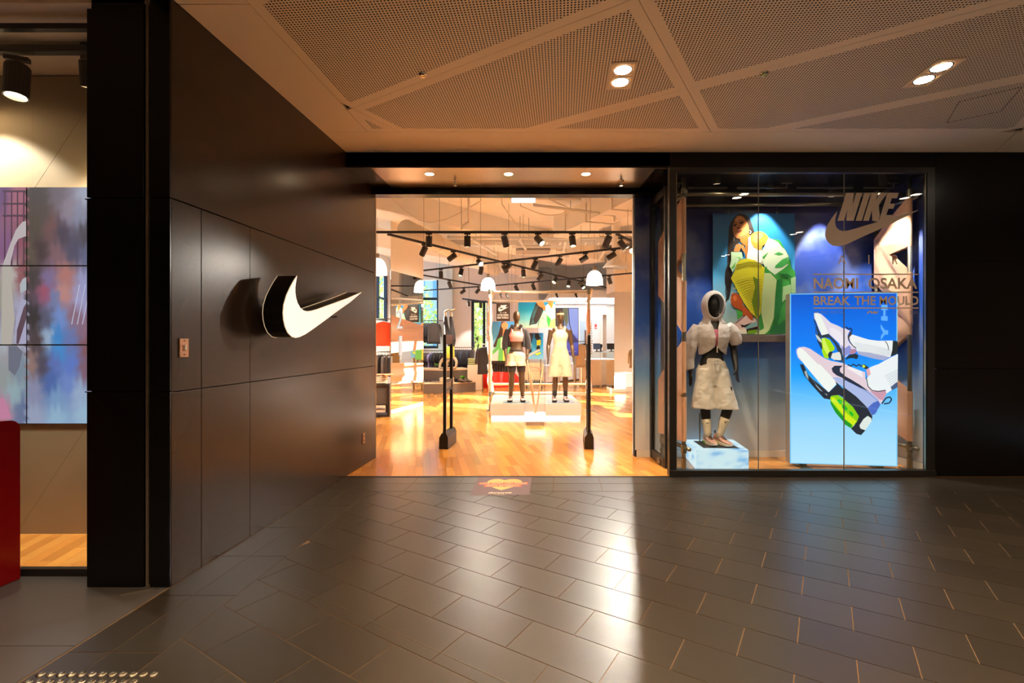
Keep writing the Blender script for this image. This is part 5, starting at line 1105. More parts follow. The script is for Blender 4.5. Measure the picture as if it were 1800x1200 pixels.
for px, py, dd in ((927, 632, 8.78), (954, 648, 8.95), (933, 650, 8.98)): MB().tube([Vt, G(px, py, dd)], .012, 8).make('rod', M_PF, ca, smooth=True)
MB().tube([G(927, 640, 8.78), G(954, 650, 8.95)], .008, 8).make('rod', M_PF, ca, smooth=True)
b = MB(); put_text(b, 'AIR MAX', .30, .52, 1.02, 1.06, lambda x, z: (x, y0 - .0008, z)); put_text(b, 'VERONA', .31, .51, .96, 1.0, lambda x, z: (x, y0 - .0008, z)); b.make('lettering', mat('rose_vinyl', (214, 130, 110), rough=.5), ca)
# ================================================================== hanging graphics in the middle of the shop
def hang(t, pts, zt_=4.45):
    wires(t, 'wire', [(p, (p[0], p[1], zt_)) for p in pts], .003, M_STEEL)
def panel(px0, px1, py0, py1, d, name, label, cat, depth=.03, m=None):
    a, c = G(px0, py0, d), G(px1, py1, d); t = thing(name, label, cat, ((a.x + c.x) / 2, d, c.z)); MB().bb(a.x, c.x, d, d + depth, c.z, a.z).make('board', m or M_WHITE, t); return t, a, c
t, a, c = panel(872.5, 896.5, 532, 564, 12.9, 'hanging_sign', 'black hanging sign with white tick logo and lettering left of the centre', 'sign', m=mat('sign_brown', (58, 40, 26), rough=.4)); hang(t, [(a.x + .05, 12.91, a.z), (c.x - .05, 12.91, a.z)])
p = Print((0, 12.9, 0), (0, -1, 0), .0012); S_ = lambda *q_: [(860 + x / 10, 520 + y / 10) for x, y in q_]; WHT = (240, 230, 215)
p.poly(S_((175, 190), (160, 220), (158, 250), (175, 272), (200, 268), (340, 193), (250, 222), (205, 236), (185, 226)), WHT)
for q_ in (((188, 214), (206, 160), (228, 160), (232, 190), (240, 160), (252, 160), (238, 214), (222, 214), (214, 190), (206, 214)), ((240, 214), (256, 160), (268, 160), (254, 214)), ((256, 214), (272, 160), (306, 160), (300, 176), (286, 178), (282, 192), (294, 192), (284, 214))): p.poly(S_(*q_), WHT)
p.text('A I R', 878.5, 890.5, 548.5, 550.3, WHT); p.text('NAOMI OSAKA', 874, 894, 551.8, 555, WHT, .02); p.text('BREAK THE MOULD', 874, 894, 556.2, 560, WHT, .02); p.make('print', M_PRINT, t)
t, a, c = panel(863, 906, 565, 634, 13.3, 'standing_poster', 'poster of a long haired person in green jacket behind the left mannequin', 'poster', m=MATS['board_edge']); hang(t, [(a.x + .1, 13.31, a.z), (c.x - .1, 13.31, a.z)])
p = Print((0, 13.3, 0), (0, -1, 0), .0012); p.grad([(863, 565), (906, 565), (906, 634), (863, 634)], [(0, (70, 150, 215)), (.4, (80, 170, 220)), (.75, (170, 200, 210)), (1, (205, 195, 185))])
p.poly(S_((215, 455), (195, 520), (170, 640), (120, 760), (70, 880), (85, 905), (160, 880), (205, 760), (245, 660), (240, 560), (280, 460), (250, 448)), (56, 36, 28)); p.poly(S_((225, 480), (215, 530), (240, 575), (290, 585), (325, 540), (325, 490), (280, 455)), (226, 150, 96), 3); p.poly(S_((240, 580), (290, 590), (300, 660), (245, 760), (235, 700)), (222, 132, 70))
p.poly(S_((150, 760), (240, 700), (300, 640), (370, 600), (440, 640), (460, 1140), (150, 1140), (170, 930), (110, 990), (45, 1040), (60, 960), (120, 900)), (88, 176, 90)); p.poly(S_((200, 740), (240, 730), (245, 900), (200, 920)), (214, 232, 190)); p.poly(S_((245, 900), (290, 880), (290, 1140), (240, 1140)), (232, 206, 80)); p.poly(S_((300, 600), (400, 520), (430, 640), (340, 700)), (235, 235, 228)); p.make('print', M_PRINT, t)
t, a, c = panel(911, 976, 527, 576, 13.6, 'hanging_poster', 'wide hanging poster of a leaning person with braids between the two mannequins', 'poster', m=MATS['board_edge']); hang(t, [(a.x + .1, 13.61, a.z), (c.x - .1, 13.61, a.z)])
p = Print((0, 13.6, 0), (0, -1, 0), .0012); p.grad([(911, 527), (976, 527), (976, 576), (911, 576)], [(0, (10, 130, 190)), (.35, (20, 165, 205)), (.7, (110, 195, 205)), (1, (180, 215, 190))])
p.poly(S_((860, 85), (820, 130), (770, 250), (720, 400), (700, 520), (760, 500), (830, 490), (900, 380), (960, 200), (900, 150), (890, 85)), (50, 44, 42))
for k in range(5): p.line(S_((860 - 14 * k, 170), (760 - 14 * k + 40, 330 + 20 * k), (720 + 20 * k, 520 - 12 * k)), .5, (70, 130, 140))
p.poly(S_((860, 90), (835, 130), (880, 180), (930, 200), (970, 170), (950, 110), (905, 82)), (226, 140, 84), 3); p.poly(S_((930, 200), (985, 170), (1010, 240), (960, 260)), (220, 120, 50)); p.poly(S_((985, 180), (1060, 110), (1100, 200), (1080, 290), (1000, 300)), (244, 240, 230)); p.poly(S_((1030, 130), (1080, 95), (1120, 110), (1120, 150), (1100, 220), (1060, 170)), (226, 130, 50), 2)
p.poly(S_((960, 260), (1010, 300), (1100, 230), (1125, 130), (1160, 160), (1160, 560), (860, 560), (890, 400)), (190, 232, 170)); p.poly(S_((1010, 330), (1080, 400), (1090, 500), (1040, 550), (1010, 430)), (60, 170, 70)); p.poly(S_((930, 380), (960, 390), (940, 410)), (60, 130, 60)); p.poly(S_((1080, 440), (1160, 380), (1160, 560), (1050, 560)), (226, 226, 110)); p.make('print', M_PRINT, t)
t, a, c = panel(925, 955, 585, 631, 13.9, 'standing_poster', 'blue poster of upturned legs in lime socks between the two mannequins', 'poster', m=MATS['board_edge']); MB().bb(a.x + .05, a.x + .09, 13.93, 13.97, 0.003, a.z - .05).make('leg', M_STEEL, t); MB().bb(c.x - .09, c.x - .05, 13.93, 13.97, 0.003, a.z - .05).make('leg', M_STEEL, t)
p = Print((0, 13.9, 0), (0, -1, 0), .0012); p.grad([(925, 585), (955, 585), (955, 631), (925, 631)], [(0, (10, 110, 180)), (.5, (30, 150, 205)), (1, (110, 180, 215))])
p.poly(S_((690, 650), (780, 650), (770, 720), (740, 830), (690, 830)), (44, 46, 70)); p.poly(S_((800, 650), (870, 660), (895, 750), (840, 780), (800, 740)), (30, 32, 44)); p.poly(S_((690, 830), (740, 850), (740, 900), (690, 920)), (200, 224, 40)); p.poly(S_((835, 780), (905, 770), (905, 860), (835, 870)), (206, 226, 40)); p.poly(S_((830, 900), (860, 865), (895, 890), (890, 940), (830, 940)), (30, 26, 28)); p.poly(S_((690, 930), (740, 920), (750, 980), (690, 1010)), (30, 26, 28)); p.poly(S_((690, 1030), (880, 930), (890, 960), (760, 1030), (690, 1070)), (232, 190, 170)); p.poly(S_((800, 1020), (890, 985), (915, 1005), (840, 1045)), (190, 214, 30)); p.make('print', M_PRINT, t)
t, a, c = panel(976.5, 1017, 541, 625, 15.2, 'light_box', 'tall lit box showing blue cloth and an olive strap at the back', 'light box', .1, mat('lb_edge', (50, 50, 70), rough=.4)); [MB().bb(x, x + .05, 15.22, 15.28, 0.003, c.z).make('leg', M_STEEL, t) for x in (a.x + .1, c.x - .15)]
p = Print((0, 15.2, 0), (0, -1, 0), .0012); p.grad([(977.3, 542), (1016.2, 542), (1016.2, 624), (977.3, 624)], [(0, (150, 165, 225)), (.5, (140, 158, 226)), (.75, (70, 84, 190)), (1, (30, 36, 130))])
p.poly([(977.3, 542), (990, 542), (992, 570), (996, 600), (977.3, 612)], (50, 44, 56)); p.poly([(989, 542), (998, 542), (999, 565), (995, 576), (991, 560)], (110, 112, 84)); p.line([(999, 542), (1001, 570), (1008, 592), (1014, 600)], 1.6, (36, 36, 70)); p.poly([(996, 588), (1006, 585), (1016.2, 598), (1016.2, 602), (996, 602)], (34, 36, 100)); p.line([(999, 617), (1012, 617.5)], .6, (220, 225, 245)); p.make('lit_print', M_LIT, t)
# ================================================================== furniture
M_PALEWOOD = mat('pale_timber', (222, 190, 150), rough=.45, noise=.06, nscale=20); M_GREYB = mat('grey_plinth', (104, 90, 78), rough=.5, noise=.06, nscale=10); M_DARKF = mat('dark_frame', (52, 42, 38), rough=.45)
cd = thing('cash_desk', 'pale timber cash desk with glass display top at the back right', 'desk', (2.9, 16.4, 0))
P0 = [(2.30, 16.05), (2.946, 16.10), (3.62, 17.0), (3.2, 17.4), (2.30, 16.75)]
MB().prism(P0, .06, .90).make('cabinet', M_PALEWOOD, cd); MB().prism(inset(P0, .02), .90, .915).make('display_bed', mat('bright_bed', (240, 245, 248), rough=.3, emit=(235, 245, 255), es=.5), cd)
for x, y in ((2.34, 16.09), (2.93, 16.14), (3.55, 17.0), (2.34, 16.7)): MB().bb(x - .03, x + .03, y - .0, y + .06, .002, .06).make('foot', M_PALEWOOD, cd)
for i in range(5):
    q_ = [P0[i], P0[(i + 1) % 5]]; a_, c_ = Vector((*q_[0], 0)), Vector((*q_[1], 0)); n_ = (c_ - a_).normalized(); a_ += n_ * .02; c_ -= n_ * .02; o_ = Vector((n_.y, -n_.x, 0)) * -.008
    MB().extrude([a_ + o_ + Vector((0, 0, .915)), c_ + o_ + Vector((0, 0, .915)), c_ + o_ + Vector((0, 0, 1.13)), a_ + o_ + Vector((0, 0, 1.13))], Vector((n_.y, -n_.x, 0)) * -.006).make('glass_side', M_GLASS, cd)
MB().prism(inset(P0, .005), 1.131, 1.155).make('glass_top', mat('frosted_top', (214, 232, 232), rough=.15), cd); b = MB(); [b.bb(x - .015, x + .015, y, y + .03, .91, 1.131) for x, y in ((2.33, 16.08), (2.93, 16.13), (3.56, 17.0))]; b.make('corner_post', M_WHITE, cd)
def laptop(x, y, z, w_, label, mt):
    t = thing('monitor', label, 'monitor', (x, y, z)); MB().box((x, y, z + .012), (w_ * .5, .14, .016)).make('base', M_TRACK, t); MB().bar((x, y, z + .02), (x, y + .05, z + .12), .04, .02).make('stem', M_TRACK, t); r_ = Matrix.Rotation(-.2, 3, 'X'); MB().box((x, y + .02, z + .18), (w_, .02, .2), rot=r_).make('screen', mt, t)
laptop(2.50, 16.4, 1.155, .30, 'dark desk monitor on the left of the cash desk', M_TRACK); laptop(2.86, 16.45, 1.155, .24, 'grey blue desk monitor in the middle of the cash desk', mat('monitor_blue', (70, 84, 110), rough=.3))
t = thing('card_terminal', 'black card terminal on a stand at the corner of the cash desk', 'terminal', (3.02, 16.6, 1.155)); MB().box((3.02, 16.6, 1.163), (.16, .12, .016)).make('base', M_TRACK, t); MB().box((3.02, 16.6, 1.25), (.05, .03, .17)).make('stem', M_TRACK, t); MB().box((3.02, 16.58, 1.35), (.09, .03, .12)).make('screen', M_VOID, t)
# white drawer cabinets
wc = thing('drawer_cabinet', 'long low white drawer cabinet at the back between mannequin and cash desk', 'cabinet', (1.9, 18, 0))
a_, c_ = Vector((1.08, 16.9, 0)), Vector((2.69, 19.0, 0)); n_ = (c_ - a_).normalized(); o_ = Vector((-n_.y, n_.x, 0)) * .45; pl4 = [a_, c_, c_ + o_, a_ + o_]
MB().prism([(p.x, p.y) for p in pl4], .06, .66).make('carcass', M_WHITE, wc); MB().prism(inset([(p.x, p.y) for p in pl4], .04), .002, .06).make('kick_plinth', M_DARKF, wc)
L_ = (c_ - a_).length; f_ = Vector((n_.y, -n_.x, 0))
for i in range(5):
    for j in range(3):
        p0_ = a_ + n_ * (L_ * i / 5 + .012) + f_ * .0; p1_ = a_ + n_ * (L_ * (i + 1) / 5 - .012); z0_, z1_ = .075 + .195 * j, .26 + .195 * j
        h_ = MB().extrude([p0_ + Vector((0, 0, z0_)), p1_ + Vector((0, 0, z0_)), p1_ + Vector((0, 0, z1_)), p0_ + Vector((0, 0, z1_))], f_ * .014).make('drawer', M_WHITE, wc)
        m_ = (p0_ + p1_) / 2 + f_ * .02 + Vector((0, 0, z1_ - .05)); MB().bar(m_ - n_ * .05, m_ + n_ * .05, .01, .01).make('handle', M_STEEL, h_)
t = thing('shoe_stand', 'pale timber display panel behind the clear acrylic case', 'stand', (.62, 15.6, 0)); MB().bb(.42, 1.0, 15.6, 15.66, .2, .82).make('board', M_PALEWOOD, t); [MB().bb(x, x + .04, 15.61, 15.65, .003, .2).make('leg', M_DARKF, t) for x in (.45, .93)]; MB().bb(.40, 1.02, 15.5, 15.66, .16, .2).make('shelf', M_DARKF, t)
for k in range(8):
    x = .45 + .07 * k; t = thing('small_shoe', 'small dark shoe on the low shelf of the pale panel, %s from the left' % order_word(k), 'shoe', (x, 15.56, .2), 0, 'dark shoes on the low shelf'); b = MB(); b.rings([[(x + .022 * math.cos(a) * s, y_, .201 + h_ * (.5 + .5 * math.sin(a))) for a in [2 * math.pi * i / 8 for i in range(8)]] for y_, s, h_ in ((15.62, .8, .09), (15.58, 1, .08), (15.53, 1, .05), (15.50, .6, .03))]); b.make('upper', M_DARKF, t, smooth=True)
# grey stage plinths on the left
st1 = thing('bench', 'grey bench with pale edge carrying the headstand mannequin', 'bench', (-2.3, 14.9, 0))
P1 = [(-3.25, 14.95), (-2.02, 14.75), (-1.25, 15.25), (-1.6, 15.9), (-3.25, 15.9)]
MB().prism(P1, .30, .62).make('body', M_GREYB, st1); MB().prism(P1, .621, .655).make('top', M_PALEWOOD, st1)
for x, y in ((-3.2, 15.0), (-2.5, 14.9), (-2.75, 15.7), (-1.5, 15.6)): MB().bb(x - .03, x + .03, y, y + .06, .002, .30).make('leg', M_DARKF, st1)
MB().bb(-3.2, -2.1, 15.0, 15.06, .06, .1).make('stretcher', M_DARKF, st1)
st2 = thing('plinth', 'low grey plinth with a pale top in front of the bench', 'plinth', (-1.6, 14.5, 0)); P2 = [(-2.55, 14.05), (-1.62, 14.25), (-1.10, 14.72), (-1.45, 14.74), (-2.02, 14.70), (-2.6, 14.6)]
MB().prism(P2, .003, .27).make('body', M_GREYB, st2); MB().prism(P2, .271, .295).make('top', M_PALEWOOD, st2)
st3 = thing('plinth', 'beige upright plinth with folded green clothes on top', 'plinth', (-1.15, 14.9, 0)); MB().bb(-1.37, -.94, 15.0, 15.4, .003, .78).make('body', mat('beige_plinth', (228, 206, 176), rough=.5), st3, bevel=.005)
def folded(x, y, z, w_, d_, h_, n, m, label, group, rz=0.0):
    for i in range(n):
        t = MB(); hh = h_ / n; q_ = Matrix.Rotation(rz + R.uniform(-.12, .12), 3, 'Z'); RR = []
        for zz, s in ((0, .96), (.25, 1), (.75, 1), (1, .94)):
            RR.append([Vector((x, y, z + hh * i + hh * zz * .96)) + q_ @ Vector((w_ / 2 * s * math.copysign(abs(math.cos(a)) ** .35, math.cos(a)), d_ / 2 * s * math.copysign(abs(math.sin(a)) ** .35, math.sin(a)), .006 * math.sin(3 * a + i))) for a in [2 * math.pi * k / 20 for k in range(20)]])
        t.rings(RR); o = t.make('folded_garment', m, smooth=True); tag(o, label % order_word(i), 'clothing', group); o2 = o
M_OLIVE = mat('olive_knit', (150, 148, 96), rough=.9, bump=.3, bscale=90); M_BEIGE = mat('beige_knit', (226, 204, 170), rough=.9, bump=.3, bscale=80)
folded(-1.19, 15.2, .781, .36, .3, .20, 3, M_OLIVE, 'folded olive garment on the beige plinth, %s from the bottom', 'folded olive garments')
folded(-1.93, 14.4, .296, .42, .28, .14, 3, M_BEIGE, 'folded cream garment on the low grey plinth, %s from the bottom', 'folded cream garments')
# red fixtures at the back
rf = thing('red_plinth', 'curved glossy red plinth behind the central scaffold', 'plinth', (-.5, 15.9, 0)); M_RED = mat('shop_red', (226, 40, 22), rough=.25)
b = MB(); b.prism([(-.62 + .52 * math.cos(a), 16.3 + .5 * math.sin(a)) for a in [2 * math.pi * k / 28 for k in range(28)]], .003, .50); b.make('drum', M_RED, rf, smooth=False); b = MB(); b.prism([(-.62 + .54 * math.cos(a), 16.3 + .52 * math.sin(a)) for a in [2 * math.pi * k / 28 for k in range(28)]], .5, .52); b.make('rim', M_RED, rf)
t = thing('red_ramp', 'sloping red panel beside the red drum', 'panel', (.15, 16.6, 0)); MB().extrude([(-.08, 16.6, .003), (.42, 16.6, .003), (.42, 16.6, .06), (-.05, 16.6, .62), (-.08, 16.6, .62)], (0, .06, 0)).make('board', M_RED, t); MB().bar((-.03, 16.58, .62), (.43, 16.58, .07), .02, .03).make('edge', M_WHITE, t)
t = thing('display_rack', 'orange and red shelf unit under the tall back window', 'shelf', (-1.2, 17.3, 0)); MB().bb(-1.5, -.96, 17.3, 17.5, .003, 1.18).make('frame', M_RED, t); MB().bb(-1.52, -.94, 17.2, 17.5, .83, .87).make('shelf', M_WHITE, t); MB().bb(-1.52, -.94, 17.2, 17.5, .35, .39).make('shelf', M_WHITE, t)
M_ORN = mat('orange_speckle', (232, 92, 20), rough=.6, noise=.5, nscale=40)
for k in range(6):
    for j, z in ((0, .871), (1, .391)): o = MB().bb(-1.5 + .09 * k, -1.42 + .09 * k, 17.21, 17.30, z, z + .26 + .03 * ((k + j) % 2)).make('orange_box', M_ORN); tag(o, 'orange packet on the %s shelf under the tall window, %s from the left' % (('upper', 'lower')[j], order_word(k)), 'packet', 'orange packets on the red shelf unit')
# dark cabinet at the near left with folded clothes
dc = thing('cabinet', 'dark framed low cabinet left of the mirror column, folded clothes on top', 'cabinet', (-2.75, 9.8, 0))
q0 = [(-3.3, 9.45), (-2.435, 9.72), (-2.56, 10.05), (-3.42, 9.85)]
MB().prism(inset(q0, .03), .25, .63).make('body', mat('cabinet_panel', (92, 80, 70), rough=.5), dc); MB().prism(q0, .63, .655).make('top', M_DARKF, dc); MB().prism(q0, .02, .045).make('bottom_shelf', M_DARKF, dc); MB().prism(q0, .235, .25).make('middle_shelf', M_DARKF, dc); MB().prism(inset(q0, .06), .13, .145).make('drawer_front', M_PALEWOOD, dc)
for x, y in q0: MB().bb(x - .02 + (.02 if x < -3 else -.02), x + .02 + (.02 if x < -3 else -.02), y - .015, y + .025, .002, .63).make('post', M_DARKF, dc)
for i, (x, y, m_, l) in enumerate(((-2.66, 9.82, M_BEIGE, 'cream'), (-2.62, 9.76, mat('peach_knit', (226, 164, 120), rough=.9, bump=.3, bscale=80), 'peach'), (-3.0, 9.75, M_BEIGE, 'cream'))):
    folded(x, y, .656, .30, .24, .16 - .02 * i, 4, m_, 'folded ' + l + ' garment on the dark cabinet, %s from the bottom' + (' of the right stack', ' of the middle stack', ' of the left stack')[i], 'folded garments on the dark cabinet', .2) if i != 1 else None
sho = None
for i, (px, py) in enumerate(((672, 657), (681, 660))):
    p = G(px, py, 9.78); p.z = .656 + .162
    o = MB(); o.box((p.x, p.y, p.z + .018), (.22, .14, .032), rz=.3 + .5 * i, ); o = o.make('folded_garment', MATS['peach_knit'], bevel=.012); tag(o, 'peach folded garment lying %s on the cream stack of the dark cabinet' % ('left', 'right')[i], 'clothing', 'folded garments on the dark cabinet')
# hidden right side display that shows in the mirror
t = thing('plinth', 'tall white lit plinth standing out of view right of the door, seen in the mirror', 'plinth', (4.7, 13.2, 0)); MB().bb(4.45, 5.05, 12.9, 13.5, .003, .45).make('body', mat('white_lit', (255, 255, 255), rough=.3, emit=(255, 250, 240), es=.45), t, bevel=.005)
# plants
M_LEAF = mat('fresh_leaf', (96, 168, 44), rough=.5)
def plant(x, y, z, label, s=1.0):
    t = thing('potted_plant', label, 'plant', (x, y, z)); MB().lathe([(.001, .001), (.06 * s, .001), (.075 * s, .09 * s), (.068 * s, .09 * s), (.06 * s, .07 * s), (.001, .07 * s)], 16, (x, y, z)).make('pot', M_DARKF, t, smooth=True)
    for k in range(22):
        a = 2.4 * k; L = (.16 + .08 * R.random()) * s; e = .35 + .8 * R.random(); b = MB(); o = Vector((x, y, z + .08 * s)); d = Vector((math.cos(a) * math.cos(e), math.sin(a) * math.cos(e), math.sin(e))); sd = Vector((-math.sin(a), math.cos(a), 0))
        pts = [(0, .004), (.4, .026), (.7, .024), (1, .002)]; V = []
        for u_, w_ in pts: q_ = o + d * (L * u_) + Vector((0, 0, -.09 * u_ * u_ * s)); V += [q_ - sd * w_ * s, q_ + sd * w_ * s]
        b.add(V, [(0, 1, 3, 2), (2, 3, 5, 4), (4, 5, 7, 6)]); b.make('leaf', M_LEAF, t)
plant(-1.45, 14.5, .296, 'small green potted plant on the low grey plinth'); plant(-2.42, 15.75, .656, 'green potted plant on the bench behind the left gate', .8)
# trees outside the back windows
def tree(x, y, h, r, label, seed):
    rr_ = random.Random(seed); t = thing('tree', label, 'tree', (x, y, 0)); MB().tube([(x, y, -.2), (x + .1, y, h * .4), (x, y + .1, h * .7)], [.16, .12, .05], 8).make('trunk', mat('bark', (90, 76, 60), rough=.9), t)
    for c_, n in (((150, 190, 90), 2200), ((196, 214, 130), 1500)):
        b = MB()
        for _ in range(n):
            v = Vector((rr_.gauss(0, 1), rr_.gauss(0, 1), rr_.gauss(0, 1))).normalized() * r * rr_.random() ** .4; p = Vector((x, y, h * .55)) + Vector((v.x, v.y, v.z * 1.35)); e = Vector((rr_.gauss(0, 1), rr_.gauss(0, 1), rr_.gauss(0, 1))).normalized(); f = e.orthogonal().normalized(); s = rr_.uniform(.06, .13)
            b.add([p + e * s, p + f * s * .5, p - e * s, p - f * s * .5], [(0, 1, 2, 3)])
        b.make('foliage', mat('leaf_%d' % c_[0], c_, rough=.6), t, kind='stuff')
tree(-1.7, 22.5, 4.2, 1.9, 'bright leafy tree outside the tall back window', 3); tree(-5.6, 23, 4.5, 2.0, 'leafy tree outside the left back windows', 4)
struct(MB().bb(-20, 8, 20.7, 60, -.3, -.1).make('ground', mat('paving_outside', (150, 150, 145), rough=.8)))
t = thing('office_building', 'pale blue glazed building across the street beyond the left windows', 'building', (-9, 34, 0)); MB().bb(-16, -3, 34, 40, -.1, 16).make('walls', mat('pale_facade', (150, 172, 190), rough=.5), t)
for i in range(5):
    for j in range(4): MB().bb(-15.5 + 2.5 * i, -13.6 + 2.5 * i, 33.95, 34, 1 + 3.6 * j, 3.6 + 3.6 * j).make('window_pane', mat('blue_pane', (96, 140, 176), rough=.1), t)
# ================================================================== mannequins
def egg(b, c, rx, ry, rz_, n=20, m=14):
    RR = []
    for i in range(m + 1):
        t = math.pi * (.02 + .96 * i / m); z = -math.cos(t); s = math.sin(t); k = 1.0 if z > 0 else 1.0 - .34 * z * z * (1 if z < 0 else 0)
        RR.append([(c[0] + rx * s * k * math.cos(2 * math.pi * j / n), c[1] + ry * s * (k * .97) * math.sin(2 * math.pi * j / n) + (-.012 if z < -.3 else 0), c[2] + rz_ * z) for j in range(n)])
    b.rings(RR)
def limb(b, pts, rs, n=14, ry=None): b.tube(spl(pts, 4), spl1(rs, 4), n, ry=spl1(ry, 4) if ry else None, up=(0, -1, .05))
def spl(pts, n): return [tuple(p) for p in spline(pts, n, False)]
def spl1(rs, n): return [max(.002, p.x) for p in spline([(r, 0) for r in rs], n, False)]
def ringsz(b, R_, n=24, a0=0, a1=None):
    b.rings([[(cx + rx * math.cos(2 * math.pi * k / n), cy + ry * math.sin(2 * math.pi * k / n), z) for k in range(n)] for z, rx, ry, cx, cy in R_])
def interp(R_, n=4):
    out = []
    P = spline([(r[0], r[1], r[2]) for r in R_], n, False); Q = spline([(r[3], r[4], 0) for r in R_], n, False)
    return [(p.x, max(.004, p.y), max(.004, p.z), q_.x, q_.y) for p, q_ in zip(P, Q)]
def remesh(o, vox, it=4, sm=.5, disp=None):
    r_ = o.modifiers.new('remesh', 'REMESH'); r_.mode = 'VOXEL'; r_.voxel_size = vox; r_.use_smooth_shade = True
    s = o.modifiers.new('smooth', 'SMOOTH'); s.factor = sm; s.iterations = it
    if disp:
        tx_ = bpy.data.textures.get('folds') or bpy.data.textures.new('folds', 'CLOUDS'); tx_.noise_scale = .09
        d = o.modifiers.new('folds', 'DISPLACE'); d.texture = tx_; d.strength = disp; d.mid_level = .5
    return o
def hand(b, wr, d, sidev, s=1.0, curl=.5):
    # wr wrist, d pointing direction of the hand, sidev towards the thumb
    wr, d, sv = Vector(wr), Vector(d).normalized(), Vector(sidev).normalized(); pn = d.cross(sv).normalized()
    L = .085 * s; RR = []
    for u, w_, th in ((-.15, .022, .018), (.2, .032, .017), (.6, .040, .015), (.95, .038, .012), (1.05, .03, .009)):
        c = wr + d * (L * u); RR.append([c + sv * (w_ * s * math.cos(a)) + pn * (th * s * math.sin(a)) for a in [2 * math.pi * k / 12 for k in range(12)]])
    b.rings(RR)
    for i, (off, fl) in enumerate(((.028, .068), (.010, .078), (-.009, .072), (-.027, .056))):
        p = wr + d * (L * .9) + sv * (off * s); pts = [p - d * .02 * s]; dd = d.copy()
        for k in range(3): pts.append(pts[-1] + dd * (fl * s * (.5, .32, .28)[k] + (.02 * s if k == 0 else 0))); dd = (dd + pn * (curl * (.35 + .25 * k))).normalized()
        b.tube(pts, [.0095 * s, .009 * s, .0078 * s, .006 * s], 8)
    p = wr + d * (L * .2) + sv * .024 * s; b.tube([p, p + (d * .6 + sv * .7).normalized() * .035 * s, p + (d * .85 + sv * .55 + pn * .2).normalized() * .075 * s], [.012 * s, .0105 * s, .007 * s], 8)
M_BRONZE = mat('bronze_mannequin', (96, 70, 44), rough=.38, metal=.35); M_BLKM = mat('black_mannequin', (0.012, 0.010, 0.009), rough=.42)
TORSO = [(1.535, .05, .048, 0, .0), (1.50, .07, .055, 0, 0), (1.475, .135, .062, 0, 0), (1.44, .165, .078, 0, 0), (1.38, .160, .098, 0, -.005), (1.31, .150, .112, 0, -.014), (1.24, .136, .098, 0, -.006), (1.14, .115, .084, 0, 0), (1.06, .128, .092, 0, .004), (.97, .158, .112, 0, .010), (.90, .166, .116, 0, .010), (.84, .15, .10, 0, .006), (.80, .10, .07, 0, 0)]
def body(name, t, mt, arms, legs, head=(0, 0, 1.70), headr=(.076, .095, .125), hands=True, vox=.0075, torso=TORSO, tilt=0):
    b = MB(); ringsz(b, interp(torso, 3)); egg(b, head, *headr); limb(b, [(0, .01, 1.50), (head[0] * .5, .012, 1.56), (head[0], head[1] + .012, head[2] - .07)], [.052, .047, .05])
    for pts, rs, hd, sv, cu in arms:
        limb(b, pts, rs); 
        if hands: hand(b, pts[-1], hd, sv, 1.0, cu)
    for pts, rs in legs: limb(b, pts, rs)
    o = b.make(name, mt, t, local=True); return remesh(o, vox, 3)
ARM_R = [.058, .050, .044, .040, .042, .034, .026]; LEG_R = [.098, .094, .080, .062, .054, .060, .056, .040, .034]
def leg(hx, kx, ax, ky=0, ay=0, ky2=0, zk=.50, za=.10, hz=.86):
    return ([(hx, 0, hz), (hx * .7 + kx * .3, ky * .3, hz * .7 + zk * .3), (hx * .35 + kx * .65, ky * .65, hz * .35 + zk * .65), (hx * .1 + kx * .9, ky * .9, zk + .06), (kx, ky, zk), (kx * .8 + ax * .2, ky * .8 + ay * .2 + .018, zk - .10), (kx * .6 + ax * .4, ky * .6 + ay * .4 + .018, zk - .18), (kx * .2 + ax * .8, ay * .8 + ky * .2 + .006, za + .08), (ax, ay, za)], LEG_R)
def arm(s, el, wr): 
    sh = Vector((s * .178, 0, 1.435)); el, wr = Vector(el), Vector(wr); return [tuple(sh), tuple(sh.lerp(el, .3)), tuple(sh.lerp(el, .7)), tuple(el), tuple(el.lerp(wr, .25)), tuple(el.lerp(wr, .7)), tuple(wr)]
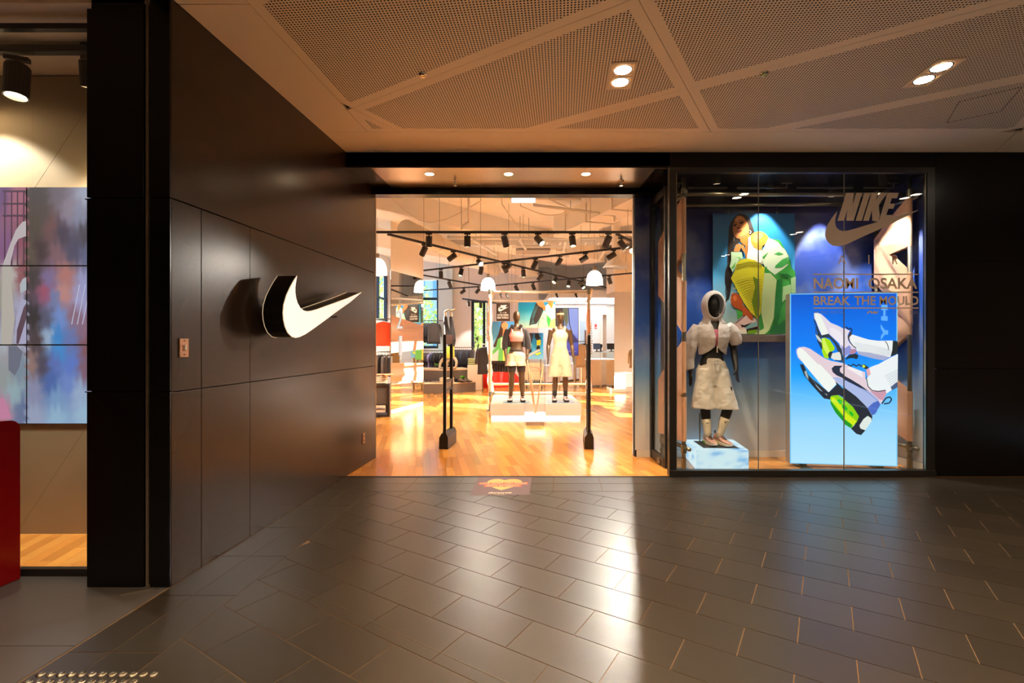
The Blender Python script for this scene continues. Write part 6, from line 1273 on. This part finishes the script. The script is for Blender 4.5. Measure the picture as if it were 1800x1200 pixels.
def sneaker(t, ax, ay, yaw, upm, solem, accent, lacem, pitch=0.0, z0=0.0, L=.27, name='sneaker'):
    # foot pointing to -y at yaw; heel near the ankle
    q_ = Matrix.Rotation(yaw, 3, 'Z') @ Matrix.Rotation(pitch, 3, 'X'); o = Vector((ax, ay, z0))
    def T(x, y, z): return o + q_ @ Vector((x, y, z))
    S_ = [(.075, .026, .085, .03), (.06, .034, .115, .03), (.02, .036, .118, .03), (-.03, .038, .105, .03), (-.08, .043, .078, .03), (-.13, .046, .062, .032), (-.17, .040, .052, .036), (-.195, .022, .046, .04)]
    b = MB(); RR = []
    for y, w_, zt_, zb_ in S_: RR.append([T(w_ * math.copysign(abs(math.cos(a)) ** .8, math.cos(a)), y, zb_ + (zt_ - zb_) * max(0, (.5 + .5 * math.sin(a))) ** .9) for a in [2 * math.pi * k / 16 for k in range(16)]])
    b.rings(RR); up = b.make(name, upm, t, local=True, smooth=True); b = MB(); RR = []
    for y, w_, zt_, zb_ in [(.088, .024, .042, .012), (.07, .036, .044, .002), (.0, .040, .040, .0), (-.08, .046, .036, .0), (-.14, .048, .036, .004), (-.185, .036, .038, .014), (-.205, .018, .042, .024)]: RR.append([T(x, y, z) for x, z in ((-w_, zb_), (w_, zb_), (w_ * 1.02, zt_), (-w_ * 1.02, zt_))])
    b.rings(RR); b.make('sole', solem, up, local=True, bevel=.004); b = MB(); RR = []
    for y, w_ in ((.080, .036), (.03, .0415), (-.02, .0425)): RR.append([T(x, y, z) for x, z in ((-w_, .012), (w_, .012), (w_, .030), (-w_, .030))])
    b.rings(RR); b.make('air_cushion', accent, up, local=True); b = MB()
    for k in range(4): y = -.035 - .022 * k; z = .108 - .011 * k; b.tube([T(-.026, y, z - .012), T(0, y - .006, z + .004), T(.026, y, z - .012)], .0042, 6)
    b.tube([T(0, -.03, .118), T(.02, -.05, .126), T(.035, -.03, .112)], .003, 5); b.make('laces', lacem, up, local=True); b = MB(); b.tube([T(0, .068, .10), T(0, .085, .135), T(0, .07, .15), T(0, .06, .12)], .005, 6); b.make('heel_loop', lacem, up, local=True); return up
M_PINK = mat('pink_mesh', (222, 176, 164), rough=.7); M_BSOLE = mat('black_sole', (30, 26, 24), rough=.6); M_WSOLE = mat('cream_sole', (232, 218, 194), rough=.5); M_NEON = mat('neon_air', (150, 214, 20), rough=.15); M_LACE = mat('dark_lace', (40, 26, 28), rough=.8)
M_SHORT = mat('cream_fabric', (216, 184, 144), rough=.85, sheen=.2); M_TANK = mat('cream_tank', (222, 194, 154), rough=.85); M_BLKF = mat('black_fabric', (44, 32, 26), rough=.85, sheen=.2); M_CORAL = mat('coral_bra', (244, 140, 120), rough=.7)
def shorts(t, name, m, zw, zc, zl, rw, legs_, flare, disp=.012, vox=.010):
    b = MB(); ringsz(b, interp([(zw, rw, .10, 0, .006), (zw - .05, rw + .012, .112, 0, .008), (zc + .08, .180, .124, 0, .008), (zc + .01, .15, .118, 0, .006), (zc - .06, .10, .112, 0, .003), (zc - .12, .06, .10, 0, 0)], 3))
    for (hx, hy, lx, ly) in legs_: ringsz(b, interp([(zc + .08, .10, .105, hx, hy), (zc - .06, .108, .112, hx * .85 + lx * .15, hy + (ly - hy) * .3), ((zc + zl) / 2, .104 + flare * .5, .112 + flare * .4, (hx + lx) / 2, (hy + ly) / 2), (zl, .104 + flare, .112 + flare * .8, lx, ly)], 3))
    o = b.make(name, m, t, local=True); return remesh(o, vox, 2, .4, disp)
# ---- left mannequin of the platform
def base_rod(t, x, y, z1): MB().tube([(x, y, .002), (x, y, z1)], .009, 8).make('support_rod', M_STEEL, t, local=True)
t = thing('mannequin', 'bronze mannequin in coral top, open black jacket and pale shorts on the platform', 'mannequin', (.09, 9.84, .296)); ZS = -.0
body('body', t, M_BRONZE, [(arm(-1, (-.225, .02, 1.14), (-.215, -.06, .90)), ARM_R, (0.02, -.12, -1), (.3, -1, 0), .5), (arm(1, (.225, .02, 1.14), (.215, -.06, .90)), ARM_R, (-.02, -.12, -1), (-.3, -1, 0), -.5)], [leg(-.088, -.098, -.115), leg(.088, .10, .12)])
for s in (-1, 1): sneaker(t, s * .118, .0, s * .12, M_PINK, M_BSOLE, M_NEON, M_LACE, z0=.001); 
b = MB(); ringsz(b, interp([(1.405, .145, .096, 0, -.006), (1.36, .166, .110, 0, -.010), (1.30, .158, .122, 0, -.016), (1.23, .143, .106, 0, -.008), (1.20, .134, .098, 0, -.004)], 3)); [limb(b, [(s * .085, -.085, 1.39), (s * .095, -.06, 1.45), (s * .09, 0, 1.487), (s * .085, .05, 1.45), (s * .08, .08, 1.39)], [.024, .022, .022, .022, .024], 8) for s in (-1, 1)]; remesh(b.make('sports_bra', M_CORAL, t, local=True), .008, 2, .4)
shorts(t, 'shorts', M_SHORT, 1.03, .86, .715, .134, [(-.09, 0, -.10, -.01), (.09, 0, .10, -.01)], .030)
b = MB(); [ringsz(b, interp([(.80, .098, .10, s * .09, 0), (.70, .090, .094, s * .094, 0), (.60, .082, .086, s * .097, 0)], 3)) for s in (-1, 1)]; b.make('bike_shorts', M_BLKF, t, local=True, smooth=True)
b = MB(); b.sm = True; b.lathe([(.131, 0), (.137, .012), (.137, .03), (.131, .042)], 24, (0, .0, 1.0)); o = b.make('waistband', M_BLKF, t, local=True); o.scale = (1.02, .76, 1)
def jacket():
    b = MB(); n = 26
    def arc(z, rx, ry, cy, g, th):     # thick C section, gap of half angle g at the front (-y)
        A_ = [-math.pi / 2 + g + (2 * math.pi - 2 * g) * k / n for k in range(n + 1)]
        return [(rx * math.cos(a), cy + ry * math.sin(a), z) for a in A_] + [((rx - th) * math.cos(a), cy + (ry - th) * math.sin(a), z) for a in reversed(A_)]
    b.rings([arc(z, rx, ry, cy, g, .016) for z, rx, ry, cy, g in ((1.53, .09, .085, .01, .75), (1.49, .13, .098, .008, .8), (1.45, .185, .112, .004, .85), (1.38, .182, .124, 0, .85), (1.28, .174, .126, .0, .90), (1.16, .165, .12, .004, .98), (1.09, .160, .115, .008, 1.05))])
    for s in (-1, 1): limb(b, [(s * .165, 0, 1.44), (s * .205, .005, 1.33), (s * .228, .015, 1.2), (s * .234, .01, 1.1), (s * .226, -.01, 1.03)], [.062, .064, .064, .060, .046], 14)
    for s in (-1, 1): b.box((s * .085, -.075, 1.50), (.06, .03, .09), rot=Matrix.Rotation(s * .5, 3, 'Y'))
    return b
remesh(jacket().make('jacket', M_BLKF, t, local=True), .010, 2, .4, .014); base_rod(t, -.15, .06, .35)
# ---- right mannequin of the platform
t = thing('mannequin', 'bronze mannequin in cream tank top, long cream shorts and headband on the platform', 'mannequin', (.97, 9.84, .296))
body('body', t, M_BRONZE, [(arm(-1, (-.235, .02, 1.13), (-.245, -.05, .89)), ARM_R, (-.05, -.1, -1), (.3, -1, 0), .5), (arm(1, (.24, .03, 1.13), (.26, -.04, .89)), ARM_R, (.08, -.12, -1), (-.3, -1, 0), -.4)], [leg(-.088, -.095, -.105), leg(.088, .105, .115)])
for s in (-1, 1):
    sneaker(t, s * .11, .0, s * .10, M_PINK, M_BSOLE, M_NEON, M_LACE, z0=.001)
    b = MB(); b.lathe([(.036, 0), (.043, .01), (.041, .05), (.046, .09), (.042, .1)], 16, (s * .108, .0, .115)); b.make('ankle_strap', M_BSOLE, t, local=True, smooth=True)
b = MB(); ringsz(b, interp([(1.445, .105, .078, 0, -.002), (1.40, .140, .102, 0, -.008), (1.34, .160, .118, 0, -.012), (1.28, .153, .120, 0, -.014), (1.2, .136, .102, 0, -.006), (1.08, .134, .102, 0, .002)], 3)); [limb(b, [(s * .08, -.07, 1.43), (s * .09, -.04, 1.475), (s * .09, .02, 1.49), (s * .085, .06, 1.44)], [.028, .026, .026, .028], 8) for s in (-1, 1)]; remesh(b.make('tank_top', M_TANK, t, local=True), .008, 2, .4, .005)
shorts(t, 'long_shorts', M_SHORT, 1.11, .85, .50, .130, [(-.09, 0, -.12, -.01), (.09, 0, .12, -.01)], .024, .014)
b = MB(); [b.tube([(s * .005, -.118, 1.08), (s * .03, -.135, 1.05), (s * .02, -.135, .99)], .005, 6) for s in (-1, 1)]; b.make('drawstring', M_TANK, t, local=True)
b = MB(); b.lathe([(.079, -.018), (.082, -.01), (.082, .012), (.078, .018)], 28, (0, 0, 1.755)); o = b.make('headband', M_TANK, t, local=True, smooth=True); o.scale = (.93, 1.14, 1); o.location = (0, .004, 0); base_rod(t, -.15, .06, .35)
# ---- hooded mannequin of the shop window
M_SHEER = mat('sheer_white_nylon', (222, 210, 204), rough=.6, sheen=.3, alpha=.86); M_NYL = mat('white_nylon', (226, 218, 206), rough=.55, sheen=.3); M_SOCK = mat('white_sock', (226, 214, 188), rough=.9, bump=.3, bscale=120); M_ROSE = mat('rose_bra', (206, 110, 130), rough=.7)
t = thing('mannequin', 'black mannequin in sheer white hooded jacket and white shorts in the shop window', 'mannequin', (2.46, 5.99, .247), -.06); ZH = 1.045
lg1 = leg(-.088, -.085, -.06, -.0, -.02); lg2 = leg(.09, .165, .055, -.10, -.06, zk=.50)
body('body', t, M_BLKM, [(arm(-1, (-.265, .02, 1.13), (-.275, -.03, .86)), ARM_R, (-.02, -.15, -1), (.25, -1, 0), .5), (arm(1, (.275, .05, 1.14), (.25, -.09, .90)), ARM_R, (-.05, -.45, -1), (-.8, -.6, .3), -.8)], [lg1, lg2], head=(0, -.02, 1.70))
sneaker(t, -.06, -.01, .12, M_PINK, M_WSOLE, M_NEON, M_LACE, z0=.001); sneaker(t, .06, -.05, .42, M_PINK, M_WSOLE, M_NEON, M_LACE, z0=.012, pitch=.06)
for (ax, ay, kx, ky, zt_) in ((-.06, -.02, -.075, -.005, .30), (.055, -.06, .125, -.085, .33)):
    b = MB(); b.tube([(ax, ay, .085), (ax * .75 + kx * .25, ay * .75 + ky * .25, .15), (ax * .4 + kx * .6, ay * .4 + ky * .6 + .005, .24), (kx, ky + .01, zt_)], [.041, .042, .050, .057], 16); so = b.make('sock', M_SOCK, t, local=True, smooth=True)
    m_ = Vector((kx * .85 + ax * .15, ky - .048, zt_ - .035)); b = MB(); b.extrude([m_ + Vector((x, 0, z)) for x, z in ((-.02, .010), (-.018, -.004), (-.008, -.010), (.024, .004), (-.006, -.002), (-.014, .002))], (0, -.004, 0)); b.make('tick_mark', M_BSOLE, so, local=True)
shorts(t, 'long_shorts', M_NYL, 1.05, .84, .44, .132, [(-.09, 0, -.118, -.01), (.09, 0, .145, -.055)], .040, .020)
b = MB(); [b.tube([(s * .004, -.128, 1.03), (s * .03, -.15, .99), (s * .018, -.15, .90)], .005, 6) for s in (-1, 1)]; b.tube([(-.03, -.14, 1.02), (0, -.15, 1.03), (.03, -.14, 1.02)], .006, 6); b.make('drawstring', M_NYL, t, local=True)
b = MB(); ringsz(b, interp([(1.40, .135, .098, 0, -.008), (1.34, .158, .116, 0, -.012), (1.28, .152, .118, 0, -.015), (1.2, .138, .102, 0, -.006)], 3)); b.make('sports_bra', M_ROSE, t, local=True, smooth=True)
b = MB(); n = 26
def arc2(z, rx, ry, cy, g, th):
    A_ = [-math.pi / 2 + g + (2 * math.pi - 2 * g) * k / n for k in range(n + 1)]; return [(rx * math.cos(a), cy + ry * math.sin(a), z) for a in A_] + [((rx - th) * math.cos(a), cy + (ry - th) * math.sin(a), z) for a in reversed(A_)]
b.rings([arc2(z, rx, ry, cy, g, .014) for z, rx, ry, cy, g in ((1.53, .095, .092, .0, .55), (1.48, .15, .108, 0, .34), (1.44, .198, .122, -.002, .16), (1.38, .202, .138, -.008, .09), (1.30, .198, .148, -.015, .07), (1.24, .184, .14, -.012, .06), (1.18, .170, .125, 0, .10), (1.13, .168, .118, .004, .5), (1.09, .165, .11, .01, 1.0))])
limb(b, [(-.17, 0, 1.44), (-.235, .0, 1.32), (-.275, .01, 1.18), (-.29, .01, 1.06), (-.285, -.01, .95), (-.278, -.02, .905)], [.07, .082, .088, .078, .062, .052]); limb(b, [(.17, 0, 1.44), (.235, .01, 1.37), (.275, .02, 1.28), (.29, .03, 1.22)], [.07, .084, .082, .068])
remesh(b.make('jacket', M_SHEER, t, local=True), .0085, 2, .4, .018)
b = MB(); HC = Vector((0, -.01, 1.705)); RR = []      # hood: shell around the head, open at the face
for u, s, in ((0, .72), (.06, .86), (.25, 1.0), (.5, 1.0), (.75, .86), (.93, .5), (1, .05)):
    y = -.105 + .225 * u; RR.append([(HC.x + .126 * s * math.cos(a) * (1 if math.sin(a) > -.2 else 1.0), HC.y + y + (.02 if math.sin(a) < -.5 else 0), HC.z + .170 * s * math.sin(a) * (1.0 if math.sin(a) > 0 else 1.22) - .01) for a in [2 * math.pi * k / 26 for k in range(26)]])
o = b.rings(RR, cap=False).make('hood', M_SHEER, t, local=True, smooth=True); so_ = o.modifiers.new('thickness', 'SOLIDIFY'); so_.thickness = .014; so_.offset = -1; ss = o.modifiers.new('sub', 'SUBSURF'); ss.levels = 1; ss.render_levels = 1
b = MB(); RR = []
for z, rx, ry, g in ((1.60, .085, .09, .75), (1.56, .10, .098, .7), (1.52, .12, .105, .62), (1.47, .165, .115, .5)): RR.append(arc2(z, rx, ry, 0, g, .012))
remesh(b.rings(RR).make('collar', M_SHEER, t, local=True), .008, 2, .4, .008); b = MB(); b.bb(-.005, .005, -.166, -.158, 1.12, 1.20); b.make('zip_pull', M_SOCK, t, local=True); base_rod(t, -.13, .07, .36)
# ---- headstand mannequin on the bench
M_YEL = mat('yellow_top', (214, 214, 70), rough=.8); M_LEG = mat('black_leggings', (40, 32, 28), rough=.7, sheen=.2); M_TAN = mat('tan_mannequin', (176, 150, 112), rough=.4)
t = thing('mannequin', 'headstand mannequin in black leggings and yellow top on the bench behind the left gate', 'mannequin', (-1.93, 15.1, .657), -.3)
b = MB(); S0 = 1.06
ringsz(b, [(z, rx, ry, cx, cy) for z, rx, ry, cx, cy in interp([(.27, .06, .05, 0, 0), (.31, .14, .07, 0, 0), (.38, .16, .09, 0, -.01), (.50, .145, .105, .01, -.02), (.62, .118, .085, .02, 0), (.72, .14, .1, .02, .01), (.84, .16, .115, .02, .01), (.92, .14, .10, .02, 0)], 3)]); egg(b, (-.10, -.05, .125), .08, .095, .12); limb(b, [(0, 0, .30), (-.04, -.02, .24), (-.09, -.045, .19)], [.05, .046, .05])
for s in (-1, 1): limb(b, [(s * .16, 0, .34), (s * .26, -.06, .22), (s * .26, -.16, .05), (s * .14, -.26, .035), (s * .05, -.30, .035)], [.05, .045, .04, .034, .026]); hand(b, (s * .05, -.30, .035), (-s * .8, -.4, -.02), (0, 0, 1), .9, .3)
for s, fx, fy in ((-1, -.10, .0), (1, -.02, .03)): limb(b, [(s * .08 + .02, 0, .88), (s * .075 + fx * .3 + .02, fy * .3, 1.12), (s * .07 + fx * .6 + .01, fy * .6, 1.34), (s * .06 + fx * .8, fy, 1.5), (s * .045 + fx, fy, 1.72)], [.092, .082, .058, .056, .034]); limb(b, [(s * .045 + fx, fy, 1.70), (s * .045 + fx + .0, fy - .01, 1.77), (s * .045 + fx + .10, fy - .03, 1.81), (s * .045 + fx + .2, fy - .04, 1.835)], [.034, .036, .032, .016], 12)
remesh(b.make('body', M_TAN, t, local=True), .010, 3)
b = MB()
ringsz(b, interp([(.66, .128, .096, .02, 0), (.74, .15, .112, .02, .01), (.84, .17, .126, .02, .01), (.93, .15, .11, .02, 0)], 3))
for s, fx, fy in ((-1, -.10, .0), (1, -.02, .03)): limb(b, [(s * .08 + .02, 0, .86), (s * .075 + fx * .3 + .02, fy * .3, 1.12), (s * .07 + fx * .6 + .01, fy * .6, 1.34), (s * .06 + fx * .8, fy, 1.5), (s * .05 + fx * .93, fy, 1.62)], [.104, .092, .068, .065, .05])
remesh(b.make('leggings', M_LEG, t, local=True), .011, 2, .4)
b = MB(); ringsz(b, interp([(.33, .15, .082, 0, 0), (.40, .17, .105, 0, -.01), (.52, .155, .118, .01, -.02), (.63, .13, .10, .02, 0), (.69, .138, .104, .02, .005)], 3)); b.make('tank_top', M_YEL, t, local=True, smooth=True)
# ---- small mannequin seen only in the mirror
# ================================================================== clothes rails
M_RAIL = mat('rail_steel', (120, 104, 88), rough=.35, metal=.8)
def cloth(name, c): return mat(name, c, rough=.9, sheen=.2, noise=.15, nscale=9)
MG = {'grey': cloth('grey_cloth', (112, 102, 90)), 'dark': cloth('charcoal_cloth', (58, 46, 40)), 'black': cloth('black_cloth', (34, 28, 28)), 'orange': cloth('orange_cloth', (244, 76, 22)), 'lilac': cloth('lilac_cloth', (130, 114, 150)), 'navy': cloth('navy_cloth', (44, 46, 66)), 'sand': cloth('sand_cloth', (196, 166, 128)), 'cream': cloth('cream_cloth', (236, 220, 190))}
G0 = {}
def garment(p, m, rz, label, group, L=.68, wd_=.42, th=.05, front=False):
    key = (m, L, wd_, th)
    if key not in G0:
        t = thing('hanging_garment', label, 'clothing', (0, 0, 0)); b = MB(); RR = []; n = 22
        for z, w_, d_ in ((-.075, .09, .02), (-.085, .20, .035), (-.12, .40, .05), (-.17, .48, .058), (-.30, .46, .06), (-.50, .45, .058), (-L * .85, .46, .06), (-L, .48, .06)):
            RR.append([(w_ * wd_ / .46 * .5 * math.cos(a), d_ * th / .05 * .5 * math.sin(a) * (1 + .25 * math.sin(5 * a + z * 20)), z) for a in [2 * math.pi * k / n for k in range(n)]])
        b.rings(RR); b.make('garment_body', MG[m], t, smooth=True, local=True)
        for s in (-1, 1): MB().tube([(s * wd_ * .47, 0, -.13), (s * wd_ * .56, 0, -.25), (s * wd_ * .59, 0, -.36 if L < .66 else -.56)], [.04, .042, .036], 8, ry=[th * .5, th * .5, th * .42]).make('sleeve', MG[m], t, smooth=True, local=True)
        b = MB(); b.tube([(0, 0, -.085), (0, 0, -.03), (.02, 0, -.012), (.012, 0, .008), (-.012, 0, .006)], .004, 6); b.tube([(-.18 * wd_ / .42, 0, -.115), (0, 0, -.075), (.18 * wd_ / .42, 0, -.115)], .007, 6); b.make('hanger', M_RAIL, t, local=True); G0[key] = t
    else: t = copy_tree(G0[key])
    t['label'] = label; t['group'] = group; t.location = p; t.rotation_euler = (0, 0, rz); return t
def rail(label, a, c, drop_to=None, foot=True, z=None):
    a, c = Vector(a), Vector(c); t = thing('clothes_rail', label, 'rail', (a + c) / 2); MB().tube([a, c], .014, 8).make('bar', M_RAIL, t, smooth=True)
    for p in (a, c): MB().tube([p, (p.x, p.y, drop_to if drop_to is not None else .003)], .014, 8).make('upright', M_RAIL, t, smooth=True)
    return t
# orange tee rail, far left
d = 13.0; rail('upper rail with the orange shirt behind the dark cabinet', (-3.75, d, 2.10), (-2.95, d, 2.10)); rail('lower rail of grey clothes below the orange shirt', (-3.80, 13.2, 1.22), (-2.90, 13.2, 1.22))
garment((-3.40, d - .06, 2.10), 'orange', 0.05, 'bright orange short shirt hanging face on at the far left of the shop', 'clothes on the far left rails', L=.72, wd_=.42, front=True)
for i, x in enumerate((-3.10, -3.02)): garment((x, d, 2.1), 'dark', math.pi / 2 + .1, 'dark top hanging edge on right of the orange shirt, %s' % ('nearer to it', 'further from it')[i], 'clothes on the far left rails', L=.7)
for i in range(10): garment((-3.78 + .085 * i, 13.2, 1.22), ('grey', 'dark', 'grey', 'dark')[i % 4], math.pi / 2 + R.uniform(-.5, .1), 'grey or charcoal top, %s from the left on the lower rail at far left' % order_word(i), 'clothes on the far left rails', L=.66)
d = 16.9; rail('upper rail of dark jackets by the left back window', (-3.15, d, 2.22), (-2.35, d, 2.22)); rail('lower rail of dark and lilac clothes by the left back window', (-3.15, d + .1, 1.18), (-2.15, d + .1, 1.18))
garment((-2.70, d - .08, 2.22), 'dark', .1, 'charcoal jacket hanging face on above the bench', 'clothes by the left back window', L=.80, wd_=.44, front=True)
for i in range(4): garment((-3.10 + .07 * i, d, 2.22), 'black', math.pi / 2, 'black jacket, %s from the left on the upper rail by the window' % order_word(i), 'clothes by the left back window', L=.76)
for i in range(9): garment((-3.12 + .105 * i, d + .1, 1.18), ('black', 'dark', 'dark', 'lilac', 'navy', 'dark', 'black', 'dark', 'black')[i], math.pi / 2 - .5, '%s top, %s from the left on the lower rail by the window' % (('black', 'charcoal', 'charcoal', 'lilac', 'navy', 'charcoal', 'black', 'charcoal', 'black')[i], order_word(i)), 'clothes by the left back window', L=.64)
d = 16.4; rail('rail of black tops behind the bench, right of the left gate', (-2.15, d, 1.30), (-1.28, d, 1.30))
for i in range(11): garment((-2.05 + .07 * i, d, 1.30), 'black' if i % 3 else 'navy', math.pi / 2 - .35 + R.uniform(-.1, .1), '%s top, %s from the left on the rail behind the bench' % ('black' if i % 3 else 'navy', order_word(i)), 'tops on the rail behind the bench', L=.72)
d = 14.3; rail('low rail of black coats left of the central scaffold', (-.86, d, 1.42), (-.02, d, 1.42))
garment((-.78, d - .25, 1.42), 'black', .5, 'long black coat hanging at the left end of the low coat rail', 'coats on the low rail', L=.86, wd_=.46, th=.12, front=True)
for i in range(8): garment((-.60 + .075 * i, d, 1.42), 'black', math.pi / 2 - .3, 'black coat, %s from the left behind the left mannequin legs' % order_word(i + 1), 'coats on the low rail', L=.80)
d = 13.5; rail('rail of pale skirts seen in the right mirror', (4.35, 13.9, 1.35), (5.25, 13.9, 1.35))
for i in range(5): garment((4.5 + .14 * i, 13.9, 1.35), 'cream' if i % 2 else 'sand', .6, 'pale garment, %s from the left on the rail seen in the right mirror' % order_word(i), 'pale clothes seen in the mirror', L=.70)
# tan coat beside the lit box
rail('short rail beside the lit blue box', (2.08, 15.9, 1.50), (2.42, 15.9, 1.50)); garment((2.22, 15.85, 1.5), 'sand', .5, 'tan coat hanging beside the lit blue box', 'coat beside the lit box', L=.84, wd_=.36, th=.1)
# shoes on the low plinth
def lowshoe(x, y, z, yaw, m, label, L=1.0):
    t = thing('shoe', label, 'shoe', (x, y, z), 0, 'shoes on the low grey plinth'); sneaker(t, 0, 0, yaw, m, M_BSOLE, M_BSOLE, M_LACE, z0=.001, name='upper')
M_TAUPE = mat('taupe_suede', (112, 92, 78), rough=.9)
lowshoe(-1.50, 14.33, .296, 1.2, M_TAUPE, 'left taupe shoe on the low grey plinth'); lowshoe(-1.36, 14.42, .296, 1.2, M_TAUPE, 'right taupe shoe on the low grey plinth, nearest the beige plinth'); lowshoe(-1.62, 14.44, .296, 1.0, M_LACE, 'dark shoe beside the plant on the low grey plinth')
bpy.context.view_layer.update()
